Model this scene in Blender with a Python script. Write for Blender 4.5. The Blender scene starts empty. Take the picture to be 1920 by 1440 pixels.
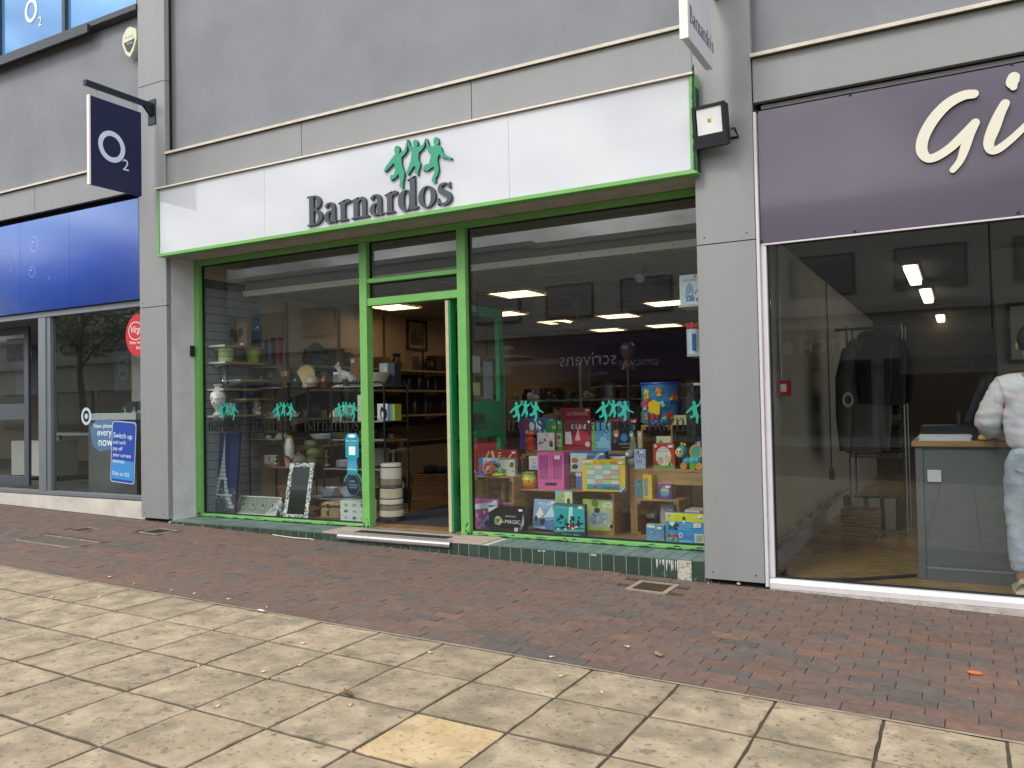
import bpy, bmesh, math, random
from mathutils import Vector, Matrix, Euler, noise
random.seed(7)
SC = bpy.context.scene
COL = SC.collection
rad = math.radians
# ------------------------------------------------------------------ camera
# world: X along the shop row, Y into the shops, Z up; pillar faces stand on Y=0
CAM = Vector((0, -6.0, 1.335)); FPX = 1534.4
YAW, PIT, ROL = rad(-28.764), rad(1.463), rad(-1.125)
_f = Vector((math.sin(YAW)*math.cos(PIT), math.cos(YAW)*math.cos(PIT), math.sin(PIT)))
_r0 = Vector((math.cos(YAW), -math.sin(YAW), 0)); _u0 = _r0.cross(_f)
_r = _r0*math.cos(ROL)+_u0*math.sin(ROL); _u = -_r0*math.sin(ROL)+_u0*math.cos(ROL)
cd = bpy.data.cameras.new('camera'); cam = bpy.data.objects.new('camera', cd); COL.objects.link(cam)
cd.sensor_width = 36; cd.lens = FPX/1920*36; cd.clip_start = .05; cd.clip_end = 900
mw = Matrix.Identity(4)
for i in range(3):
    mw[i][0] = _r[i]; mw[i][1] = _u[i]; mw[i][2] = -_f[i]; mw[i][3] = CAM[i]
cam.matrix_world = mw; SC.camera = cam
SC.render.resolution_x, SC.render.resolution_y = 1024, 768
# ------------------------------------------------------------------ sky, sun, exposure
SEEDX = 2.9
SUN_EL, SUN_AZ = rad(44), rad(198)      # azimuth clockwise from +Y
wd = bpy.data.worlds.new('World'); SC.world = wd; wd.use_nodes = True
nt = wd.node_tree; nt.nodes.clear()
def N(t, typ, **kw):
    n = t.nodes.new(typ)
    for k, v in kw.items(): setattr(n, k, v)
    return n
sky = N(nt, 'ShaderNodeTexSky', sky_type='NISHITA'); sky.sun_disc = False
sky.sun_elevation = SUN_EL; sky.sun_rotation = SUN_AZ; sky.air_density = 1.0; sky.dust_density = 1.5
tc = N(nt, 'ShaderNodeTexCoord'); mp = N(nt, 'ShaderNodeMapping'); mp.inputs['Scale'].default_value = (1, 1, 2.6); mp.inputs['Location'].default_value = (SEEDX, .4, .1)
nz = N(nt, 'ShaderNodeTexNoise'); nz.inputs['Scale'].default_value = 2.6; nz.inputs['Detail'].default_value = 8; nz.inputs['Roughness'].default_value = .58
rp = N(nt, 'ShaderNodeValToRGB'); rp.color_ramp.elements[0].position = .34; rp.color_ramp.elements[1].position = .52
nz2 = N(nt, 'ShaderNodeTexNoise'); nz2.inputs['Scale'].default_value = 4.5; nz2.inputs['Detail'].default_value = 6
rp2 = N(nt, 'ShaderNodeValToRGB')
rp2.color_ramp.elements[0].position = .32; rp2.color_ramp.elements[0].color = (20, 21, 22.6, 1)
rp2.color_ramp.elements[1].position = .62; rp2.color_ramp.elements[1].color = (50, 49.5, 48, 1)
mx = N(nt, 'ShaderNodeMixRGB'); bg = N(nt, 'ShaderNodeBackground'); bg.inputs['Strength'].default_value = .12
wo = N(nt, 'ShaderNodeOutputWorld')
L = nt.links.new
L(tc.outputs['Generated'], mp.inputs['Vector']); L(mp.outputs[0], nz.inputs['Vector']); L(mp.outputs[0], nz2.inputs['Vector'])
L(nz.outputs['Fac'], rp.inputs['Fac']); L(nz2.outputs['Fac'], rp2.inputs['Fac'])
L(rp.outputs['Color'], mx.inputs['Fac']); L(sky.outputs[0], mx.inputs['Color1']); L(rp2.outputs['Color'], mx.inputs['Color2'])
L(mx.outputs[0], bg.inputs['Color']); L(bg.outputs[0], wo.inputs['Surface'])
sl = bpy.data.lights.new('sun', 'SUN'); sl.energy = 3.0; sl.angle = rad(14); sl.color = (1, .95, .88)
so = bpy.data.objects.new('sun', sl); COL.objects.link(so); so.location = (-6, -12, 14)
sd = Vector((math.sin(SUN_AZ)*math.cos(SUN_EL), math.cos(SUN_AZ)*math.cos(SUN_EL), math.sin(SUN_EL)))
so.rotation_euler = sd.to_track_quat('Z', 'Y').to_euler()
vs = SC.view_settings; vs.view_transform = 'Standard'; vs.look = 'None'; vs.gamma = 1; vs.exposure = -.92
# ------------------------------------------------------------------ measuring helpers
def ray(px, py): return _f+_r*((px-960)/FPX)-_u*((py-720)/FPX)
def at(px, py, Y):
    d = ray(px, py); return CAM+d*((Y-CAM.y)/d.y)
def atx(px, py, X):
    d = ray(px, py); return CAM+d*((X-CAM.x)/d.x)
def atz(px, py, Z):
    d = ray(px, py); return CAM+d*((Z-CAM.z)/d.z)
def proj(p):
    v = Vector(p)-CAM; d = v.dot(_f)
    return (960+FPX*v.dot(_r)/d, 720-FPX*v.dot(_u)/d, d)
def gz(x): return -.0222*(x+1.5)          # the pavement falls gently to the right
# ------------------------------------------------------------------ materials
def C(h, a=1):
    h = h.lstrip('#'); o = []
    for i in (0, 2, 4):
        c = int(h[i:i+2], 16)/255; o.append(c/12.92 if c <= .04045 else ((c+.055)/1.055)**2.4)
    return (*o, a)
_M = {}
def M(name, col, rough=.5, metal=0, var=0, vs=4, bump=0, bs=60, spec=.5, emit=None, es=0, coat=0, det=4, rnd=0, tint=None, stretch=None):
    if name in _M: return _M[name]
    if isinstance(col, str): col = C(col)
    m = bpy.data.materials.new(name); m.use_nodes = True; t = m.node_tree; b = t.nodes['Principled BSDF']
    b.inputs['Base Color'].default_value = col; b.inputs['Roughness'].default_value = rough; b.inputs['Metallic'].default_value = metal
    b.inputs['Specular IOR Level'].default_value = spec; b.inputs['Coat Weight'].default_value = coat
    if emit is not None:
        b.inputs['Emission Color'].default_value = C(emit) if isinstance(emit, str) else emit; b.inputs['Emission Strength'].default_value = es
    l = t.links.new
    if var or bump or rnd:
        co = t.nodes.new('ShaderNodeTexCoord'); vec = co.outputs['Object']
        if rnd:
            oi = t.nodes.new('ShaderNodeObjectInfo'); ad = N(t, 'ShaderNodeVectorMath', operation='ADD'); sc = N(t, 'ShaderNodeVectorMath', operation='SCALE')
            cx = t.nodes.new('ShaderNodeCombineXYZ')
            for k in range(3): l(oi.outputs['Random'], cx.inputs[k])
            l(cx.outputs[0], sc.inputs[0]); sc.inputs['Scale'].default_value = 37.0
            l(vec, ad.inputs[0]); l(sc.outputs[0], ad.inputs[1]); vec = ad.outputs[0]
        if stretch:
            ma = t.nodes.new('ShaderNodeMapping'); ma.inputs['Scale'].default_value = stretch; l(vec, ma.inputs['Vector']); vec = ma.outputs[0]
        if var or rnd:
            n1 = t.nodes.new('ShaderNodeTexNoise'); n1.inputs['Scale'].default_value = vs; n1.inputs['Detail'].default_value = det; n1.inputs['Roughness'].default_value = .62
            l(vec, n1.inputs['Vector'])
            r1 = t.nodes.new('ShaderNodeValToRGB'); e = r1.color_ramp.elements
            e[0].position = .3; e[1].position = .7
            c2 = C(tint) if isinstance(tint, str) else (tint or tuple(c*(1-var) for c in col[:3])+(1,))
            e[0].color = c2; e[1].color = tuple(min(1, c*(1+var*.5)) for c in col[:3])+(1,)
            l(n1.outputs['Fac'], r1.inputs['Fac']); out = r1.outputs[0]
            if rnd:
                hs = t.nodes.new('ShaderNodeHueSaturation'); mr = t.nodes.new('ShaderNodeMapRange')
                mr.inputs['To Min'].default_value = 1-rnd; mr.inputs['To Max'].default_value = 1+rnd
                l(oi.outputs['Random'], mr.inputs['Value']); l(mr.outputs[0], hs.inputs['Value']); l(out, hs.inputs['Color']); out = hs.outputs[0]
            l(out, b.inputs['Base Color'])
        if bump:
            n2 = t.nodes.new('ShaderNodeTexNoise'); n2.inputs['Scale'].default_value = bs; n2.inputs['Detail'].default_value = 5
            l(vec, n2.inputs['Vector']); bp = t.nodes.new('ShaderNodeBump'); bp.inputs['Strength'].default_value = bump; bp.inputs['Distance'].default_value = .01
            l(n2.outputs['Fac'], bp.inputs['Height']); l(bp.outputs[0], b.inputs['Normal'])
    _M[name] = m; return m
def PM(h): return M('print '+h, h, .38, var=.05, vs=30)
def GL(name, tint='#ffffff', f0=.045, rough=0):
    """thin pane: mirror by Schlick, the rest passes straight on"""
    if name in _M: return _M[name]
    m = bpy.data.materials.new(name); m.use_nodes = True; t = m.node_tree; t.nodes.clear(); l = t.links.new
    lw = t.nodes.new('ShaderNodeLayerWeight'); lw.inputs['Blend'].default_value = .5
    pw = N(t, 'ShaderNodeMath', operation='POWER'); pw.inputs[1].default_value = 5; l(lw.outputs['Facing'], pw.inputs[0])
    ml = N(t, 'ShaderNodeMath', operation='MULTIPLY_ADD'); ml.inputs[1].default_value = 1-f0; ml.inputs[2].default_value = f0; l(pw.outputs[0], ml.inputs[0])
    tr = t.nodes.new('ShaderNodeBsdfTransparent'); tr.inputs[0].default_value = C(tint)
    g = t.nodes.new('ShaderNodeBsdfGlossy'); g.inputs['Roughness'].default_value = rough
    mi = t.nodes.new('ShaderNodeMixShader'); o = t.nodes.new('ShaderNodeOutputMaterial')
    l(ml.outputs[0], mi.inputs[0]); l(tr.outputs[0], mi.inputs[1]); l(g.outputs[0], mi.inputs[2]); l(mi.outputs[0], o.inputs[0])
    _M[name] = m; return m
# ------------------------------------------------------------------ mesh builder
_TXT = {}
def text_geo(s):
    if s in _TXT: return _TXT[s]
    cu = bpy.data.curves.new('t', 'FONT'); cu.body = s; cu.size = 1; cu.resolution_u = 3
    o = bpy.data.objects.new('t', cu); COL.objects.link(o); bpy.context.view_layer.update()
    me = bpy.data.meshes.new_from_object(o.evaluated_get(bpy.context.evaluated_depsgraph_get()))
    vs_ = [v.co.copy() for v in me.vertices]; fs = [tuple(p.vertices) for p in me.polygons]
    bpy.data.objects.remove(o); bpy.data.curves.remove(cu); bpy.data.meshes.remove(me)
    w = max((v.x for v in vs_), default=0); x0 = min((v.x for v in vs_), default=0)
    _TXT[s] = (vs_, fs, x0, w); return _TXT[s]
class MB:
    def __init__(s): s.v = []; s.f = []; s.m = []; s.mats = []; s.sm = []; s.X = None
    def mi(s, mat):
        if mat not in s.mats: s.mats.append(mat)
        return s.mats.index(mat)
    def add(s, vs_, fs, mat, smooth=False):
        n = len(s.v); i = s.mi(mat)
        for p in vs_: s.v.append(s.X @ Vector(p) if s.X else Vector(p))
        for f in fs: s.f.append(tuple(k+n for k in f)); s.m.append(i); s.sm.append(smooth)
        return s
    def box(s, x0, x1, y0, y1, z0, z1, mat, ch=0):
        if ch:
            c = ch; P = []
            for z, i in ((z0, c), (z0+c, 0), (z1-c, 0), (z1, c)):
                P += [(x0+i, y0+i, z), (x1-i, y0+i, z), (x1-i, y1-i, z), (x0+i, y1-i, z)]
            F = [(3, 2, 1, 0), (12, 13, 14, 15)]
            for k in range(3):
                for j in range(4): F.append((k*4+j, k*4+(j+1) % 4, k*4+4+(j+1) % 4, k*4+4+j))
            return s.add(P, F, mat)
        P = [(x0, y0, z0), (x1, y0, z0), (x1, y1, z0), (x0, y1, z0), (x0, y0, z1), (x1, y0, z1), (x1, y1, z1), (x0, y1, z1)]
        return s.add(P, [(3, 2, 1, 0), (4, 5, 6, 7), (0, 1, 5, 4), (1, 2, 6, 5), (2, 3, 7, 6), (3, 0, 4, 7)], mat)
    def cyl(s, a, b, r0, r1=None, mat=None, n=12, caps=True, smooth=True):
        a = Vector(a); b = Vector(b); r1 = r0 if r1 is None else r1; d = (b-a).normalized()
        q = d.orthogonal().normalized(); w = d.cross(q); P = []
        for c, r in ((a, r0), (b, r1)):
            for k in range(n):
                t = 2*math.pi*k/n; P.append(c+(q*math.cos(t)+w*math.sin(t))*r)
        s.add(P, [(k, (k+1) % n, n+(k+1) % n, n+k) for k in range(n)], mat, smooth)
        if caps: s.add(P, [tuple(range(n-1, -1, -1)), tuple(range(n, 2*n))], mat)
        return s
    def tube(s, pts, r, mat, n=8, closed=False):
        pts = [Vector(p) for p in pts]; m = len(pts); P = []; q = None
        rs = r if isinstance(r, (list, tuple)) else [r]*m
        for i in range(m):
            a = pts[(i-1) % m] if (closed or i) else pts[0]; b = pts[(i+1) % m] if (closed or i < m-1) else pts[-1]
            d = (b-a).normalized()
            if q is None: q = d.orthogonal().normalized()
            q = (q-d*q.dot(d)).normalized(); w = d.cross(q)
            for k in range(n):
                t = 2*math.pi*k/n; P.append(pts[i]+(q*math.cos(t)+w*math.sin(t))*rs[i])
        F = []
        for i in range(m if closed else m-1):
            j = (i+1) % m
            F += [(i*n+k, i*n+(k+1) % n, j*n+(k+1) % n, j*n+k) for k in range(n)]
        s.add(P, F, mat, True)
        if not closed: s.add(P, [tuple(range(n-1, -1, -1)), tuple(range((m-1)*n, m*n))], mat)
        return s
    def lathe(s, prof, mat, c=(0, 0, 0), n=20, sx=1, sy=1, smooth=True, mats=None):
        P = []
        for r, z in prof:
            for k in range(n):
                t = 2*math.pi*k/n; P.append((c[0]+r*sx*math.cos(t), c[1]+r*sy*math.sin(t), c[2]+z))
        for i in range(len(prof)-1):
            s.add([P[i*n+k] for k in range(n)]+[P[(i+1)*n+k] for k in range(n)], [(k, (k+1) % n, n+(k+1) % n, n+k) for k in range(n)], mats[i] if mats else mat, smooth)
        for i, rev in ((0, True), (len(prof)-1, False)):
            if prof[i][0] > 1e-4:
                ring = [P[i*n+k] for k in range(n)]
                s.add(ring, [tuple(range(n-1, -1, -1)) if rev else tuple(range(n))], (mats[min(i, len(prof)-2)] if mats else mat))
        return s
    def ball(s, c, r, mat, n=14, m=8):
        r = (r, r, r) if not isinstance(r, (tuple, list)) else r; P = []
        for i in range(m+1):
            a = -math.pi/2+math.pi*i/m
            for k in range(n):
                t = 2*math.pi*k/n; P.append((c[0]+r[0]*math.cos(a)*math.cos(t), c[1]+r[1]*math.cos(a)*math.sin(t), c[2]+r[2]*math.sin(a)))
        return s.add(P, [(i*n+k, i*n+(k+1) % n, (i+1)*n+(k+1) % n, (i+1)*n+k) for i in range(m) for k in range(n)], mat, True)
    def prism(s, poly, y0, y1, mat, side=None, axis='y'):
        """polygon in x,z extruded from y0 (front, towards -y) to y1"""
        A = sum(poly[i][0]*poly[(i+1) % len(poly)][1]-poly[(i+1) % len(poly)][0]*poly[i][1] for i in range(len(poly)))
        if A < 0: poly = poly[::-1]
        n = len(poly)
        mk = (lambda p, y: (p[0], y, p[1])) if axis == 'y' else ((lambda p, y: (y, p[0], p[1])) if axis == 'x' else (lambda p, y: (p[0], p[1], y)))
        P = [mk(p, y0) for p in poly]+[mk(p, y1) for p in poly]
        s.add(P, [tuple(range(n))], mat)
        s.add(P, [tuple(range(2*n-1, n-1, -1))]+[((k+1) % n, k, n+k, n+(k+1) % n) for k in range(n)], side or mat)
        return s
    def quad(s, pts, mat): return s.add(pts, [tuple(range(len(pts)))], mat)
    def ring(s, c, ro, ri, y0, y1, mat, n=36, ci=None, a0=0, a1=2*math.pi, side=None):
        """flat elliptical ring in x,z extruded in y; ro, ri = (rx, rz)"""
        ci = ci or c; full = abs(a1-a0-2*math.pi) < 1e-6; P = []
        k_ = n if full else n+1
        for y in (y0, y1):
            for cc, r in ((c, ro), (ci, ri)):
                for k in range(k_):
                    t = a0+(a1-a0)*k/n; P.append((cc[0]+r[0]*math.cos(t), y, cc[1]+r[1]*math.sin(t)))
        F = []; S = []
        for k in range(n):
            j = (k+1) % k_
            F.append((k, j, k_+j, k_+k)); S += [(2*k_+k, 3*k_+k, 3*k_+j, 2*k_+j), (j, k, 2*k_+k, 2*k_+j), (k_+k, k_+j, 3*k_+j, 3*k_+k)]
        s.add(P, [f[::-1] for f in F], mat); s.add(P, S, side or mat); return s
    def text(s, txt, x, z, size, mat, y=0, align='c', sx=1, depth=0, face='front', mirror=False, bold=0, shear=0):
        vs_, fs, x0, w = text_geo(txt); wd_ = (w-x0)*size*sx
        ox = {'c': -wd_/2, 'l': 0, 'r': -wd_}[align]
        P = [(x+ox+(v.x-x0)*size*sx+v.y*size*shear, y, z+v.y*size) for v in vs_]
        s.add(P, fs, mat)
        if depth:
            edges = {}
            for f in fs:
                for a, b in zip(f, f[1:]+f[:1]):
                    if (b, a) in edges: del edges[(b, a)]
                    else: edges[(a, b)] = 1
            n = len(P); Q = P+[(p[0], p[1]+depth, p[2]) for p in P]
            s.add(Q, [(b, a, a+n, b+n) for a, b in edges], mat)
        return s
    def mesh(s, name):
        me = bpy.data.meshes.new(name); me.from_pydata([tuple(v) for v in s.v], [], s.f)
        for m in s.mats: me.materials.append(m)
        me.polygons.foreach_set('material_index', s.m); me.polygons.foreach_set('use_smooth', s.sm); me.update(); return me
    def build(s, name, parent=None, loc=(0, 0, 0), rz=0, rot=None):
        return link(name, s.mesh(name), parent, loc, rz, rot)
def link(name, me, parent=None, loc=(0, 0, 0), rz=0, rot=None):
    o = bpy.data.objects.new(name, me); COL.objects.link(o); o.location = loc; o.rotation_euler = rot or (0, 0, rz); o.parent = parent; return o
def tag(o, label=None, cat=None, group=None, kind=None):
    for k, v in (('label', label), ('category', cat), ('group', group), ('kind', kind)):
        if v: o[k] = v
    return o
def T(name, label, cat, loc=(0, 0, 0), rz=0, group=None, rot=None):
    o = link(name, None, None, loc, rz, rot); return tag(o, label, cat, group)
def bx(name, x0, x1, y0, y1, z0, z1, mat, parent=None, ch=0, loc=(0, 0, 0)):
    return MB().box(x0, x1, y0, y1, z0, z1, mat, ch).build(name, parent, loc)
def catmull(pts, n=6):
    o = []; P = [pts[0]]+list(pts)+[pts[-1]]
    for i in range(1, len(P)-2):
        for k in range(n):
            t = k/n; r = []
            for a in range(len(pts[0])):
                p0, p1, p2, p3 = (P[i+j][a] for j in (-1, 0, 1, 2))
                r.append(.5*(2*p1+(p2-p0)*t+(2*p0-5*p1+4*p2-p3)*t*t+(3*p1-p0-3*p2+p3)*t**3))
            o.append(tuple(r))
    o.append(tuple(pts[-1])); return o
def ribbon(pts, cap=4):
    """pts (x, z, halfwidth) -> outline polygon with round ends"""
    Lp = []; Rp = []; n = len(pts)
    for i in range(n):
        a = pts[max(0, i-1)]; b = pts[min(n-1, i+1)]; dx, dz = b[0]-a[0], b[1]-a[1]; l = math.hypot(dx, dz) or 1
        nx, nz_ = -dz/l, dx/l; x, z, w = pts[i]
        Lp.append((x+nx*w, z+nz_*w)); Rp.append((x-nx*w, z-nz_*w))
    def capp(i, sgn):
        a = pts[0] if i == 0 else pts[-2]; b = pts[1] if i == 0 else pts[-1]; an = math.atan2(b[1]-a[1], b[0]-a[0]); x, z, w = pts[i]
        return [(x+w*math.cos(an+sgn*(math.pi/2-math.pi*k/(cap+1))), z+w*math.sin(an+sgn*(math.pi/2-math.pi*k/(cap+1)))) for k in range(1, cap+1)]
    if not cap: return Lp+Rp[::-1]
    return Lp+capp(-1, 1)+Rp[::-1]+[(2*pts[0][0]-x, 2*pts[0][1]-z) for x, z in capp(0, 1)]
def strip(mb, pts, y0, y1, mat, side=None):
    """extruded ribbon built from quads, for bent strokes"""
    n = len(pts); Lp = []; Rp = []
    for i in range(n):
        a = pts[max(0, i-1)]; b = pts[min(n-1, i+1)]; dx, dz = b[0]-a[0], b[1]-a[1]; l = math.hypot(dx, dz) or 1
        nx, nz_ = -dz/l, dx/l; x, z, w = pts[i]; Lp.append((x+nx*w, z+nz_*w)); Rp.append((x-nx*w, z-nz_*w))
    P = [(p[0], y, p[1]) for y in (y0, y1) for q in (Lp, Rp) for p in q]
    F = [(i, n+i, n+i+1, i+1) for i in range(n-1)]
    S = []
    for i in range(n-1): S += [(i+1, 2*n+i+1, 2*n+i, i)[::-1], (n+i, 3*n+i, 3*n+i+1, n+i+1)[::-1]]
    S += [(0, 2*n, 3*n, n), (n-1, 2*n-1, 4*n-1, 3*n-1)]
    mb.add(P, F, mat); mb.add(P, S, side or mat)
# serif lettering ----------------------------------------------------------
def glyph(mb, ch, ox, oz, h, sx, mat, y0, y1, side=None, wt=1):
    """one serif letter, cap height h; returns advance. Pieces step back .2 mm so no faces coincide"""
    st = [0]; w = .085*wt; th = .030*wt; xh = .665
    def yy(): st[0] += 1; return y0+.0002*st[0]
    Xf = lambda x: ox+x*h*sx
    Zf = lambda z: oz+z*h
    def rect(x0, z0, x1, z1): mb.prism([(Xf(x0), Zf(z0)), (Xf(x1), Zf(z0)), (Xf(x1), Zf(z1)), (Xf(x0), Zf(z1))], yy(), y1, mat, side)
    def poly(p): mb.prism([(Xf(a), Zf(b)) for a, b in p], yy(), y1, mat, side)
    def ring(cx, cz, rx, rz, ix, iz, dx=0, a0=0, a1=2*math.pi): mb.ring((Xf(cx), Zf(cz)), (rx*h*sx, rz*h), (ix*h*sx, iz*h), yy(), y1, mat, 28, (Xf(cx+dx), Zf(cz)), a0, a1, side)
    def stroke(p): strip(mb, [(Xf(a), Zf(b), c*h) for a, b, c in catmull(p, 6)], yy(), y1, mat, side)
    s = .05*wt
    if ch == 'B':
        rect(.10, 0, .10+2*w, 1); rect(.02, 0, .30, s); rect(.02, 1-s, .30, 1)
        ring(.28, .755, .27, .245, .27-2*w*.95, .245-s, 0, -math.pi/2, math.pi/2); ring(.28, .265, .32, .265, .32-2*w, .265-s, 0, -math.pi/2, math.pi/2); return .66
    if ch == 'a':
        ring(.20, .20, .20, .205, .20-1.7*w, .205-th*1.3, .02, math.pi*.25, math.pi*1.75)
        stroke([(.06, .52, .06*wt), (.12, .62, .045*wt), (.22, .645, .03*wt), (.31, .60, .06*wt), (.335, .5, w), (.335, .3, w), (.345, .1, w), (.40, .03, .05*wt), (.46, .05, .02*wt)])
        stroke([(.33, .40, .02*wt), (.22, .385, .025*wt), (.13, .33, .05*wt)]); return .50
    if ch == 'r':
        rect(.10, 0, .10+2*w, .63); rect(.02, 0, .36, s); poly([(.0, .58), (.10, .60), (.10+2*w, xh+.02), (.10, xh-.03)])
        stroke([(.22, .44, .03), (.28, .58, .04*wt), (.36, .635, .06*wt), (.43, .58, .065*wt)]); return .47
    if ch == 'n':
        rect(.10, 0, .10+2*w, .63); rect(.02, 0, .33, s); poly([(.0, .58), (.10, .60), (.10+2*w, xh+.02), (.10, xh-.03)])
        stroke([(.24, .50, .02), (.31, .60, .035*wt), (.40, .63, .05*wt), (.465, .56, w*.95), (.475, .42, w), (.475, .0, w)]); rect(.345, 0, .64, s); return .67
    if ch == 'd':
        ring(.25, .32, .25, .34, .25-1.9*w, .34-th*1.2, .03); rect(.40, .04, .40+2*w, .97); poly([(.30, .93), (.40, .95), (.40+2*w, 1.04), (.40, .985)])
        poly([(.40, 0), (.40+2*w, .0), (.66, .03), (.66, .03+s), (.40, .075)]); return .67
    if ch == 'o': ring(.28, .32, .28, .34, .28-1.9*w, .34-th*1.2); return .60
    if ch == 's':
        stroke([(.40, .50, .03*wt), (.33, .61, .03*wt), (.22, .635, .035*wt), (.11, .58, .06*wt), (.10, .46, w), (.22, .36, w*1.1), (.36, .26, w*1.1), (.385, .14, w*.9), (.29, .04, .05*wt), (.17, .02, .035*wt), (.06, .10, .04*wt), (.03, .20, .025*wt)])
        rect(.385, .46, .415, .66); rect(.02, .0, .05, .22); return .46
    if ch == "'": poly([(.03, 1), (.12, 1), (.09, .76), (.06, .76)]); return .16
    return .3
def serif_word(mb, word, x, z, h, sx, mat, y0, y1, side=None, wt=1):
    for c in word: x += glyph(mb, c, x, z, h, sx, mat, y0, y1, side, wt)*h*sx
    return x
# three dancing figures, traced on the board and turned into metres about their centre
_FIG = [((1102, 332, 27, 45), [(1085, 375), (1062, 400), (1030, 445), (990, 500), (968, 545), (985, 550), (1020, 515), (1070, 460), (1080, 490), (1085, 530), (1075, 570), (1055, 585), (1035, 578), (1035, 610), (1040, 640), (1062, 625), (1090, 605), (1115, 570), (1125, 600), (1135, 640), (1125, 690), (1140, 708), (1165, 708), (1160, 670), (1172, 610), (1178, 560), (1160, 515), (1150, 480), (1145, 420), (1150, 400), (1180, 375), (1200, 340), (1212, 262), (1208, 226), (1198, 240), (1185, 300), (1175, 335), (1140, 355), (1115, 372)]),
 ((1285, 265, 25, 38), [(1265, 300), (1240, 305), (1228, 275), (1217, 232), (1214, 245), (1214, 290), (1222, 330), (1250, 350), (1245, 390), (1240, 430), (1225, 480), (1200, 545), (1200, 570), (1212, 585), (1225, 560), (1270, 490), (1285, 500), (1290, 520), (1280, 560), (1300, 582), (1318, 580), (1312, 555), (1330, 500), (1335, 465), (1315, 425), (1318, 360), (1350, 330), (1376, 290), (1386, 240), (1385, 217), (1376, 240), (1362, 275), (1330, 295), (1305, 300)]),
 ((1492, 245, 27, 43), [(1470, 285), (1435, 310), (1418, 280), (1404, 225), (1392, 215), (1389, 250), (1400, 310), (1410, 350), (1435, 355), (1440, 390), (1430, 430), (1420, 470), (1385, 475), (1365, 500), (1360, 540), (1375, 535), (1400, 545), (1450, 505), (1470, 500), (1475, 550), (1455, 610), (1445, 640), (1470, 660), (1488, 655), (1485, 620), (1510, 570), (1520, 520), (1510, 470), (1505, 420), (1520, 370), (1545, 405), (1600, 415), (1640, 430), (1650, 415), (1635, 400), (1580, 380), (1555, 350), (1545, 310), (1525, 285)])]
def _w(p): q = at(540+p[0]/5.333, 220+p[1]/5.333, -.1); return (q.x, q.z)
FIGC = _w((1300, 450)); FIGS = []
for (hx, hy, hr, hv), pl in _FIG:
    bd = [(a-FIGC[0], b-FIGC[1]) for a, b in map(_w, pl)]
    hd = [(a-FIGC[0], b-FIGC[1]) for a, b in (_w((hx+hr*math.cos(t*.4488), hy+hv*math.sin(t*.4488))) for t in range(14))]
    FIGS.append((hd, bd))
def figures(mb, x, z, sc, mat, y0, y1, side=None):
    for hd, bd in FIGS:
        for k, pl in enumerate((hd, bd)): mb.prism([(x+a*sc, z+b*sc) for a, b in pl], y0+.0003*k, y1, mat, side)
# ================================================================== SETTING: ground, paving
m_dirt = M('joint dirt', '#4a4237', .95, var=.5, vs=9, bump=.6, bs=90)
g = MB()
xs = [-320, -26, 20, 320]; zz = [gz(-26)-.008, gz(-26)-.008, gz(20)-.008, gz(20)-.008]
for k in range(3): g.quad([(xs[k], -320, zz[k]), (xs[k+1], -320, zz[k+1]), (xs[k+1], .3, zz[k+1]), (xs[k], .3, zz[k])], m_dirt)
tag(g.build('ground'), 'dark earthy bed under the paving', 'ground', kind='structure')
# yellow riven flagstones, each its own slab
PIT_X, PIT_Y, FX0, FY0 = .4445, .4425, -1.217, -2.185
m_flag = M('riven sandstone flag', '#a4957e', .9, var=.2, vs=6.5, bump=.55, bs=22, det=9, rnd=.10, tint='#7d705c')
m_flagnew = M('clean sandstone flag', '#b8a584', .9, var=.16, vs=4, bump=.45, bs=18, det=8, tint='#a78c62')
def add_stains(m):
    t = m.node_tree; l = t.links.new; b = t.nodes['Principled BSDF']
    src = b.inputs['Base Color'].links[0].from_socket; vec = [n for n in t.nodes if n.bl_idname == 'ShaderNodeTexNoise'][0].inputs['Vector'].links[0].from_socket
    for sc_, lo, hi, colr, amt in ((13, .62, .70, '#544c42', .6), (4.2, .50, .66, '#6f6857', .65), (42, .60, .68, '#4f493f', .65), (30, .60, .72, '#bdae8e', .25)):
        n = t.nodes.new('ShaderNodeTexNoise'); n.inputs['Scale'].default_value = sc_; n.inputs['Detail'].default_value = 3
        of = N(t, 'ShaderNodeVectorMath', operation='ADD'); of.inputs[1].default_value = (sc_, 3, 7); l(vec, of.inputs[0]); l(of.outputs[0], n.inputs['Vector'])
        r = t.nodes.new('ShaderNodeMapRange'); r.inputs['From Min'].default_value = lo; r.inputs['From Max'].default_value = hi; r.inputs['To Max'].default_value = amt; l(n.outputs['Fac'], r.inputs['Value'])
        x = t.nodes.new('ShaderNodeMixRGB'); x.inputs['Color2'].default_value = C(colr); l(r.outputs[0], x.inputs['Fac']); l(src, x.inputs['Color1']); src = x.outputs[0]
    l(src, b.inputs['Base Color'])
add_stains(m_flag); add_stains(m_flagnew)
pave = link('flagstone_paving', None); tag(pave, 'weathered yellow riven flagstone paving laid in a square grid', 'paving', kind='structure')
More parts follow.
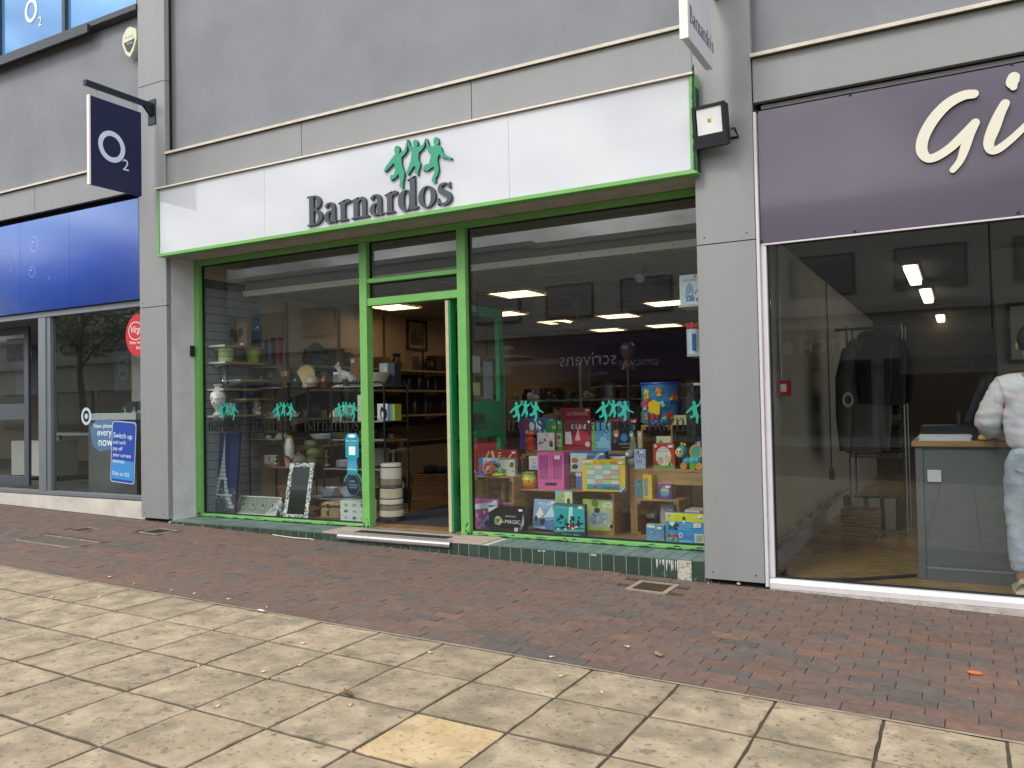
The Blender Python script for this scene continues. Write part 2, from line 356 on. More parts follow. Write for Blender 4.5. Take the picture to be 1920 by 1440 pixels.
def flag_mesh(seed, mat):
    U = [0, .02, .15, .32, .5, .68, .85, .98, 1]; n = 8; sx, sy = PIT_X-.011, PIT_Y-.016; P = []; F = []
    off = Vector((seed*5.3, seed*2.1, 0))
    for j in range(n+1):
        for i in range(n+1):
            u, v = U[i]-.5, U[j]-.5; x, y = u*sx, v*sy; ed = i in (0, n) or j in (0, n)
            z = .0022*noise.noise(Vector((x*7, y*7, 0))+off)+.001*noise.noise(Vector((x*25, y*25, 3))+off)
            if ed:
                q = .006*noise.noise(Vector((x*16, y*16, 9))+off)-.002; z -= .003
                x += q*(1 if u > 0 else -1)*(i in (0, n)); y += q*(1 if v > 0 else -1)*(j in (0, n))
            P.append((x, y, z))
    for j in range(n):
        for i in range(n): F.append((j*(n+1)+i, j*(n+1)+i+1, (j+1)*(n+1)+i+1, (j+1)*(n+1)+i))
    bd = list(range(n+1))+[(j+1)*(n+1)-1 for j in range(1, n+1)]+[n*(n+1)+i for i in range(n-1, -1, -1)]+[j*(n+1) for j in range(n-1, 0, -1)]
    k0 = len(P); P += [(P[b][0], P[b][1], -.04) for b in bd]
    nb = len(bd); F += [(bd[k], k0+k, k0+(k+1) % nb, bd[(k+1) % nb]) for k in range(nb)]
    mb = MB(); mb.add(P, F, mat); return mb.mesh('flagstone')
FM = [flag_mesh(s, m_flag) for s in range(9)]; FMN = flag_mesh(31, m_flagnew)
tilt = math.atan(.0222)
for j in range(16):
    for i in range(-24, 9):
        cx, cy = FX0+(i+.5)*PIT_X, FY0-(j+.5)*PIT_Y
        if cy < -9: continue
        d = Vector((cx, cy, gz(cx)))
        inb = (d-CAM).dot(_f) > .3
        if inb: px, py, dd = proj(d); inb = -330 < px < 2300 and py < 1800
        if inb or (-7 < cx < 2.5 and cy > -8.2):
            new = inb and abs(px-822) < 90 and abs(py-1388) < 42
            fz = random.choice((0, math.pi)) if not new else 0
            o = link('flagstone', FMN if new else FM[(i*5+j*3+(i*j) % 4) % 9], pave, (cx, cy, gz(cx)+random.uniform(-.0015, .0015)), rot=(random.uniform(-.003, .003), tilt*math.cos(fz)+random.uniform(-.003, .003), fz))
            if new: tag(o, 'one clean pale sandstone slab with a crack running across')
# crack in the clean slab
m_crack = M('crack dark', '#7d6c50', .95)
nslab = [o for o in pave.children if o.get('label')]
if nslab:
    s0 = nslab[0]; mb = MB()
    for pts in ([(-.12, .20), (-.10, .12), (-.13, .06), (-.08, -.02), (-.09, -.1), (-.05, -.2)], [(.16, .21), (.12, .12), (.14, .05), (.06, -.03), (.03, -.1), (-.02, -.13)]):
        pp = catmull([(a, b, .0012+.0008*random.random()) for a, b in pts], 4)
        for k in range(len(pp)-1):
            a, b = pp[k], pp[k+1]; w = .0007
            mb.quad([(a[0]-w, a[1], .0065), (a[0]+w, a[1], .0065), (b[0]+w, b[1], .0065), (b[0]-w, b[1], .0065)], m_crack)
    mb.build('crack', s0)
# mortar haunch strip along the flags
m_mort = M('mortar', '#9d937f', .95, var=.35, vs=14, bump=.5, bs=70)
mb = MB()
for k in range(60):
    x0 = -14+k*.3; x1 = x0+.3; a = .012*noise.noise(Vector((x0, 1, 0))); b = .012*noise.noise(Vector((x1, 1, 0)))
    mb.quad([(x0, FY0-.003, gz(x0)-.002), (x1, FY0-.003, gz(x1)-.002), (x1, FY0+.028+b, gz(x1)-.006), (x0, FY0+.028+a, gz(x0)-.006)], m_mort)
mb.build('mortar_strip', pave)
# block paving bricks
bp_ = link('brick_paving', None); tag(bp_, 'red brown and grey block paving in running bond before the shops', 'paving', kind='structure')
BR = [M('paver %d' % k, c, .88, var=.28, vs=22, bump=.4, bs=140, det=6, rnd=.09) for k, c in enumerate(['#6a5850', '#6d574d', '#675952', '#605853', '#745a4e', '#5b5450', '#6b584f', '#685851'])]
def brick_mesh(mat):
    mb = MB(); a, b, c = .1005, .0500, .0025
    P = [(-a, -b, -.05), (a, -b, -.05), (a, b, -.05), (-a, b, -.05), (-a, -b, -c), (a, -b, -c), (a, b, -c), (-a, b, -c), (-a+c, -b+c, 0), (a-c, -b+c, 0), (a-c, b-c, 0), (-a+c, b-c, 0)]
    F = [(8, 9, 10, 11)]
    for k in (0, 4):
        for j in range(4): F.append((k+j, k+(j+1) % 4, k+4+(j+1) % 4, k+4+j))
    mb.add(P, F, mat); return mb, P, F
BM = [brick_mesh(m)[0].mesh('brick') for m in BR]; _, BP, BF = brick_mesh(BR[0])
cand = []
for j in range(22):
    y = FY0+.03+.05+j*.1015
    if y > .02: break
    for i in range(-72, 22):
        x = (i+.5*(j % 2))*.2035+.06*noise.noise(Vector((j*.7, 0, 0)))
        v = Vector((x, y, gz(x)))
        if (v-CAM).dot(_f) < .5: continue
        px, py, dd = proj(v)
        if px < -160 or px > 2080: continue
        if -8.0 < x < -7.6 and y > -.02: continue
        nval = noise.noise(Vector((x*1.1, y*3.1, 4)))
        mi = random.choice([0, 1, 2, 6, 7, 0, 1, 6, 2]) if nval < .33 else random.choice([3, 5, 2, 3])
        if random.random() < .09: mi = 4
        if random.random() < .06: mi = random.choice((3, 5))
        cand.append((1/dd**2*(1.335/dd) if -20 < px < 1940 else 0, x, y, mi))
GRATES = [(-1.985, -.35, .30, .32), (-7.17, -.44, .27, .26), (-7.55, -1.265, .86, .31), (-7.935, -.74, .21, .22)]   # centre x, y, width, depth
def in_grate(x, y): return any(abs(x-a) < w/2+.06 and abs(y-b) < d/2+.03 for a, b, w, d in GRATES)
cand.sort(reverse=True); rest = MB()
for k, (sc_, x, y, mi) in enumerate(c for c in cand if not in_grate(c[1], c[2])):
    z = gz(x)+random.uniform(-.0025, .0015); rx, ry = random.uniform(-.009, .009), tilt+random.uniform(-.008, .008)
    if k < 300: link('brick', BM[mi], bp_, (x, y, z), rot=(rx, ry, random.uniform(-.006, .006)))
    else:
        rest.X = Matrix.Translation((x, y, z)) @ Euler((rx, ry, 0)).to_matrix().to_4x4(); rest.add(BP, BF, BR[mi])
tag(rest.build('brick_field', bp_), kind='stuff')
# covers and gratings let into the paving
m_iron = M('cast iron', '#4f4a46', .7, .6, var=.4, vs=30, bump=.5, bs=80)
m_rust = M('rusty grate', '#5a473c', .8, .3, var=.4, vs=30, bump=.4, bs=120)
m_conc = M('concrete surround', '#968c78', .95, var=.3, vs=12, bump=.5, bs=60)
def cover(i, name, label, mat, bars, rim=.035):
    cx, cy, w, d = GRATES[i]; t = T(name, label, 'drain cover', (cx, cy, gz(cx)), rot=(0, tilt, 0))
    fr = MB()
    for a in ((-w/2, w/2, -d/2, -d/2+rim), (-w/2, w/2, d/2-rim, d/2), (-w/2, -w/2+rim, -d/2+rim, d/2-rim), (w/2-rim, w/2, -d/2+rim, d/2-rim)): fr.box(*a, -.05, .002, m_conc)
    fr.build('surround', t); x0, x1, y0, y1 = -w/2+rim+.002, w/2-rim-.002, -d/2+rim+.002, d/2-rim-.002
    bx('plate', x0, x1, y0, y1, -.05, -.006, mat, t); n = bars
    for k in range(n):
        xa = x0+(x1-x0)*(k+.15)/n; xb = x0+(x1-x0)*(k+.72)/n; bx('bar', xa, xb, y0+.012, y1-.012, -.0058, .001, mat, t)
cover(0, 'drain_grate', 'rusty ribbed drain grate framed in pale concrete by damaged green tiles', m_rust, 12)
cover(1, 'stopcock_cover', 'small grey metal chequered cover at the pillar beside phone shop', m_iron, 9, .02)
cover(2, 'manhole_cover', 'large dark worn manhole cover set in the brick paving', M('worn cover', '#625c54', .85, .2, var=.4, vs=14, bump=.5, bs=70), 0, .010)
cover(3, 'inspection_cover', 'small square brown cover in bricks before white plinth', M('brown cover', '#54423a', .85, .1, var=.4, vs=20, bump=.4, bs=70), 6, .012)
# ================================================================== BUILDING
m_clad = M('grey cladding', '#898b8c', .42, .0, var=.06, vs=1.4, bump=.03, bs=220, spec=.5, stretch=(2.5, 2.5, .5), det=8)
m_claddk = M('cladding return', '#85878a', .45, var=.05, vs=2)
m_rend = M('painted render', '#82858a', .9, var=.12, vs=1.6, bump=.25, bs=120, det=8)
m_drip = M('cream flashing', '#cfc7b8', .55, var=.2, vs=9)
m_dark = M('black parts and painted shadow', '#17181c', .8)  # plain black parts, and the painted shadow line above the flashing
m_white = M('white painted reveal', '#c4c5ca', .8, var=.12, vs=5, bump=.15, bs=50)
m_sof = M('soffit board', '#a79f96', .85, var=.2, vs=5)
m_upvc = M('white upvc', '#cfccd0', .35, var=.06, vs=6)
bld = T('shop_terrace', 'two storey grey clad shop terrace with render upper walls and square pillars', 'building')
XL0, XL1, XR0, XR1 = -8.02, -7.577, -1.70, -1.27
def pillar(x0, x1, joints):
    p = bx('pillar', x0+.03, x1-.03, .05, .34, -.1, 7.9, m_dark, bld)
    zs = [gz((x0+x1)/2)+.025]+joints+[7.9]
    for a, b in zip(zs, zs[1:]):
        lo = a+.004; mb = MB(); P = [(x0, .06), (x0, .004), (x0+.004, 0), (x1-.004, 0), (x1, .004), (x1, .06)]
        mb.prism(P, b-.004, lo, m_clad, axis='z')
        mb.build('cladding_panel', p)
        for xx in (x0+.06, x1-.06):
            if b < 7: MB().cyl((xx, -.003, lo+.05), (xx, .002, lo+.05), .006, None, m_iron, 8).build('rivet', p)
    return p
pillar(XL0, XL1, [2.495, 4.98]); pillar(XR0, XR1, [2.495, 4.98])
# upper walls: recessed painted render
bx('wall', XL1-.05, XR0+.05, .12, .34, 4.2, 7.9, m_rend, bld)
bx('wall', -14, XL0+.03, .10, .34, 4.2, 5.9, m_rend, bld)
bx('wall', XR1-.03, 6, .12, .34, 3.86, 7.9, m_rend, bld)
bx('wall', XL1+.001, XR0-.001, .12, .34, 3.06, 4.195, m_dark, bld)
bx('wall', -14, XL0-.001, .14, .34, 2.66, 4.195, m_dark, bld)
bx('wall', XR1+.001, 6, .14, .34, 2.5, 3.855, m_dark, bld)
def panels(xs, z0, z1, y=.02):
    for a, b in zip(xs, xs[1:]): bx('cladding_panel', a+.004, b-.004, y, y+.05, z0, z1, m_clad, bld, .002)
panels([XL1+.004, -5.611, -3.651, XR0-.004], 3.45, 4.152)
panels([-14, -12, -10.011, XL0-.004], 3.83, 4.165); panels([XR1+.004, 1.9, 6], 3.49, 3.81)
def flashing(x0, x1, z, y0=-.012, y1=.118):
    mb = MB(); mb.prism([(y0, z-.006), (y0, z+.02), (y0+.012, z+.024), (y1, z+.03), (y1, z+.012), (y0+.02, z+.006)], x1, x0, m_drip, axis='x'); mb.build('flashing', bld)
flashing(XL1+.002, -5.61, 4.16); flashing(-5.608, -3.65, 4.16); flashing(-3.648, XR0-.002, 4.16)
flashing(-14, -10.01, 4.172); flashing(-10.008, XL0-.002, 4.172); flashing(XR1+.002, 6, 3.817, -.025)
# black strips on the render, painting the shadow line over the flashing
for a, b, z in ((XL1+.002, XR0-.002, 4.192), (-14, XL0-.002, 4.203), ): bx('painted_shadow', a, b, .116, .13, z, z+.03, m_dark, bld)
# first floor window band over the phone shop
uw = T('upper_window', 'first floor window band, sky reflection painted blue, with dark grey frame and sill', 'window')
m_fr = M('anthracite frame', '#2d333b', .45, var=.08)
m_mir = M('painted sky reflection', '#5d93c9', .06, .35, spec=.8, var=.25, vs=.7)  # reflected blue sky is put into the pane colour
bx('sill', -14, XL0-.004, -.02, .14, 5.87, 5.94, m_fr, uw, .004); bx('sill', -14, -8.85, -.05, -.021, 5.80, 5.90, m_fr, uw)
for x in (-8.075, -9.46, -10.86, -12.3): bx('mullion', x-.03, x+.03, .05, .14, 5.942, 7.9, m_fr, uw)
for a, b in ((-9.43, -8.105), (-10.83, -9.49), (-12.27, -10.89)): bx('pane', a, b, .09, .10, 5.942, 7.9, m_mir, uw)
mb = MB(); m_wp = M('white vinyl', '#dfe6ee', .5)
c = at(58, 20, .085); mb.ring((c.x, c.z), (.13, .15), (.085, .105), .084, .0885, m_wp, 32); mb.text('2', at(72, 42, .085).x+.03, at(72, 42, .085).z-.05, .17, m_wp, .085); mb.build('window_logo', uw)
# roof cap so sky light stays out of the upper storey
bx('roof', -14, 6, .345, 14, 7.6, 7.8, M('roof felt', '#55565a', .9), bld)
# interior shells ---------------------------------------------------------
FZ = .17; CZ = 2.74
m_cream = M('cream shop wall', '#c2b296', .85, var=.07, vs=2.5)
m_ceil = M('ceiling tile', '#8e8b86', .95, var=.06, vs=3)
m_lam = M('wood laminate floor', '#8a6a45', .45, var=.3, vs=2.2, stretch=(9, .7, 1), tint='#6d5236')
m_gwall = M('dim grey wall', '#8f8a80', .85, var=.08, vs=2)
tag(bx('floor', XL1+.1, XR0-.03, .42, 12, FZ-.1, FZ, m_lam), 'wood laminate floor of the charity shop', 'floor', kind='structure')
def wall(nm, lab, *a): return tag(bx(nm, *a), lab, 'wall', kind='structure')
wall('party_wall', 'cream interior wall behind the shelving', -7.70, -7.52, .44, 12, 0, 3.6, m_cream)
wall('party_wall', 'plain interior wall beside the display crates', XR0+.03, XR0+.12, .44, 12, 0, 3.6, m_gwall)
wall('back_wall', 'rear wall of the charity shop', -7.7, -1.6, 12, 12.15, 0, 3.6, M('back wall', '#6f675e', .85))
cl = tag(bx('ceiling', -7.52, XR0+.03, 1.1, 12, CZ, CZ+.1, m_ceil), 'suspended ceiling of the charity shop', 'ceiling', kind='structure')
m_tee = M('ceiling grid', '#a5a29c', .6)
mb = MB()
for k in range(10): mb.box(-7.5+k*.6, -7.478+k*.6, 1.13, 11.98, CZ-.004, CZ-.0005, m_tee)
mb.build('ceiling_grid', cl); mb = MB()
for k in range(18): mb.box(-7.51, XR0+.028, 1.35+k*.6, 1.372+k*.6, CZ-.0035, CZ-.0003, m_tee)
mb.build('ceiling_grid', cl)
bh = MB(); bh.box(-7.51, XR0+.028, 1.06, 1.098, CZ-.03, 3.5, M('bulkhead', '#8f9291', .8, var=.05)); o = bh.build('bulkhead'); tag(o, 'grey ceiling bulkhead inside the shop window', 'bulkhead', kind='structure')
mb = MB(); m_trim = M('white angle trim', '#f2f1ea', .4); mb.box(-7.508, XR0+.026, 1.02, 1.058, CZ-.046, CZ+.016, m_trim)
for k in range(19): mb.cyl((-7.3+k*.3, 1.016, CZ-.012), (-7.3+k*.3, 1.0195, CZ-.012), .006, None, m_dark, 6)
mb.build('angle_trim', o)
mb = MB(); mb.box(-7.51, XR0+.02, .46, 1.05, 3.32, 3.38, m_ceil); tag(mb.build('window_soffit'), 'ceiling over the window display', 'ceiling', kind='structure')
wall('party_wall', 'dim plastered wall with conduit in the gift shop', XR0+.13, XR1-.01, .35, 9, -.1, 3.5, M('gift wall', '#8b857a', .85, var=.1, vs=1.5))
tag(bx('floor', XR1-.005, 6, .12, 9, -.06, .04, M('parquet', '#a98a5e', .25, var=.3, vs=3, stretch=(2, 9, 1), tint='#7d6140')), 'parquet floor of the gift shop', 'floor', kind='structure')
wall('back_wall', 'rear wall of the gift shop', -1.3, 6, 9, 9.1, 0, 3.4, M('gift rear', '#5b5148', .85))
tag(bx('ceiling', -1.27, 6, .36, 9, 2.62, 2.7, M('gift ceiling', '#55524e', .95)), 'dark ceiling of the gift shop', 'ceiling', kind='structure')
wall('party_wall', 'beige end wall of the phone shop', -8.0, -7.72, .4, 8, -.1, 3.5, M('phone wall', '#8d8878', .85, var=.05))
wall('back_wall', 'beige rear wall of the phone shop', -26, -7.9, 5.2, 5.3, 0, 3.4, M('phone rear', '#8a8574', .85, var=.05))
tag(bx('floor', -26, -8.02, .15, 5.2, .2, .3, M('grey carpet', '#4c4b49', .95, var=.3, vs=20)), 'grey carpet floor of the phone shop', 'floor', kind='structure')
tag(bx('ceiling', -26, -8.0, .36, 5.2, 2.7, 2.8, m_ceil), 'pale ceiling of the phone shop', 'ceiling', kind='structure')
# ================================================================== CHARITY SHOPFRONT
GRN = M('light green paint', '#6fae5c', .42, var=.10, vs=6, bump=.05, bs=40)
GRN2 = M('emerald green paint', '#169458', .4, var=.08, vs=5)
m_chip = M('chipped old paint', '#23403a', .8, var=.2, vs=20)
m_glass = GL('shop glass', '#f6f9f8', .055)
sf = T('shopfront', 'light green framed shopfront with two display windows and central doorway', 'shopfront')
Y0, Y1 = .37, .45
def fr(name, *a): return bx(name, *a[:6], a[6] if len(a) > 6 else GRN, sf, .004)
fr('frame_post', XL1+.002, XL1+.075, Y0, Y1, .158, 3.03)
fr('frame_post', XR0-.072, XR0-.002, Y0, Y1, .158, 3.03)
fr('mullion', -5.196, -5.108, Y0-.01, Y1, .158, 2.972); fr('mullion', -4.051, -3.96, Y0-.01, Y1, .158, 2.972)
fr('head_rail', XL1+.076, XR0-.073, Y0, Y1, 2.975, 3.03)
for a, b in ((XL1+.076, -5.197), (-3.959, XR0-.073)): fr('sill_rail', a, b, Y0, Y1, .158, .19)
fr('transom', -5.107, -4.052, Y0, Y1, 2.56, 2.605); fr('transom', -5.107, -4.052, Y0, Y1, 2.335, 2.41)
m_gask = M('black gasket', '#11181c', .6)
for a, b, z0, z1 in ((XL1+.076, -5.197, .191, 2.974), (-3.959, XR0-.073, .191, 2.974), (-5.107, -4.052, 2.606, 2.974), (-5.107, -4.052, 2.411, 2.559)):
    pn = bx('window_pane', a+.012, b-.012, .424, .430, z0+.012, z1-.012, m_glass, sf)
    mb = MB()
    for q in ((a, a+.012, z0, z1), (b-.012, b, z0, z1), (a+.012, b-.012, z0, z0+.012), (a+.012, b-.012, z1-.012, z1)): mb.box(q[0], q[1], .415, .44, q[2], q[3], m_gask)
    mb.build('gasket', pn)
# chipped paint on the sill rails and posts
mb = MB(); rnd = random.Random(3)
for k in range(90):
    x = rnd.choice((rnd.uniform(-7.4, -5.25), rnd.uniform(-3.9, -1.8))); w = rnd.uniform(.02, .12); z = rnd.choice((.160, .161, .163, .178)); h = rnd.uniform(.003, .009)
    mb.prism([(x, z), (x+w*.3, z-.001), (x+w, z+.001), (x+w*.8, z+h), (x+w*.4, z+h*1.3), (x+.1*w, z+h*.8)], Y0-.0012-.00001*k, Y0+.001, m_chip)
for xc in (-5.152, -3.97, -7.54):
    for k in range(14):
        x = xc+rnd.uniform(-.04, .03); z = .16+rnd.random()**2*.09; h = rnd.uniform(.006, .03); w = rnd.uniform(.006, .016)
        mb.prism([(x, z), (x+w, z+h*.2), (x+w*.8, z+h), (x+.2*w, z+h*.7)], Y0-.0128-.00001*k if xc > -7 else Y0-.0015-.00001*k, Y0, m_chip)
mb.build('worn_paint', sf)
# reveals, soffit
bx('reveal', XL1-.03, XL1+.001, .062, .369, gz(XL1)-.02, 3.04, m_white, sf); bx('reveal', XR0-.001, XR0+.03, .062, .369, -.02, 3.04, m_white, sf)
bx('soffit', XL1+.002, XR0-.002, -.0, .369, 3.032, 3.055, m_sof, sf)
MB().box(XL1-.005, XL1+.016, .30, .35, 1.50, 1.62, m_dark, .003).build('bell_box', sf, (.012, 0, .45))
# tiled plinth
m_tile = [M('green glazed tile %d' % k, c, .22, var=.12, vs=7, spec=.6) for k, c in enumerate(('#36483f', '#3c4f47', '#31433c'))]
m_tilet = [M('dusty green tile %d' % k, c, .42, var=.2, vs=9) for k, c in enumerate(('#627672', '#687c78', '#5c706c'))]
m_grout = M('grout', '#b4b7ae', .95, var=.2, vs=30)
m_rub = M('broken render', '#aba08c', .95, var=.45, vs=12, bump=.9, bs=35)
pl = T('tiled_plinth', 'low dark green glazed tile plinth under the shop window', 'plinth')
mb = MB(); P = [(XL1+.003, gz(XL1)-.04), (XR0-.003, gz(XR0)-.04), (XR0-.003, .147), (XL1+.003, .147)]; mb.prism(P, .003, .46, m_grout); mb.build('bed', pl)
PT = .1025; k = 0; x = XR0-.004
while x-PT > XL1:
    a, b = x-PT+.0055, x; za, zb = gz(a)-.03, gz(b)-.03
    if k != 1 and not (-3.98 > b and b > -5.15 and False):
        mb = MB(); mb.prism([(a, za), (b, zb), (b, .146), (a, .146)], 0+random.uniform(-.001, .001), .0025, m_tile[random.randrange(3)]); mb.build('tile', pl)
    if not (-5.42 < a < -3.62):
        for y0_, y1_ in ((.001, .196), (.199, .368)): bx('tile', a, b, y0_, y1_, .148, .155+random.uniform(-.0008, .0008), m_tilet[random.randrange(3)], pl)
    x -= PT; k += 1
mb = MB(); rr = random.Random(5)
for i in range(26):
    xx = XR0-.004-PT-rr.random()*.095; z = -.02+rr.random()*.155; s = .012+rr.random()*.02
    mb.ball((xx, .012, z), (s, .012, s*.8), m_rub, 7, 5)
mb.build('broken_patch', pl)
m_splash = M('white paint splash', '#b9bcbb', .8)
mb = MB()
for x0_ in (-2.05, -1.97, -1.925, -2.6, -3.06):
    for k in range(5):
        xx = x0_+rr.uniform(-.03, .03); zt = .14; hh = rr.uniform(.02, .09) if x0_ > -2.2 else .012; w = rr.uniform(.006, .016)
        mb.prism([(xx, zt), (xx+w, zt+.003), (xx+w*.9, zt-hh*.6), (xx+w*.4, zt-hh), (xx+w*.1, zt-hh*.5)], -.0018-.0002*k, .0, m_splash)
mb.build('paint_splash', pl)
# doorway: stone threshold, nosing, mat well
m_pink = M('pinkish stone', '#a8978c', .85, var=.12, vs=8); m_alu = M('aluminium nosing', '#b9b6b6', .35, .7, var=.12, vs=14)
th = T('door_threshold', 'worn aluminium door threshold on pinkish stone in the open doorway', 'threshold')
bx('slab', -5.415, -5.12, .001, .45, .147, .157, m_pink, th, .002); bx('slab', -4.03, -3.625, .001, .40, .147, .157, m_pink, th, .002)
bx('tread', -5.119, -4.031, .05, .60, .147, .1565, m_pink, th)
bx('mat_well', -5.10, -4.05, .11, .23, .1568, .159, m_dark, th); bx('track', -5.10, -4.05, .30, .37, .1568, .164, m_alu, th)
mb = MB(); mb.prism([(-.022, .105), (-.030, .115), (-.030, .135), (-.02, .150), (.0, .163), (.045, .163), (.045, .157), (0, .157), (-.012, .145), (-.02, .13), (-.014, .105)], -3.93, -5.19, m_alu, axis='x'); mb.build('nosing', th)
# open door leaf, hinged on the right jamb and standing into the shop
dr = T('shop_door', 'open emerald green glazed shop door with letterbox and stickers', 'door', (-4.172, .385, .16))
dm = MB(); a, b = -.022, .022; DL = 1.0; DH = 2.16
dm.box(a, b, .004, .10, .01, DH, GRN2, .003); dm.build('stile', dr); bx('stile', a, b, DL-.09, DL, .01, DH, GRN2, dr, .003)
bx('rail', a, b, .101, DL-.091, DH-.10, DH, GRN2, dr, .003); bx('rail', a, b, .101, DL-.091, .01, .22, GRN2, dr, .003)
pr = bx('rail', a, b, .101, DL-.091, .86, 1.22, GRN2, dr, .003)
bx('letterbox', b, b+.008, .30, .60, 1.02, 1.10, M('steel letterbox', '#6d7374', .35, .8), pr); bx('window_pane', -.003, .003, .10, DL-.09, 1.22, DH-.10, m_glass, dr); bx('window_pane', -.003, .003, .10, DL-.09, .22, .86, m_glass, dr)
bx('edge_strip', a-.004, b-.015, -.006, .003, .01, DH, M('cream door edge', '#b8b08c', .7, var=.15, vs=20), dr)
for y0_, y1_, z0_, z1_, cc in ((.18, .33, 1.60, 1.78, '#cfd3d0'), (.62, .80, 1.24, 1.62, '#9aa3a8'), (.40, .56, 1.50, 1.66, '#b8bcc0'), (.40, .55, 1.28, 1.40, '#b9c98a')): bx('sticker', .0035, .0045, y0_, y1_, z0_, z1_, PM(cc), dr)
bx('closer', b, b+.05, .12, .40, DH-.075, DH-.02, M('closer grey', '#a9aeae', .4, .4), dr)
# window vinyl: figures and name, repeated along both windows
m_teal = M('teal vinyl', '#129a84', .5); m_blk = M('black vinyl', '#0c0d10', .45)
for px, full in ((427, 1), (533, 1), (650, 1), (987, 1), (1152, 1), (1325, 1)):
    c = at(px, 771, .4225)
    mb = MB(); figures(mb, c.x, c.z, .47, m_teal, .4222, .4232); mb.build('vinyl_figures', sf)
xv = {390: 'nardos', 458: 'Barnardos', 570: 'Barnardos', 886: 'Barnardos', 1040: 'Barnardos', 1213: 'Barna'}
for px, w in xv.items():
    a = at(px, 808, .4225); hh = .15; mb = MB(); serif_word(mb, w, a.x, a.z, hh, .97, m_blk, .4216, .4236, wt=.62); mb.build('vinyl_lettering', sf)
# stickers on the left pane beside the door
stk = T('window_sticker', 'teal bottle shaped donation sticker with thank you text on glass', 'sticker', (at(660, 850, .42).x, .4225, 0))
z0_, z1_ = at(660, 890, .42).z, at(660, 812, .42).z; W_ = .085; m_tl2 = PM('#1d8fa8'); mb = MB(); zm = z0_+(z1_-z0_)*.40
mb.prism([(-W_*.75, z0_), (W_*.75, z0_), (W_*.85, z0_+.06), (W_*.62, zm-.01), (W_, zm+.01), (W_, z1_-.05), (W_*.7, z1_), (-W_*.7, z1_), (-W_, z1_-.05), (-W_, zm+.01), (-W_*.62, zm-.01), (-W_*.85, z0_+.06)], -.0012, -.0002, m_tl2)
wv = PM('#e4eef0'); mb.box(-.042, .042, -.0018, -.0013, zm+.03, zm+.115, wv); mb.ring((0, z1_-.03), (.05, .017), (.001, .001), -.0018, -.0013, wv, 16)
mb.text('Born to Donate', 0, z1_-.085, .022, wv, -.0018); mb.text('Help raise 20', 0, z1_-.115, .017, PM('#b8d25a'), -.0018); mb.text('Thank you', 0, z0_+.045, .027, wv, -.0018)
for k in range(4): mb.text('more from your stuff', 0, zm-.045-k*.02, .011, wv, -.0018)
mb.build('sticker_face', stk)
cb = T('badge_sticker', 'round dark badge sticker with pale rim text under teal sticker', 'sticker', (at(662, 907, .42).x, .4225, at(662, 910, .42).z))
mb = MB(); mb.ring((0, 0), (.085, .105), (.001, .001), -.0012, -.0002, PM('#1b2733'), 28); mb.ring((0, 0), (.084, .104), (.080, .100), -.0018, -.0013, PM('#49818f'), 28)
mb.text('CARE', -.05, .03, .03, PM('#8fb0b8'), -.0018, 'l'); mb.text('EXPERIENCED', -.05, 0, .018, PM('#8fb0b8'), -.0018, 'l'); mb.text('LEAVER', -.05, -.03, .03, PM('#5aa3b0'), -.0018, 'l')
mb.ring((0, 0), (.125, .14), (.105, .12), -.0016, -.0006, PM('#3d7c8c'), 24, None, .2, 2.9); mb.build('sticker_face', cb)
# ================================================================== CHARITY FASCIA SIGN
sg = T('fascia_sign', 'long glossy white fascia sign with green trim and dancing figures', 'sign')
SX0, SX1, SZ0, SZ1, SY = -7.585, -1.655, 3.01, 3.755, -.09
m_sw = M('glossy white sign', '#c3c6cd', .06, spec=.9, var=.03, vs=2)
_b = m_sw.node_tree.nodes['Principled BSDF']; _n = N(m_sw.node_tree, 'ShaderNodeTexNoise'); _n.inputs['Scale'].default_value = 1.1; _bp = N(m_sw.node_tree, 'ShaderNodeBump'); _bp.inputs['Strength'].default_value = .12; _bp.inputs['Distance'].default_value = .02
m_sw.node_tree.links.new(_n.outputs['Fac'], _bp.inputs['Height']); m_sw.node_tree.links.new(_bp.outputs[0], _b.inputs['Normal'])
sxs = [SX0+.03, -6.0, -3.23, SX1-.045]
for k in range(3): bx('sign_panel', sxs[k]+.0012, sxs[k+1]-.0012, SY-.004, SY+.01, SZ0+.036, SZ1-.012, m_sw, sg)
bx('backing', SX0+.004, SX1-.004, SY+.011, .018, SZ0+.004, SZ1-.004, m_clad, sg)
bx('trim', SX0, SX1, SY-.014, SY+.03, SZ0, SZ0+.035, GRN, sg, .003)
bx('trim', SX0, SX0+.028, SY-.014, SY+.03, SZ0+.036, SZ1-.012, GRN, sg, .002); bx('trim', SX1-.042, SX1, SY-.014, .018, SZ0+.036, SZ1-.012, GRN, sg, .002)
bx('soffit_trim', SX0+.003, SX1-.003, SY+.031, .0, SZ0+.002, SZ0+.02, GRN, sg)
mb = MB(); mb.prism([(SY-.035, SZ1-.012), (SY-.03, SZ1+.004), (.016, SZ1+.028), (.016, SZ1+.01), (SY-.02, SZ1-.012)], SX1-.01, SX0-.02, m_drip, axis='x'); mb.build('coping', sg)
mb = MB()
for k in range(26):
    z = rnd.uniform(SZ0+.02, SZ1-.05); h = rnd.uniform(.03, .14); x = SX1-.012; w = rnd.uniform(.004, .012)
    mb.prism([(x-w, z), (SX1-.001, z-.01), (SX1-.001, z+h), (x-w*.4, z+h*.8), (x-w*1.2, z+h*.4)], SY-.0145-.00002*k, SY-.01, m_chip)
mb.box(SX1, SX1+.0015, SY+.0, .0, SZ0+.02, SZ1-.1, m_chip); mb.build('worn_paint', sg)
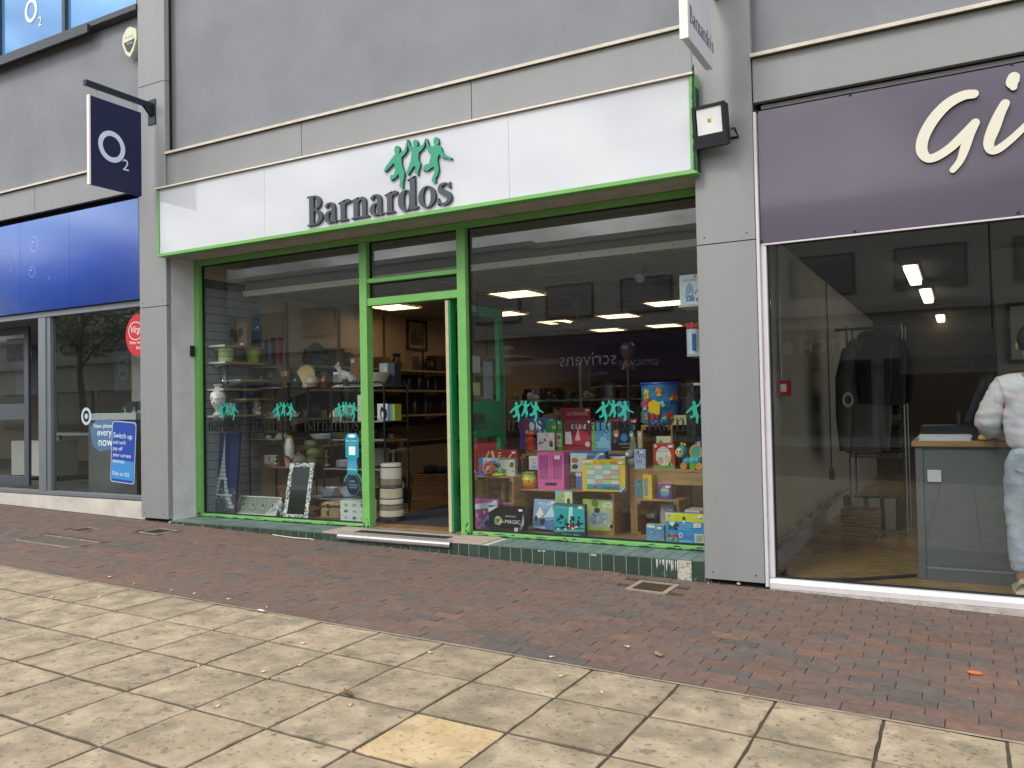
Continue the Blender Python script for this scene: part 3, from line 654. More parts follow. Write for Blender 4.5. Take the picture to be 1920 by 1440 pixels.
m_let = M('slate grey letters', '#3c454e', .4, spec=.5); m_ledge = M('letter edge', '#24292f', .4); m_fig = M('jade green figures', '#1f9470', .35); m_fedge = M('figure edge', '#143f38', .5)
x = at(575, 425, -.12).x; e = at(847, 380, -.12).x; zb = 3.075; hh = .285; ws = "Barnardos"
adv = sum({'B': .66, 'a': .50, 'r': .47, 'n': .67, 'd': .67, 'o': .60, 's': .46}[c] for c in ws); sxl = (e-x)/(adv*hh)
for c in ws:
    mb = MB(); dx = glyph(mb, c, x, zb, hh, sxl, m_let, SY-.03, SY-.005, m_ledge); mb.build('letter', sg); x += dx*hh*sxl
for k, (hd, bd) in enumerate(FIGS):
    mb = MB()
    for q, pl_ in enumerate((hd, bd)): mb.prism([(FIGC[0]+a_, FIGC[1]+b_) for a_, b_ in pl_], SY-.03+.0004*(q+2*k), SY-.005, m_fig, m_fedge)
    mb.build('dancing_figure', sg)
# ================================================================== BLADE SIGNS, FLOODLIGHT, ALARM
m_navy = M('navy sign', '#141c42', .28, spec=.5, var=.04); m_sedge = M('white sign edge', '#e6e2dc', .5); m_steel = M('dark bracket steel', '#2b3140', .45, .5)
bs_ = T('hanging_sign', 'navy hanging blade sign with white ring mark on chains', 'sign', (-7.78, 0, 0))
bx('board', -.016, .016, -.75, -.155, 3.685, 4.605, m_navy, bs_); bx('edge', -.018, .018, -.768, -.7505, 3.68, 4.61, m_sedge, bs_)
mb = MB(); mb.X = Matrix.Translation((.0165, 0, 0)) @ Matrix.Rotation(rad(90), 4, 'Z')
# after the turn local x runs along +Y, local -y faces +X
cO = atx(210, 275, -7.76); c2 = atx(236, 310, -7.76); m_pale = M('pale blue vinyl', '#c9d2e6', .5)
mb.ring((cO.y, cO.z), (.155, .165), (.105, .112), -.003, 0, m_pale, 40); mb.text('2', c2.y, c2.z-.055, .17, m_pale, -.002); mb.build('logo', bs_)
arm = MB(); arm.box(-.025, .025, -.80, -.012, 4.70, 4.755, m_steel, .003); arm.prism([(-.12, 4.70), (-.012, 4.70), (-.012, 4.60)], .018, -.018, m_steel, axis='x'); arm.build('arm', bs_)
bx('wall_plate', -.06, .06, -.012, -.001, 4.52, 4.80, m_steel, bs_, .002)
for y in (-.67, -.25):
    mb = MB()
    for k in range(3): 
        z = 4.69-k*.028; a_ = k % 2
        mb.tube([((.008*math.cos(t*.785) if a_ else 0), y+(0 if a_ else .008*math.cos(t*.785)), z+.018*math.sin(t*.785)) for t in range(8)], .0025, m_alu, 5, True)
    mb.build('chain', bs_)
bs2 = T('projecting_sign', 'white projecting blade sign with grey serif lettering on pillar', 'sign', (-1.5, 0, 0))
bx('board', -.025, .025, -.86, -.27, 3.68, 4.9, M('white lightbox', '#c9cbd4', .3, var=.03), bs2, .004); bx('edge', -.028, .028, -.875, -.8605, 3.675, 4.905, m_sedge, bs2)
mb = MB(); mb.X = Matrix.Translation((.026, 0, 0)) @ Matrix.Rotation(rad(90), 4, 'Z')
serif_word(mb, "Barnardo's", -.82, 3.80, .115, .98, PM('#55585c'), -.0015, 0, wt=.8); mb.build('lettering', bs2)
mb = MB(); mb.X = Matrix.Translation((.026, 0, 0)) @ Matrix.Rotation(rad(90), 4, 'Z'); figures(mb, -.5, 4.4, .55, m_fig, -.0015, 0); mb.build('logo', bs2)
bx('bracket', -.02, .02, -.27, -.001, 4.3, 4.5, m_alu, bs2)
fl = T('floodlight', 'black square led floodlight fixed to the pillar beside the plum sign', 'floodlight', (-1.52, 0, 3.345))
m_lblk = M('black housing', '#1d2026', .45, .3, var=.1, vs=20, bump=.1, bs=90); m_refl = M('reflector', '#e6e6e4', .4, .35)
mb = MB(); mb.box(-.125, .125, -.16, -.10, -.15, .15, m_lblk, .012); mb.X = Matrix.Rotation(rad(-8), 4, 'X'); h = mb.build('housing', fl, (0, 0, 0), rot=(rad(8), 0, rad(-6)))
mb = MB(); S = .092; zc = .035
O = [(-S, -.1605, zc-S), (S, -.1605, zc-S), (S, -.1605, zc+S), (-S, -.1605, zc+S)]; I = [(-.014, -.1535, zc-.014), (.014, -.1535, zc-.014), (.014, -.1535, zc+.014), (-.014, -.1535, zc+.014)]
O = [(a_, -.1625, c_) for a_, b_, c_ in O]; I = [(a_, -.1608, c_) for a_, b_, c_ in I]
mb.add(O+I, [(0, 1, 5, 4), (1, 2, 6, 5), (2, 3, 7, 6), (3, 0, 4, 7)], m_refl); mb.add(I, [(0, 1, 2, 3)], M('led chip', '#b98f2e', .5)); mb.build('reflector', h)
mb = MB()
for q in ((-.125, -.1, .15), (.1, .125, .15)): mb.box(q[0], q[1], -.172, -.1605, -.15, .15, m_lblk)
mb.box(-.0999, .0999, -.172, -.1605, .129, .15, m_lblk); mb.box(-.0999, .0999, -.172, -.1605, -.15, -.06, m_lblk); mb.build('bezel', h)
for k in range(7): bx('fin', -.1+k*.03, -.094+k*.03, -.10, -.06, -.12, .12, m_lblk, h)
mb = MB(); mb.tube([(.125, -.12, -.06), (.15, -.12, -.06), (.15, -.004, -.09), (-.15, -.004, -.09), (-.15, -.12, -.06), (-.125, -.12, -.06)], .009, m_lblk, 6); mb.build('bracket', fl)
al = T('alarm_box', 'cream shield shaped alarm box high on the render wall', 'alarm box', (-8.19, .1, 5.54))
m_alc = M('cream plastic', '#cfcdb4', .45); S_ = [(-.10, .10), (-.03, .17), (.03, .18), (.13, .13), (.14, .02), (.08, -.11), (.02, -.17), (-.05, -.12), (-.11, .0)]
MB().prism(S_, -.09, 0, m_alc).build('cover', al); mb = MB(); mb.prism([(-.08, .01), (.11, .03), (.08, -.05), (.02, -.12), (-.03, -.09)], -.0925, -.0905, PM('#23262a')); mb.text('NO ACCESS', .01, .055, .028, PM('#6e6c5c'), -.0915); mb.text('ALARM', .02, -.02, .03, PM('#c9c9c0'), -.0935); mb.build('label', al)
# ================================================================== PHONE SHOP
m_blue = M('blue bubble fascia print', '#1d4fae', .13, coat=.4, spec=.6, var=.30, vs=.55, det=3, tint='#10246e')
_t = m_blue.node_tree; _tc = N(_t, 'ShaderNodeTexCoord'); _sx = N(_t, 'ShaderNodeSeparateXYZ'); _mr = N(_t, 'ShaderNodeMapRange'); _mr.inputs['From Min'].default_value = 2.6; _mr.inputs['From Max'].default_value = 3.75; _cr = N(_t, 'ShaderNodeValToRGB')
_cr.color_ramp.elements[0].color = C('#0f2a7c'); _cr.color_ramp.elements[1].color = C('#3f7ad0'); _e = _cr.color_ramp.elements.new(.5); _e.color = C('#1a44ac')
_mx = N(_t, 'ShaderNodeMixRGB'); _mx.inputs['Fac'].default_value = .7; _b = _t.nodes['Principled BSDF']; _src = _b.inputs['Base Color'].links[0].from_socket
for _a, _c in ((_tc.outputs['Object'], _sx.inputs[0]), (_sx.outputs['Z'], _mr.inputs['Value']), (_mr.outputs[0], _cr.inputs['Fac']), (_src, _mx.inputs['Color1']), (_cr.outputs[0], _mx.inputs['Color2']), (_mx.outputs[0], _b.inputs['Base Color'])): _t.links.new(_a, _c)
m_gfr = M('grey aluminium frame', '#7d8389', .4, .35, var=.05); m_gfd = M('slate door frame', '#4d555d', .45, .2)
ps = T('phone_shopfront', 'grey aluminium phone shopfront with white plinth and open door', 'shopfront')
mb = MB(); mb.prism([(-14, gz(-14)-.05), (XL0-.002, gz(XL0)-.05), (XL0-.002, .335), (-14, .345)], .05, .2, M('white render plinth', '#c9c4bb', .85, var=.2, vs=4)); mb.build('plinth', ps)
for a in ((-14, XL0-.003, .06, .16, .347, .395), (-14, XL0-.003, .06, .16, 2.53, 2.60), (-10.02, -9.875, .06, .17, .396, 2.529), (XL0-.06, XL0-.003, .06, .16, .396, 2.529), (-9.873, -9.80, .075, .15, .396, 2.529)): bx('frame_bar', *a, m_gfr, ps, .004)
bx('window_pane', -9.79, XL0-.065, .11, .116, .40, 2.525, GL('phone glass', '#f0f4f2', .045), ps)
fs_ = T('phone_fascia', 'glossy blue fascia board printed with bubbles', 'sign')
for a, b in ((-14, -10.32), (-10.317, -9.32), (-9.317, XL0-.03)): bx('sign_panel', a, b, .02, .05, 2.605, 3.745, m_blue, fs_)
bx('end_trim', XL0-.028, XL0-.003, .015, .06, 2.60, 3.75, M('navy trim', '#141a3a', .5), fs_)
m_bub = M('bubble print', '#9db8ea', .2); mb = MB()
for px, py, r in ((64, 458, .085), (31, 476, .055), (60, 510, .06), (92, 521, .02), (28, 445, .03), (66, 545, .012), (12, 470, .035), (105, 470, .015), (20, 505, .03)):
    c = at(px, py, .019); mb.ring((c.x, c.z), (r, r*1.15), (r*.93, r*1.07), .0186, .0196, m_bub, 24); mb.ring((c.x-r*.3, c.z+r*.4), (r*.3, r*.12), (.001, .001), .0186, .0196, m_bub, 10)
mb.build('bubble_print', fs_)
c = at(-8, 560, .019); mb = MB(); mb.text('2', c.x, c.z, .36, m_wp, .0185, 'c'); mb.ring((c.x-.45, c.z+.33), (.27, .31), (.18, .21), .0186, .0196, m_wp, 36); mb.build('logo', fs_)
dl = T('phone_shop_door', 'open slate grey glazed door of the phone shop', 'door')
xr = at(56, 760, .55).x; xl = xr-1.0; z0, z1 = at(50, 910, .55).z, at(50, 612, .55).z
for a in ((xr-.10, xr, z0, z1), (xl, xl+.1, z0, z1)): bx('stile', a[0], a[1], .53, .57, a[2], a[3], m_gfd, dl, .003)
for a, b in ((z0, z0+.12), (at(40, 787, .55).z, at(40, 757, .55).z), (z1-.1, z1)): bx('rail', xl+.101, xr-.101, .53, .57, a, b, m_gfd, dl, .003)
bx('window_pane', xl+.1, xr-.1, .547, .553, z0+.1, z1-.1, m_glass, dl)
def sticker(name, label, px, py, Y, cat='sticker'):
    p = at(px, py, Y); return T(name, label, cat, (p.x, Y, p.z))
s = sticker('roundel_sticker', 'red roundel sticker with looped white script on glass', 261, 628, .108); m_red = PM('#c4202c'); mb = MB()
mb.ring((0, 0), (.235, .245), (.001, .001), -.0008, .0002, m_red, 40); mb.text('Virgin', -.045, .03, .11, wv, -.0014, sx=.9, shear=.3); mb.ring((-.06, .05), (.125, .105), (.117, .097), -.0014, -.0009, wv, 32); mb.ring((.14, .06), (.09, .08), (.082, .072), -.0015, -.0010, wv, 24)
mb.text('Now available', .0, -.10, .058, wv, -.0014); mb.text('here', .0, -.16, .058, wv, -.0014); mb.build('sticker_face', s)
s = sticker('phone_sticker', 'blue phone shaped sticker saying switch up on phone shop glass', 231, 848, .106); mb = MB(); w, h = .205, .345
def rr_(w, h, r): return [(sx*(w-r)+r*math.cos(a), sz*(h-r)+r*math.sin(a)) for sx, sz, a0 in ((1, 1, 0), (-1, 1, 1.571), (-1, -1, 3.142), (1, -1, 4.712)) for a in (a0, a0+.52, a0+1.05, a0+1.571)]
mb.X = Matrix.Rotation(rad(4), 4, 'Y'); mb.prism(rr_(w+.008, h+.008, .04), -.0006, .0002, PM('#c7d6e6')); mb.prism(rr_(w, h, .04), -.0012, -.0007, PM('#1b46a3'))
mb.prism([(-w+.01, -h+.03), (w-.01, -h+.03), (w-.01, -h+.25), (-w+.01, -h+.25)], -.0018, -.0013, PM('#3e8bcb'))
for k, (tx, sz_) in enumerate((('Switch up', .085), ("and we'll", .062), ('pay off', .062), ('your current', .062), ('contract', .062), ('', .03), ('Only on O2', .062))): 
    if tx: mb.text(tx, -w+.025, .16-k*.072, sz_, wv, -.0022, 'l')
mb.build('sticker_face', s)
s = sticker('speech_sticker', 'grey splash sticker reading new phone every now', 196, 812, .109); mb = MB()
mb.prism([(-.22, -.15), (-.10, -.22), (.2, -.18), (.22, .08), (.12, .16), (-.16, .15), (-.27, .06)], -.0006, .0002, PM('#4a6f95')); mb.text('New phone', -.02, .06, .075, wv, -.0012); mb.text('every', .0, -.03, .12, wv, -.0012, bold=1); mb.text('now', .02, -.15, .15, wv, -.0012)
mb.ring((-.34, .20), (.095, .105), (.06, .07), -.0006, .0002, PM('#b7c4d3'), 26); mb.ring((-.34, .20), (.03, .035), (.001, .001), -.0006, .0002, PM('#b7c4d3'), 16); mb.build('sticker_face', s)
ki = T('display_kiosk', 'grey stone effect kiosk with white top in the phone shop', 'kiosk', (0, 0, .3))
bx('body', -9.62, -8.7, .45, .95, 0, .94, M('stone laminate', '#6b6b6d', .6, var=.3, vs=3), ki); bx('top', -9.58, -8.68, .43, .97, .942, 1.03, M('white gloss', '#c9cccf', .3), ki, .006)
for k, (px, cc) in enumerate(((230, '#1c1d20'), (248, '#22262b'))):
    p = at(px, 770, .6); t = T('display_phone', ['dark handset tilted on a clear stand on the kiosk', 'second handset on chrome stand upon white kiosk top'][k], 'phone', (p.x, .62, 1.332)); mb = MB(); mb.X = Matrix.Rotation(rad(-35), 4, 'X'); mb.box(-.09, .09, -.006, .006, .03, .17, PM(cc), .004); mb.build('handset', t); MB().cyl((0, .03, 0), (0, .01, .07), .02, .012, m_alu).build('stand', t)
def poster(name, label, px0, px1, py0, py1, Y, col, deco, cat='poster'):
    a = at(px0, py0, Y); b = at(px1, py1, Y); cx, cz = (a.x+b.x)/2, (a.z+b.z)/2; w, h = abs(b.x-a.x), abs(a.z-b.z)
    t = tag(MB().mesh('x') and link(name, None, None, (cx, Y, cz)), label, cat); mb = MB(); mb.box(-w/2, w/2, 0, .012, -h/2, h/2, PM(col)); deco(mb, w, h); mb.build('sheet', t); return t
def dA(mb, w, h): mb.text('Save up to', 0, h*.36, h*.07, wv, -.001); mb.text('500', 0, h*.18, h*.2, wv, -.001); mb.box(-w*.3, w*.3, -.001, -.0005, -h*.4, -h*.05, PM('#0c1530')); mb.ring((0, -h*.2), (w*.12, w*.12), (.001, .001), -.002, -.0012, PM('#a4b4d8'), 18)
poster('wall_poster', 'dark blue phone offer poster showing 500 on the rear wall', 28, 76, 642, 740, 3.6, '#12275e', dA)
def dB(mb, w, h):
    for z in (.12, -.06): mb.ring((0, h*z), (w*.3, w*.3), (w*.2, w*.2), -.001-.001*z, -.0003, PM('#7fa0a6'), 24)
poster('wall_poster', 'teal poster with two pale loops inside phone shop', 214, 247, 652, 734, 2.4, '#1d3c4c', dB)
t = T('yellow_board', 'tall white board edged in yellow behind the red roundel', 'board', (at(258, 720, 1.2).x, 1.2, .3)); bx('panel', -.1, .5, 0, .03, 0, 2.0, M('white board', '#c9c9cc', .6), t); bx('edge', -.125, -.101, 0, .03, 0, 2.0, PM('#d8b21e'), t)
t = T('phone_desk', 'long pale desk on slim legs inside phone shop', 'desk', (-11.2, 2.1, .3)); bx('top', -1.3, 1.35, -.35, .35, .70, .74, M('pale desk', '#a9aca9', .5), t)
for sx in (-1.2, -.1, 1.2): bx('leg', sx-.03, sx+.03, -.3, -.24, 0, .699, m_gfr, t)
t = T('storage_cabinet', 'white wheeled cabinet under the phone shop desk', 'cabinet', (at(60, 870, 1.6).x, 1.6, .3)); bx('body', -.55, .55, 0, .4, .08, .62, M('white cabinet', '#a5a49e', .5), t)
for sx in (-.45, .45): MB().cyl((sx-.02, .1, .04), (sx+.02, .1, .04), .04, None, m_dark).build('wheel', t)
# ================================================================== GIFT SHOP
m_pur = M('plum sign board', '#564e5e', .14, coat=.3, spec=.55, var=.05, vs=2)
gs = T('gift_shopfront', 'white framed gift shopfront with one wide plate glass window', 'shopfront')
bx('frame_post', -1.266, -1.246, .01, .12, .0, 3.42, m_upvc, gs, .003); bx('frame_post', -1.244, -1.207, .045, .13, .06, 2.455, m_upvc, gs, .005)
mb = MB(); mb.prism([(.03, -.005), (.03, .03), (.045, .058), (.13, .06), (.13, -.005)], 6, -1.244, m_upvc, axis='x'); mb.build('sill', gs)
mb = MB(); mb.prism([(-1.24, gz(-1.24)-.03), (6, gz(6)-.03), (6, -.012), (-1.24, -.007)], .02, .14, M('chipped white base', '#b5aea6', .9, var=.3, vs=12, bump=.5, bs=40)); mb.build('base', gs)
bx('gasket', -1.206, 6, .078, .1, .061, .072, m_gask, gs); bx('gasket', -1.206, -1.194, .078, .1, .073, 2.45, m_gask, gs)
bx('window_pane', -1.193, 6, .086, .094, .073, 2.47, GL('gift glass', '#f0f3f2', .042), gs)
bx('soffit', -1.22, 6, .075, .118, 3.45, 3.48, m_clad, gs)
gsg = T('gift_sign', 'plum gift shop sign board with cream script letters', 'sign')
bx('sign_panel', -1.24, 2.4, .045, .06, 2.463, 3.43, m_pur, gsg); bx('sign_panel', 2.404, 6, .045, .06, 2.463, 3.43, m_pur, gsg); bx('bottom_trim', -1.24, 6, .040, .062, 2.452, 2.4625, m_upvc, gsg)
for px, py in ((1420, 209), (1594, 178), (1897, 121), (1428, 452), (1603, 434), (1909, 399)):
    p = at(px, py, .045); MB().cyl((p.x, .038, p.z), (p.x, .046, p.z), .009, None, m_dark, 8).build('screw', gsg)
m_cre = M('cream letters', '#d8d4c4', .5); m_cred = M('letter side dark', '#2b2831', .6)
def scr(pts): return [(at(1280+a/3, b/3, .02).x, at(1280+a/3, b/3, .02).z, w) for a, b, w in pts]
def brush(name, strokes):
    mb = MB()
    for k, s_ in enumerate(strokes):
        pts = catmull(scr(s_), 7); strip(mb, pts, .02+.0004*k, .045, m_cre, m_cred)
        for q in (pts[0], pts[-1]): mb.ring((q[0], q[1]), (q[2], q[2]), (.0005, .0005), .0202+.0004*k, .045, m_cre, 14, side=m_cred)
    mb.build(name, gsg)
brush('letter', [[(1638, 528, .028), (1575, 538, .031), (1490, 585, .034), (1410, 670, .036), (1355, 770, .036), (1345, 845, .034), (1375, 888, .028), (1425, 882, .028), (1500, 835, .028), (1570, 770, .029), (1645, 690, .027)], [(1645, 690, .027), (1612, 755, .031), (1585, 840, .028), (1560, 905, .022), (1520, 955, .020)]])
brush('letter', [[(1813, 582, .027), (1785, 635, .031), (1750, 720, .036), (1722, 800, .031), (1735, 843, .026), (1775, 838, .025), (1840, 790, .023), (1900, 735, .021), (1990, 650, .02)], [(1862, 435, .034), (1855, 465, .036), (1862, 490, .02)]])
WX_ = -1.272
def wall_y(px): return atx(px, 700, WX_).y
pw = MB(); y = wall_y(1460); pw.tube([(WX_+.015, y, 2.6), (WX_+.015, y, 1.42)], .012, m_gfr, 8); tag(pw.build('conduit_pipe'), 'grey steel conduit running down to red call point', 'conduit')
cp = T('fire_call_point', 'red fire alarm call point on gift shop wall', 'call point', (WX_, y, atx(1467, 728, WX_).z)); bx('box', .001, .085, -.05, .05, -.06, .06, M('fire red', '#b3202a', .4), cp, .004); bx('glass_plate', .02, .066, -.0525, -.0505, -.03, .03, PM('#d7d3cf'), cp)
y2 = wall_y(1552); mb = MB(); mb.tube([(WX_+.015, y2, 2.6), (WX_+.015, y2, .55)], .011, m_gfr, 8); mb.box(WX_, WX_+.04, y2-.05, y2+.05, .45, .58, m_gfr, .004); tag(mb.build('conduit_pipe'), 'thin grey conduit ending in a socket box near clothes rail', 'conduit')
mb = MB(); mb.box(WX_+.001, WX_+.02, .36, 4.5, .041, .20, M('grey skirting', '#8f9091', .5), .004); tag(mb.build('skirting_board'), 'grey skirting board below the heating pipe', 'skirting', kind='structure')
mb = MB(); mb.tube([(WX_+.05, .36, .25), (WX_+.05, 4.4, .25)], .02, m_gfr, 8)
for k in range(7): mb.box(WX_+.001, WX_+.06, .5+k*.55, .52+k*.55, .22, .29, m_alu)
tag(mb.build('heating_pipe'), 'grey heating pipe with clips along gift shop wall', 'pipe')
# curved rubber edge of the door mat inside the glass
mb = MB(); pts = [atz(px, py, .055) for px, py in ((1452, 1066), (1462, 1076), (1485, 1084), (1530, 1089), (1600, 1086), (1717, 1078))]
mb.tube([(max(p.x, -1.2), max(p.y, .13), .052) for p in pts], .013, m_gask, 6); tag(mb.build('rubber_edging'), 'black curved rubber edging strip on parquet floor', 'edging')
ct = T('shop_counter', 'grey panelled shop counter with oak worktop', 'counter', (0, 0, .04)); m_ctr = M('grey counter panel', '#5e6367', .5, var=.05); CY = .50; xc0 = at(1712, 820, CY).x
bx('front_panel', xc0+.06, 1.6, CY+.008, CY+.03, .10, .94, m_ctr, ct); bx('corner_post', xc0+.01, xc0+.058, CY, CY+.05, 0, .94, m_ctr, ct, .003); bx('body', xc0+.02, 1.6, CY+.055, 1.05, 0, .94, m_ctr, ct)
mb = MB(); mb.prism([(CY-.005, 0), (CY-.005, .085), (CY+.004, .098), (CY+.03, .098), (CY+.03, 0)], 1.6, xc0+.06, m_ctr, axis='x'); mb.build('plinth', ct); bx('worktop', xc0-.01, 1.62, CY-.02, 1.07, .942, .982, M('oak worktop', '#9a7347', .45, var=.2, vs=3, stretch=(1, 6, 6)), ct, .004)
p = at(1752, 894, CY); mb = MB(); mb.box(p.x-.043, p.x+.043, CY-.008, CY+.0075, p.z-.078, p.z+.008, M('white blank plate', '#c9cace', .4), .004); q = mb.build('blank_plate', ct, (0, 0, 0)); q.location = (0, 0, 0)
TZ = 1.0225
t = T('paper_stack', 'thick stack of white papers on oak worktop', 'papers', (at(1772, 820, CY+.15).x, CY+.15, TZ))
for k in range(7): bx('sheet_bundle', -.165+random.uniform(-.012, .012), .165+random.uniform(-.01, .012), -.11, .11, k*.006, k*.006+.0055, PM('#c9cbd2'), t)
t = T('counter_bell', 'yellow domed counter bell beside papers', 'bell', (at(1845, 822, CY+.1).x, CY+.1, TZ)); MB().lathe([(.045, 0), (.045, .008)], m_blk).build('base', t); MB().lathe([(.04, .008), (.038, .022), (.028, .038), (.008, .045), (.006, .055), (0, .057)], PM('#d9a514')).build('dome', t)
t = T('cash_till', 'black cash drawer and till on counter', 'till', (at(1785, 805, .85).x, .82, TZ)); bx('drawer', -.2, .2, -.15, .2, 0, .10, PM('#1e2226'), t, .006); mb = MB(); mb.X = Matrix.Translation((.09, 0, .1)) @ Matrix.Rotation(rad(20), 4, 'Y'); mb.box(-.02, .02, -.15, .15, .02, .36, PM('#23272d'), .006); mb.build('screen', t); mb = MB(); mb.cyl((.05, .05, .09), (.05, .05, .2), .03, .02, PM('#1e2226')); mb.build('neck', t)
t = T('glass_vase', 'clear glass cylinder vase beside yellow bell', 'vase', (at(1851, 815, .75).x, .72, TZ)); MB().lathe([(.0, .004), (.055, .004), (.06, .01), (.06, .2), (.057, .2), (.055, .012), (0, .012)], GL('clear ware', '#eef2f0', .08)).build('body', t)
for k, (px, py) in enumerate(((1712, 520), (1738, 558), (1764, 601))):
    p = atz(px, py, 2.55); t = T('strip_light', 'lit prismatic strip light on dark ceiling, %s' % ('next to the window', 'middle of three', 'farthest inside')[k], 'light', (p.x, p.y, 2.56), group='gift shop ceiling lights'); bx('body', -.07, .07, -.62, .62, .03, .06, m_upvc, t); bx('diffuser', -.055, .055, -.6, .6, -.02, .029, M('lit diffuser', '#ffffff', .5, emit='#fff0cf', es=7), t, .01)
# clothes rail and wire shelving at the wall
RX0, RX1, RY = at(1590, 700, 2.6).x, at(1692, 700, 2.6).x, 2.6
t = T('wire_shelving', 'chrome wire shelving stacked with dark garments', 'shelving', (0, 0, .04)); m_chr = M('dull chrome', '#7c7c7c', .35, .8)
for x in (RX0, RX1):
    for y in (RY, RY+.5): MB().cyl((x, y, 0), (x, y, 2.0), .013, None, m_chr, 8).build('post', t)
for py in (1000, 857, 785, 705):
    z = at(1640, py, RY).z-.04; mb = MB()
    for y in (RY, RY+.5): mb.tube([(RX0, y, z), (RX1, y, z)], .006, m_chr, 6); mb.tube([(RX0, y, z+.03), (RX1, y, z+.03)], .005, m_chr, 6)
    for k in range(9): mb.tube([(RX0+(RX1-RX0)*k/8, RY, z+.012), (RX0+(RX1-RX0)*k/8, RY+.5, z+.012)], .004, m_chr, 5)
    for k in range(14):
        xa = RX0+(RX1-RX0)*k/14; xb = RX0+(RX1-RX0)*(k+1)/14; mb.tube([(xa, RY, z+(0 if k % 2 else .03)), (xb, RY, z+(.03 if k % 2 else 0))], .0035, m_chr, 5)
    mb.build('wire_shelf', t)
m_clo = M('black cloth', '#15161b', .95, var=.3, vs=6, bump=.3, bs=20)
def folded(name, label, x0, x1, y0, y1, z0, n, mat, cat='clothes', group=None):
    t = T(name, label, cat, ((x0+x1)/2, (y0+y1)/2, z0), group=group); w, d = (x1-x0)/2, (y1-y0)/2
    for k in range(n): bx('folded_garment', -w+random.uniform(0, .02), w-random.uniform(0, .02), -d, d, k*.055, k*.055+.05, mat, t, .02)
for k, py in enumerate((857, 785, 705)):
    z = at(1640, py, RY).z+.035; folded('garment_pile', ('folded black garments on the low wire shelf', 'folded black garments on the middle wire shelf', 'folded black garments on the top wire shelf')[k], RX0+.03, RX1-.03, RY+.03, RY+.47, z, (5, 5, 6)[k], m_clo)
def hoodie(name, label, x, y, z, mat, w=.28, h=.68, rz=0, cat='hoodie', group=None, badge=False):
    t = T(name, label, cat, (x, y, z), rz, group)
    mb = MB(); prof = [(-w*.55, 0), (w*.55, 0), (w*.62, -h*.4), (w*.6, -h), (-w*.6, -h), (-w*.62, -h*.4)]; n = 18; rows = []
    for j in range(9):
        f = j/8; zz_ = -h*f; hw = w*(.45+.2*min(1, f*3)); dp = .09*(1-.2*abs(f-.4))
        rows.append([(hw*math.cos(2*math.pi*k/n), dp*math.sin(2*math.pi*k/n)*(1+.15*math.sin(5*2*math.pi*k/n+f*3)), zz_) for k in range(n)])
    P = [p for r in rows for p in r]; mb.add(P, [(j*n+k, j*n+(k+1) % n, (j+1)*n+(k+1) % n, (j+1)*n+k) for j in range(8) for k in range(n)]+[tuple(range(n))], mat, True); mb.build('body', t)
    for s_ in (-1, 1): MB().tube([(s_*w*.42, 0, -.03), (s_*w*.72, -.02, -h*.3), (s_*w*.78, -.03, -h*.65), (s_*w*.76, -.02, -h*.98)], [.07, .075, .07, .045], mat, 10).build('sleeve', t)
    MB().ball((0, .03, .0), (w*.45, .09, .09), mat).build('hood', t)
    if badge:
        mb = MB(); mb.ring((-w*.76, -h*.5), (.055, .07), (.035, .045), -.11, -.1, PM('#8d8d86'), 20); mb.build('badge', t)
    return t
m_gho = M('grey marl cloth', '#4b4843', .95, var=.15, vs=30, bump=.2, bs=60)
p = at(1612, 650, 2.35); hoodie('hooded_sweatshirt', 'grey hooded sweatshirt hanging with round sleeve badge', p.x, 2.40, p.z, m_gho, .26, 1.0, rad(35), badge=True)
for k, px in enumerate((1632, 1652, 1672)):
    p = at(px, 640, 2.5); hoodie('hooded_sweatshirt', 'black hooded sweatshirt hanging in row above wire shelves', p.x, 2.50, p.z+.02, m_clo, .24, .62, rad(60), group='black sweatshirts on the rail')
mb = MB(); mb.tube([(RX0-.1, 2.55, at(1640, 622, 2.5).z+.04), (RX1, 2.55, at(1640, 622, 2.5).z+.04)], .014, m_chr, 8); tag(mb.build('clothes_rail'), 'chrome clothes rail above the wire shelving', 'rail')
for k in range(3):
    px = 1607+k*30; p = at(px, 908, 2.7); t = T('striped_bag', 'black and grey striped bag on floor of wire shelves', 'bag', (p.x, 2.85, at(1640, 1000, RY).z+.02), group='striped bags'); mb = MB(); hh = .30
    mb.prism([(-.12, 0), (.12, 0), (.14, hh), (-.14, hh)], -.1, .1, m_clo); mb.prism([(-.045, .0), (.045, 0), (.05, hh), (-.05, hh)], -.102, -.1005, PM('#9a9a97')); mb.build('body', t)
m_wick = M('wicker weave', '#7b5b3a', .85, var=.5, vs=40, bump=.8, bs=90, stretch=(1, 1, 3))
def basket(name, label, x, y, z, w, d, h, mat=None, cat='basket', rz=0, flare=1.1):
    t = T(name, label, cat, (x, y, z), rz); mat = mat or m_wick; n = max(4, int(h/.028))
    for k in range(n):
        f = k/(n-1); s_ = 1/flare+(1-1/flare)*f; a, b = w/2*s_, d/2*s_; zz_ = .012+(h-.02)*f; r = min(.016, h/n*.62)
        c_ = .25*min(a, b); P = []
        for sx, sy, a0 in ((1, 1, 0), (-1, 1, 90), (-1, -1, 180), (1, -1, 270)):
            for q in (0, 45, 90): P.append((sx*(a-c_)+c_*math.cos(rad(a0+q)), sy*(b-c_)+c_*math.sin(rad(a0+q)), zz_))
        MB().tube(P, r, mat, 6, True).build('wicker_band', t)
    bx('bottom', -w/2/flare+.01, w/2/flare-.01, -d/2/flare+.01, d/2/flare-.01, .002, .012, mat, t); return t
p = at(1613, 970, 2.2); basket('wicker_box', 'square wicker box on parquet beside the shelving', p.x, 2.25, .041, .30, .3, .26, flare=1.02)
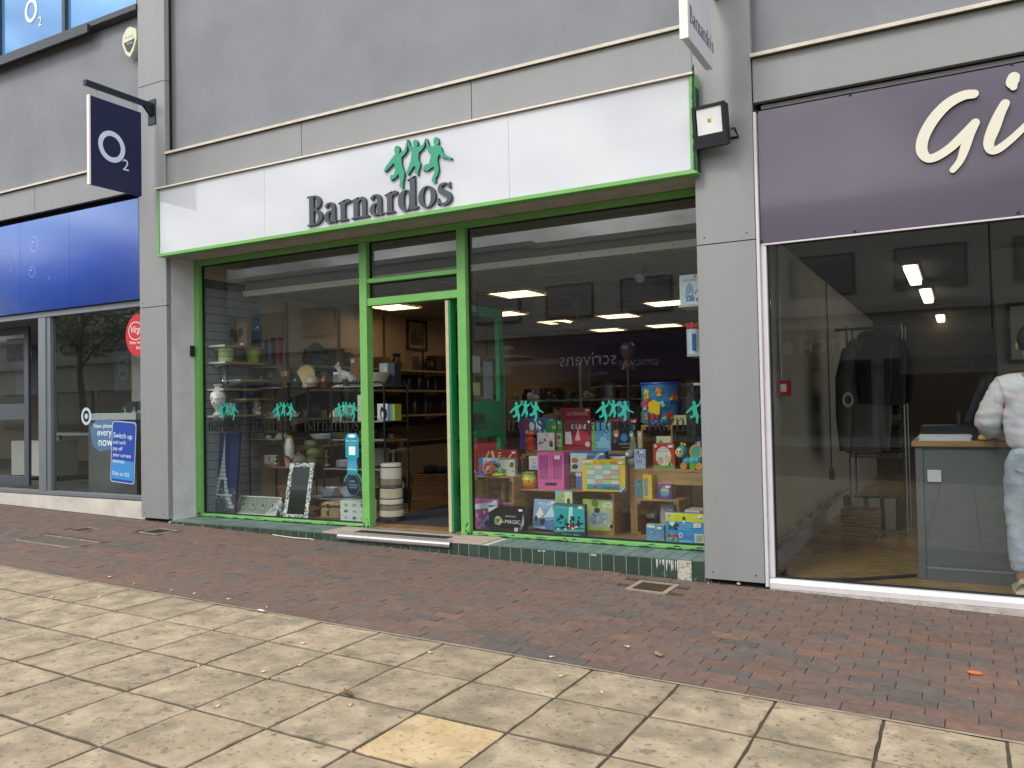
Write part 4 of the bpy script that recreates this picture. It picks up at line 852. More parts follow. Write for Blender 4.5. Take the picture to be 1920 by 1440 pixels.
poster('framed_picture', 'dark framed picture on pale wall behind the customer', 1893, 1960, 575, 672, 2.2, '#a9a497', lambda mb, w, h: [mb.box(*q, -.02, .014, *z, PM('#22252c')) for q, z in (((-w/2-.03, w/2+.03), (h/2, h/2+.03)), ((-w/2-.03, w/2+.03), (-h/2-.03, -h/2)), ((-w/2-.03, -w/2), (-h/2, h/2)), ((w/2, w/2+.03), (-h/2, h/2)))] and None, 'picture')
wall('partition', 'pale inner partition behind the counter', at(1868, 600, 2.25).x, 6, 2.22, 2.3, .04, 2.6, M('pale partition', '#8f8b80', .85))
# ================================================================== CUSTOMER (seen from behind, cut by the frame edge)
def skin(name, verts, edges, mat, parent, lvl=2, root=0, fold=0):
    me = bpy.data.meshes.new(name); me.from_pydata([v[:3] for v in verts], edges, []); o = bpy.data.objects.new(name, me); COL.objects.link(o)
    md = o.modifiers.new('s', 'SKIN'); md.use_smooth_shade = True
    for sv, v in zip(me.skin_vertices[0].data, verts): sv.radius = (v[3], v[4] if len(v) > 4 else v[3])
    me.skin_vertices[0].data[root].use_root = True
    o.modifiers.new('d', 'SUBSURF').levels = lvl; bpy.context.view_layer.update()
    m2 = bpy.data.meshes.new_from_object(o.evaluated_get(bpy.context.evaluated_depsgraph_get())); bpy.data.objects.remove(o); bpy.data.meshes.remove(me)
    m2.materials.clear(); m2.materials.append(mat); m2.polygons.foreach_set('use_smooth', [True]*len(m2.polygons)); m2.polygons.foreach_set('material_index', [0]*len(m2.polygons))
    if fold:
        m2.update(); nn = [v.normal.copy() for v in m2.vertices]
        for v, n_ in zip(m2.vertices, nn):
            c_ = v.co; k_ = noise.noise(Vector((c_.x*7+c_.z*5, c_.y*6, c_.z*16)))+.6*noise.noise(Vector((c_.x*15, c_.y*15, c_.z*30+c_.x*14))); v.co = c_+n_*k_*fold
        m2.update()
    return link(name, m2, parent)
pc = at(1953, 1112, .33); per = T('person', 'person in tie dye sweatshirt and light jeans standing at the counter', 'person', (pc.x, .33, .041))
m_skin = M('skin', '#b98468', .55, var=.06, vs=8); m_jean = M('light denim', '#b4bcc8', .85, var=.22, vs=7, bump=.7, bs=12, tint='#949fb0'); m_hair = M('dark hair', '#1d1714', .6, var=.4, vs=40, stretch=(1, 1, .2))
m_tie = M('tie dye cloth', '#dedbe0', .9, var=.08, vs=3, bump=1, bs=7)
def tiedye(m):
    t = m.node_tree; l = t.links.new; b = t.nodes['Principled BSDF']; src = b.inputs['Base Color'].links[0].from_socket; co = t.nodes.new('ShaderNodeTexCoord')
    for k, (c, s_) in enumerate((('#c2dada', 5), ('#d2c4d6', 6), ('#ddcdd2', 7))):
        n = t.nodes.new('ShaderNodeTexNoise'); n.inputs['Scale'].default_value = s_; of = N(t, 'ShaderNodeVectorMath', operation='ADD'); of.inputs[1].default_value = (k*9+2, k*3, 5); l(co.outputs['Object'], of.inputs[0]); l(of.outputs[0], n.inputs['Vector'])
        r = t.nodes.new('ShaderNodeMapRange'); r.inputs['From Min'].default_value = .5; r.inputs['From Max'].default_value = .68; l(n.outputs['Fac'], r.inputs['Value']); x = t.nodes.new('ShaderNodeMixRGB'); x.inputs['Color2'].default_value = C(c); l(r.outputs[0], x.inputs['Fac']); l(src, x.inputs['Color1']); src = x.outputs[0]
    l(src, b.inputs['Base Color'])
tiedye(m_tie)
body = [(0, 0, .92, .13, .10), (0, .01, 1.05, .115, .085), (0, .02, 1.22, .125, .09), (0, .02, 1.36, .13, .085), (0, .02, 1.44, .05), (0, .04, 1.50, .048), (0, .06, 1.57, .062, .07), (0, .07, 1.66, .072, .085), (0, .07, 1.72, .05, .06),
        (-.16, .02, 1.37, .052), (-.25, .06, 1.12, .042), (-.14, .26, 1.06, .032), (-.09, .33, 1.06, .026), (.16, .02, 1.37, .052), (.25, .06, 1.12, .042), (.16, .26, 1.06, .032), (.11, .33, 1.06, .026),
        (-.09, 0, .82, .085), (-.10, .01, .47, .058), (-.10, -.02, .10, .04), (-.10, .0, .05, .04), (-.105, .12, .03, .034), (.09, 0, .82, .085), (.10, .01, .47, .058), (.10, -.02, .10, .04), (.10, 0, .05, .04), (.105, .12, .03, .034)]
bed = [(0, 1), (1, 2), (2, 3), (3, 4), (4, 5), (5, 6), (6, 7), (7, 8), (3, 9), (9, 10), (10, 11), (11, 12), (3, 13), (13, 14), (14, 15), (15, 16), (0, 17), (17, 18), (18, 19), (19, 20), (20, 21), (0, 22), (22, 23), (23, 24), (24, 25), (25, 26)]
for s_, w_ in ((-1, 12), (1, 16)):
    bx0, by0, bz0 = body[w_][:3]
    for q, (dx, dl_) in enumerate(((-.028, .06), (-.01, .075), (.01, .075), (.027, .065))):
        i0 = len(body); body += [(bx0+dx, by0+.035, bz0+.0, .009), (bx0+dx*1.15, by0+.035+dl_*.6, bz0-.008, .0085), (bx0+dx*1.15, by0+.04+dl_*.9, bz0-.03, .008)]; bed += [(w_, i0), (i0, i0+1), (i0+1, i0+2)]
    i0 = len(body); body += [(bx0-s_*.035, by0+.02, bz0-.005, .011), (bx0-s_*.06, by0+.05, bz0-.01, .0095)]; bed += [(w_, i0), (i0, i0+1)]
skin('body', body, bed, m_skin, per, 2)
sw = [(0, .01, .895, .185, .145), (0, .02, 1.09, .20, .14), (0, .02, 1.25, .20, .135), (0, .015, 1.38, .165, .11), (0, .02, 1.445, .085, .08), (-.17, .02, 1.36, .085), (-.235, .01, 1.24, .082), (-.28, .03, 1.11, .088), (-.245, .13, 1.06, .075), (-.16, .24, 1.06, .045), (.17, .02, 1.36, .085), (.235, .01, 1.24, .082), (.28, .03, 1.11, .088), (.245, .13, 1.06, .075), (.16, .24, 1.06, .045)]
skin('sweatshirt', sw, [(0, 1), (1, 2), (2, 3), (3, 4), (3, 5), (5, 6), (6, 7), (7, 8), (8, 9), (3, 10), (10, 11), (11, 12), (12, 13), (13, 14)], m_tie, per, 4, 0, .011)
je = [(0, 0, .99, .155, .12), (0, -.005, .90, .165, .135), (-.095, 0, .78, .112), (-.105, .01, .48, .088), (-.105, -.01, .25, .078), (-.105, -.015, .115, .073), (.095, 0, .78, .112), (.105, .01, .48, .088), (.105, -.01, .25, .078), (.105, -.015, .115, .073)]
jo = skin('jeans', je, [(0, 1), (1, 2), (2, 3), (3, 4), (4, 5), (1, 6), (6, 7), (7, 8), (8, 9)], m_jean, per, 4, 1, .007)
for s_ in (-1, 1):
    mb = MB(); mb.X = Matrix.Translation((s_*.075, -.118, .855)) @ Matrix.Rotation(rad(6), 4, 'X'); mb.prism([(-.06, .06), (.06, .06), (.058, -.04), (0, -.075), (-.058, -.04)], -.004, .01, m_jean); mb.build('back_pocket', per)
hr = MB(); hr.ball((0, .055, 1.665), (.088, .10, .105), m_hair, 18, 12); hr.ball((0, -.06, 1.70), (.045, .045, .045), m_hair); hr.build('hair', per)
for s_ in (-1, 1): MB().ball((s_*.083, .075, 1.62), (.012, .022, .032), m_skin, 10, 6).build('ear', per)
fa = MB(); fa.ball((0, .152, 1.625), (.012, .02, .02), m_skin, 8, 6); fa.build('nose', per)
for s_ in (-1, 1): MB().ball((s_*.03, .143, 1.65), (.012, .006, .007), m_blk, 8, 5).build('eye', per)
fa = MB(); fa.ball((0, .148, 1.585), (.022, .006, .006), PM('#8f4a45'), 8, 5); fa.build('mouth', per)
m_shoe = M('off white trainer', '#c9c2ae', .7, var=.12, vs=14)
for s_ in (-1, 1):
    sh = MB(); sec = [(-.085, .034, .0, .075), (-.06, .043, .0, .10), (0, .045, .0, .095), (.06, .047, 0, .075), (.12, .05, 0, .058), (.16, .042, 0, .045), (.185, .02, .004, .03)]; n = 10; P = []
    for yq, w_, za, zb_ in sec:
        for k in range(n):
            a = 2*math.pi*k/n; P.append((s_*.105+w_*math.cos(a)*(1 if math.sin(a) < .2 else .75), yq, za+.022+(zb_-.022)*max(0, math.sin(a)) if math.sin(a) > 0 else za+.02+.02*math.sin(a)))
    sh.add(P, [(i*n+k, i*n+(k+1) % n, (i+1)*n+(k+1) % n, (i+1)*n+k) for i in range(len(sec)-1) for k in range(n)]+[tuple(range(n)), tuple(range(len(P)-1, len(P)-n-1, -1))], m_shoe, True); so_ = sh.build('shoe', per)
    sl_ = MB(); sl_.prism([(s_*.105+a, b) for a, b in ((-.04, -.095), (.04, -.095), (.05, 0), (.054, .12), (.03, .19), (-.03, .19), (-.054, .12), (-.05, 0))], .022, .0, M('trainer sole', '#d9d3c0', .7), axis='z'); sl_.build('sole', so_)
# ================================================================== OPPOSITE SIDE OF THE STREET (seen only mirrored in the glass)
OY = -17.2; VY = .854-OY
def opp(name, label, x0, x1, zr, mat, nw):
    t = T(name, label, 'building'); b0 = gz(max(-26, x0))-.2
    bx('wall', x0, x1, OY-6, OY, b0, zr, mat, t); bx('parapet', x0-.03, x1+.03, OY-.3, OY+.12, zr+.001, zr+.18, M('parapet grey', '#8f908e', .8), t)
    w = (x1-x0)/nw
    for k in range(nw):
        a, b = x0+w*(k+.18), x0+w*(k+.82); fr_ = bx('window', a, b, OY+.001, OY+.05, 4.1, 5.2, m_fr, t); bx('pane', a+.06, b-.06, OY+.051, OY+.055, 4.16, 5.14, M('far glass', '#59636a', .08, spec=.8), fr_)
        s_ = bx('shop_window', x0+w*k+.15, x0+w*(k+1)-.15, OY+.001, OY+.06, .35, 2.35, m_fr, t); bx('pane', x0+w*k+.25, x0+w*(k+1)-.25, OY+.061, OY+.065, .45, 2.25, M('far shop glass', '#171a1e', .08, spec=.8), s_)
    bx('cornice', x0, x1, OY+.001, OY+.25, 3.55, 3.75, M('parapet grey', '#8f908e', .8), t); return t
xa = at(999, 455, VY).x; zL = at(950, 462, VY).z-.12; zR = at(1003, 462, VY).z-.1
m_ow = M('pale grey render', '#9ba09c', .85, var=.08, vs=1.5); m_ob = M('stone blue brick', '#8f9394', .85, var=.12, vs=3)
opp('terrace_building', 'pale rendered two storey shops opposite with purple optician sign', xa, xa+13, zR, m_ow, 5)
opp('terrace_building', 'taller grey brick shops opposite the phone shop', xa-16, xa-.02, zL, m_ob, 6)
opp('terrace_building', 'plain grey shops opposite the gift shop', xa+13.05, xa+26, zR+.1, m_ow, 5)
opp('terrace_building', 'low grey shops opposite seen beyond the street tree', xa-34, xa-16.05, 4.9, m_ow, 6)
def osign(name, label, px0, px1, py0, py1, col, texts):
    a = at(px0, py0, VY); b = at(px1, py1, VY); t = T(name, label, 'sign', ((a.x+b.x)/2, OY+.08, (a.z+b.z)/2), math.pi); w, h = abs(b.x-a.x)/2, abs(a.z-b.z)/2
    bx('board', -w, w, -.06, 0, -h, h, PM(col), t)
    for tx, px, py, s_, cc in texts:
        c = at(px, py, VY); mb = MB(); mb.text(tx, -(c.x-(a.x+b.x)/2), c.z-(a.z+b.z)/2-s_*.35, s_, PM(cc), -.063); mb.build('lettering', t)
osign('optician_sign', 'dark purple optician fascia sign across the street', 960, 1330, 628, 708, '#241b4a', [('scrivens', 1105, 672, .62, '#cfcbe0'), ('OPTICIANS', 1200, 680, .26, '#a9a4c4'), ('HEARING CARE', 1005, 680, .26, '#a9a4c4'), ('ESTABLISHED 1938', 1115, 700, .12, '#a9a4c4')])
osign('shop_sign', 'dark fascia sign with pale capitals across the street', 1410, 1580, 628, 690, '#2a2a2c', [('WITCH & WAND', 1490, 655, .5, '#b9b6ae'), ('THE', 1520, 636, .2, '#b9b6ae')])
osign('banner_sign', 'pale banner with web address across the street', 1690, 1960, 630, 695, '#6f7a80', [('enquiries@scrivenshearing.com', 1800, 672, .24, '#23282c'), ('scrivenshearingcare.com | 02394 001 150', 1800, 685, .24, '#23282c')])
tr_ = T('street_tree', 'leafy street tree across from the phone shop', 'tree', (at(190, 600, 14).x, -13.0, -.1))
mb = MB(); mb.tube([(0, 0, 0), (.05, 0, 1.5), (-.05, .1, 3), (.1, 0, 5.4)], [.16, .13, .10, .05], M('bark', '#3d3429', .95, bump=.6, bs=40), 8)
for k in range(9):
    a = k*.7; mb.tube([(0, .05, 3.2+k*.2), (.8*math.cos(a), .7*math.sin(a), 3.9+k*.25), (1.8*math.cos(a), 1.5*math.sin(a), 4.4+k*.25)], [.05, .035, .012], M('bark', ''), 6)
mb.build('trunk', tr_); mb = MB(); rr = random.Random(9); LM = [M('leaf %d' % k, c, .6) for k, c in enumerate(('#3e5a22', '#4c6a2a', '#31491c'))]
for k in range(4200):
    while True:
        v = Vector((rr.uniform(-1, 1), rr.uniform(-1, 1), rr.uniform(-1, 1)))
        if v.length < 1 and noise.noise(v*2.3) > -.12: break
    c = Vector((v.x*2.6, v.y*2.2, 5.3+v.z*1.9)); q = Euler((rr.uniform(0, 6), rr.uniform(0, 6), rr.uniform(0, 6))).to_matrix(); s_ = rr.uniform(.05, .10)
    mb.quad([c+q @ Vector(p) for p in ((-s_*.5, 0, 0), (0, -s_, 0), (s_*.5, 0, 0), (0, s_, .01))], LM[k % 3])
mb.build('crown', tr_)
# ================================================================== CHARITY SHOP: lights
m_lit = M('lit louvre tube', '#ffffff', .5, emit='#ffd9a4', es=13); m_lou = M('louvre blade', '#8f8a80', .4, .4)
ceil_l = [(-4.87, 3.06), (-4.80, 6.35), (-5.98, 6.56), (-4.73, 8.45), (-5.88, 8.55), (-6.1, 4.9), (-3.6, 5.2), (-3.3, 8.0), (-6.9, 3.2)]
lab_ = ['beside the ceiling fan', 'beyond the fan above the shoe rack', 'behind the green door', 'over the far handbags', 'over the far clothes rail', 'glimpsed through the door glass', 'above the handbag rack', 'over the far mannequin corner', 'above the doorway shelves']
for k, (x, y) in enumerate(ceil_l):
    t = T('ceiling_light', 'lit square louvred ceiling light ' + lab_[k], 'light', (x, y, CZ-.006), group='square ceiling lights')
    mb = MB()
    for q in ((-.3, .3, -.3, -.285), (-.3, .3, .285, .3), (-.3, -.285, -.285, .285), (.285, .3, -.285, .285)): mb.box(*q, -.012, 0, m_lou)
    mb.build('frame', t)
    for j in range(4): bx('tube', -.28, .28, -.235+j*.145, -.165+j*.145, -.006, -.001, m_lit, t)
    for j in range(11): bx('louvre', -.262+j*.052, -.256+j*.052, -.284, .284, -.011, -.0065, m_lou, t)
fn = T('ceiling_fan', 'white three blade ceiling fan', 'fan', (*at(1082, 565, 4.3)[:2], CZ)); m_fan = M('fan white', '#8d8a84', .5)
MB().lathe([(.075, 0), (.05, -.1), (.012, -.12), (.012, -.26), (.09, -.28), (.11, -.33), (.08, -.38), (0, -.385)], m_fan).build('motor', fn)
for k in range(3): MB().box(.1, .62, -.06, .06, -.33, -.322, m_fan).build('blade', fn, rz=rad(25+k*120))
t = T('spotlight', 'small silver ceiling spotlight inside the window', 'light', (*at(1205, 490, 1.9)[:2], CZ)); MB().cyl((0, 0, 0), (0, 0, -.08), .02, None, m_alu).build('stem', t); MB().cyl((0, .05, -.07), (0, -.1, -.16), .03, .05, m_alu).build('head', t)
t = T('ceiling_vent', 'grey louvred ceiling vent near the spotlight', 'vent', (*atz(1200, 530, CZ)[:2], CZ-.004))
for j in range(8): bx('slat', -.35, .35, -.3+j*.075, -.25+j*.075, -.008, -.002, M('vent grey', '#55585c', .5), t)
# ------------------------------------------------------------------ product boxes
def art(mb, w, h, spec, y=0):
    n = 0
    for s in spec:
        n += 1; yy = y-.0005*n; k = s[0]
        if k == 'r': mb.quad([(w*(s[1]-.5), yy, h*s[2]), (w*(s[3]-.5), yy, h*s[2]), (w*(s[3]-.5), yy, h*s[4]), (w*(s[1]-.5), yy, h*s[4])], PM(s[5]))
        elif k == 'e': mb.quad([(w*(s[1]-.5+s[3]*math.cos(a*.4488)), yy, h*(s[2]+s[4]*math.sin(a*.4488))) for a in range(14)], PM(s[5]))
        elif k == 'p': mb.quad([(w*(a-.5), yy, h*b) for a, b in s[1]], PM(s[2]))
        elif k == 't':
            vs_, fs, x0, tw = text_geo(s[4]); size = h*s[3]; sx = min(1.15, w*s[6]/((tw-x0)*size)) if len(s) > 6 else 1
            mb.text(s[4], w*(s[1]-.5), h*s[2], size, PM(s[5]), yy, sx=sx)
        elif k == 'd':
            r = random.Random(s[2])
            for q in range(s[1]):
                u, v = r.uniform(s[4], s[6]), r.uniform(s[5], s[7]); a = r.uniform(.02, .07); b = r.uniform(.02, .08); yq = yy-.00004*q; m_ = PM(r.choice(s[3])); o = r.uniform(0, 3)
                mb.quad([(w*(u-.5+a*r.uniform(.7, 1.2)*math.cos(o+i*1.05)), yq, h*(v+b*r.uniform(.7, 1.2)*math.sin(o+i*1.05))) for i in range(6)], m_)
            n += s[1]//12
def gbox(name, label, px0, px1, pyb, pyt, Y, depth, face, side, spec=(), z=None, rz=0, lean=0, cat='box', tagp=True, top=None):
    pm = (px0+px1)/2; a, b = at(px0, pyb, Y), at(px1, pyb, Y); w = b.x-a.x; zb = at(pm, pyb, Y).z; h = at(pm, pyt, Y).z-zb
    o = T(name, label, cat, ((a.x+b.x)/2, Y, zb if z is None else z), rot=(rad(-lean), 0, rad(rz)))
    mb = MB(); mb.box(-w/2, w/2, .0002, depth, 0, h, PM(side)); mb.build('carton', o)
    mb = MB(); mb.quad([(-w/2, 0, 0), (w/2, 0, 0), (w/2, 0, h), (-w/2, 0, h)], PM(face)); sp = list(spec)
    art(mb, w, h, sp)
    if top: mb.quad([(-w/2, .0002, h+.0006), (w/2, .0002, h+.0006), (w/2, depth, h+.0006), (-w/2, depth, h+.0006)], PM(top))
    mb.build('printed_face', o)
    if tagp:
        mb = MB(); mb.quad([(w*.5-.055, -.008, h-.035), (w*.5-.015, -.008, h-.035), (w*.5-.015, -.008, h-.015), (w*.5-.055, -.008, h-.015)], PM('#e6e6e2')); mb.build('price_label', o)
    return o
# ------------------------------------------------------------------ wooden crates and benches
m_pine = M('pine crate wood', '#a07a4c', .7, var=.28, vs=3.5, stretch=(1.2, 1.2, 9), bump=.15, bs=30, tint='#7d5c36'); m_pineh = M('pine board', '#a88353', .65, var=.25, vs=3, stretch=(1, 9, 9), bump=.1, bs=30, tint='#86663d')
def crate(label, x0, x1, y0, y1, z0, z1, back=True):
    w, d, h = x1-x0, y1-y0, z1-z0; t = T('wooden_crate', label, 'crate', (x0, y0, z0)); th_ = .014
    n = 3
    for k in range(n):
        ya, yb = d*(k+.06)/n, d*(k+.94)/n
        for z in (0, h-th_): bx('slat', 0, w, ya, yb, z, z+th_, m_pineh, t)
        for x in (0, w-th_): bx('slat', x, x+th_, ya, yb, th_+.001, h-th_-.001, m_pine, t)
    for x in (th_+.001, w-th_-.029):
        for z in (th_+.001, h-th_-.029): bx('corner_batten', x, x+.028, .01, d-.03, z, z+.028, m_pine, t)
    if back:
        for k in range(4): bx('slat', .002+(w-.004)*k/4+.003, .002+(w-.004)*(k+1)/4-.003, d-.012, d-.001, th_+.03, h-th_-.03, m_pine, t)
    return t
Xa = lambda px, py, Y: at(px, py, Y).x
Za = lambda px, py, Y: at(px, py, Y).z
zc1 = Za(925, 893, .66); zc2 = Za(1010, 918, .78); zc3 = Za(1110, 920, .78); zc4 = Za(1240, 937, .76); zc5 = Za(1250, 880, .86); zsB = Za(1090, 845, 1.16)
crate('open pine crate carrying the activity ring set', max(-4.10, Xa(884, 893, .66)), Xa(962, 893, .66), .66, 1.0, FZ, zc1)
crate('open pine crate under the pink toy wardrobe', Xa(964, 918, .78), Xa(1057, 918, .78), .78, 1.12, FZ, zc2)
crate('open pine crate under the yellow jigsaw box', Xa(1062, 920, .78), Xa(1150, 920, .78), .78, 1.12, FZ, zc3)
crate('open pine crate under the purple cube box', Xa(1191, 937, .76), Xa(1272, 937, .76), .76, 1.06, FZ, zc4)
zu = Za(1240, 875, 1.0); crate('upright pine crate below the block bag', Xa(1203, 870, .98), Xa(1262, 870, .98), .98, 1.25, zc5, Za(1240, 797, .98))
zu1 = Za(1240, 797, .98)
crate('pine crate behind the pink toy wardrobe', Xa(978, 900, 1.14), Xa(1062, 900, 1.14), 1.14, 1.42, FZ+.38, Za(1010, 852, 1.14))
zcu = Za(1010, 852, 1.14)
def bench(label, x0, x1, y0, y1, z, apr=.11):
    t = T('wooden_bench', label, 'bench', (x0, y0, FZ)); w, d, h = x1-x0, y1-y0, z-FZ
    for k in range(3): bx('board', 0, w, d*k/3+.002, d*(k+1)/3-.002, h-.022, h, m_pineh, t, .003)
    bx('apron', .055, w-.055, .008, .03, h-.023-apr, h-.023, m_pineh, t); bx('apron', .055, w-.055, d-.03, d-.008, h-.023-apr, h-.023, m_pineh, t)
    for x in (.0, w-.054):
        for y in (.006, d-.06): bx('leg', x, x+.053, y, y+.053, 0, h-.023, m_pine, t, .003)
bench('chunky pine bench below the storybook box', Xa(1180, 880, .86), XR0-.06, .86, 1.28, zc5); bench('long pine bench behind the jigsaw and wardrobe', Xa(985, 845, 1.46), Xa(1182, 850, 1.46), 1.46, 1.80, Za(1090, 845, 1.46))
zsB = Za(1090, 845, 1.46)
# ------------------------------------------------------------------ toys and games in the window
gbox('game_box', 'pink and purple craft game box with swirling title', 882, 936, 1000, 941, .60, .06, '#b0528c', '#7b3f86', [('d', 30, 1, ['#d993c4', '#7d8fc9', '#8b3c8e', '#e6d0e6', '#5567ad'], 0, 0, 1, .6), ('p', [(.05, .62), (.95, .74), (.95, .92), (.05, .8)], '#b9d7ec'), ('t', .5, .70, .15, 'FingerTwist', '#f2f2f8', .85), ('p', [(.3, .1), (.7, .1), (.95, .4), (.6, .5)], '#9aa6d6'), ('e', .7, .2, .2, .15, '#3c3f9c')], FZ)
gbox('magazine_pile', 'flat red craft packets beside the pink game box', 938, 962, 956, 944, .66, .08, '#9c4560', '#8b8f90', [('d', 14, 2, ['#d8c8c8', '#5b2a3c', '#b88'+'090'], 0, 0, 1, 1)], None, tagp=False, cat='packets')
gbox('magic_set', 'black magic set box with round emblem', 917, 984, 1003, 953, .50, .06, '#17181b', '#101114', [('e', .27, .47, .105, .17, '#c9b892'), ('d', 12, 3, ['#d2544a', '#3b8fc0', '#4fae5b', '#efe9d8'], .2, .38, .34, .58), ('e', .27, .47, .03, .05, '#222222'), ('t', .62, .62, .09, "MARVIN'S", '#d8d8d8', .45), ('t', .64, .38, .2, 'i-MAGIC', '#e9e9ec', .5), ('p', [(0, .76), (.0, .95), (.2, 1), (.28, 1)], '#cfd1d3'), ('p', [(.98, .8), (.99, .4), (.9, .15), (.86, .2), (.93, .45)], '#b0a8c4'), ('r', .72, .02, .82, .24, '#c9cdd4'), ('d', 8, 4, ['#7a5a8c', '#d8d4e0', '#3d2d55'], .84, .03, .95, .3)], FZ)
gbox('game_box', 'icy blue board game box with snowy peaks in crate', 996, 1041, 998, 942, .72, .05, '#86a8cf', '#2e5285', [('p', [(0, .0), (1, 0), (1, .35), (.6, .3), (.3, .38), (0, .3)], '#5d86bd'), ('p', [(.05, .35), (.3, .75), (.55, .4)], '#e6eef6'), ('p', [(.5, .4), (.8, .8), (1, .45)], '#d2e0f0'), ('t', .52, .80, .15, 'POLAR', '#f2f6fa', .85), ('t', .52, .70, .08, 'PANIC', '#dfe9f4', .6), ('e', .45, .28, .12, .13, '#4a4250'), ('e', .45, .42, .06, .07, '#b9a08c'), ('e', .15, .35, .07, .1, '#5b3f3f'), ('r', .05, .02, .6, .1, '#c9dcf0')], FZ+.02, -8, 10)
gbox('game_box', 'dark teal spy board game box with silhouettes', 1040, 1097, 1012, 950, .52, .06, '#1f6c7c', '#122634', [('p', [(0, .3), (1, .3), (1, .9), (0, .9)], '#2aa5ad'), ('p', [(.45, .3), (.5, .92), (.62, .92), (.6, .3)], '#b5e2dc'), ('d', 26, 5, ['#0d1218', '#17131d', '#0a1016'], .1, .35, .95, .62), ('d', 16, 6, ['#e8e8ee', '#a83038', '#dcdde6', '#0f1a22'], .12, .2, .9, .36), ('r', 0, .0, 1, .16, '#182c4c'), ('p', [(0, .14), (1, .2), (1, .27), (0, .2)], '#45b99b'), ('t', .55, .04, .1, 'DATA SPIN', '#a9d3d6', .75), ('t', .25, .88, .09, 'MISSION', '#8fd6d2', .5)], FZ)
gbox('cube_box', 'small cube toy box printed with farm animals', 1043, 1072, 953, 924, .60, .11, '#9fb98d', '#5c86b5', [('r', .55, .1, .98, .9, '#e6e0ae'), ('d', 12, 8, ['#54455a', '#c06a86', '#7d9a5c'], .1, .1, .5, .8), ('e', .78, .35, .1, .18, '#33402c'), ('e', .15, .8, .12, .14, '#7fb5dc')], Za(1068, 951, .56), 18)
gbox('learning_set', 'green learning tablet box inside the crate', 1094, 1150, 1006, 948, .84, .05, '#b9cc6c', '#7c9a3c', [('p', [(.05, .25), (.35, .72), (.95, .6), (.9, .2), (.4, .08)], '#b4bcc4'), ('p', [(.18, .28), (.38, .64), (.82, .55), (.78, .27), (.42, .17)], '#8fa6b4'), ('d', 8, 9, ['#c9d6c0', '#66737a', '#7b4a84'], .3, .25, .75, .55), ('e', .48, .66, .1, .09, '#2f3a33'), ('e', .42, .87, .12, .11, '#5f8c4a'), ('r', .68, .72, .99, .92, '#dfeacb'), ('t', .83, .82, .1, 'leap', '#3c9a4c', .28), ('t', .83, .73, .1, 'start', '#2f7fb0', .28), ('d', 8, 10, ['#22262a', '#e0e0dd'], .85, .05, 1, .3), ('e', .1, .06, .06, .05, '#c43a5c')], FZ+.02)
gbox('first_aid_set', 'long pale blue and white doctor activity box', 898, 966, 891, 859, .76, .05, '#b9c9d8', '#8d9aa3', [('r', 0, 0, .12, 1, '#4b86bd'), ('r', .55, 0, 1, 1, '#c4cbbd'), ('r', .55, .92, 1, 1, '#7d9c6a'), ('e', .22, .7, .05, .16, '#3c4148'), ('e', .22, .7, .035, .11, '#cdd5da'), ('r', .3, .6, .48, .85, '#5f8cc4'), ('d', 20, 11, ['#3f4c9a', '#2c2d33', '#d68a5c', '#6c9a7c', '#43393c'], .15, .15, .95, .7), ('p', [(.86, .5), (.95, .5), (.97, .8), (.88, .85)], '#7c5a44')], zc1)
gbox('craft_set', 'red craft box with wooden sticks behind the doctor box', 903, 970, 868, 842, .90, .06, '#a82832', '#7f1c26', [('p', [(.08, .3), (.2, .9), (.25, .85), (.14, .3)], '#d8b98a'), ('p', [(.26, .9), (.34, .2), (.4, .25), (.33, .95)], '#e0c79a'), ('p', [(.45, .2), (.5, .85), (.56, .8), (.5, .2)], '#d8b98a'), ('p', [(.7, .2), (.82, .7), (.86, .65), (.75, .2)], '#e0c79a'), ('d', 6, 12, ['#47306a', '#c9b490'], .5, .4, .7, .9)], zc1+.10)
def torus(name, label, c, R_, r_, mat, rot=(0, 0, 0), cat='toy ring', group=None):
    o = MB().tube([(R_*math.cos(a*.349), R_*math.sin(a*.349), 0) for a in range(18)], r_, mat, 10, True).build(name, None, c, rot=rot); return tag(o, label, cat, group)
p = at(915, 892, .69); torus('toy_ring', 'orange plastic ring standing up on the crate', (p.x, .70, zc1+.068), .05, .016, PM('#e8572c'), (rad(80), rad(12), 0))
torus('toy_ring', 'yellow plastic ring lying flat on the crate', (p.x+.10, .72, zc1+.013), .055, .012, PM('#d9cf3a')); torus('toy_ring', 'green plastic ring leaning on the yellow ring', (p.x+.10, .735, zc1+.036), .05, .011, PM('#2f9c44'), (rad(10), 0, 0)); torus('toy_ring', 'blue plastic ring behind the orange ring', (p.x-.03, .75, zc1+.03), .06, .012, PM('#2c5fbf'), (rad(25), 0, 0))
p = at(891, 885, .69); mb = MB(); mb.cyl((0, 0, 0), (-.05, .02, .06), .004, None, PM('#d8d8d8')); mb.box(-.01, .08, -.01, .04, 0, .02, PM('#3d6ecb')); tag(mb.build('toy_thermometer', None, (max(p.x, -4.08), .70, zc1+.001)), 'blue and white toy thermometer at crate corner', 'toy')
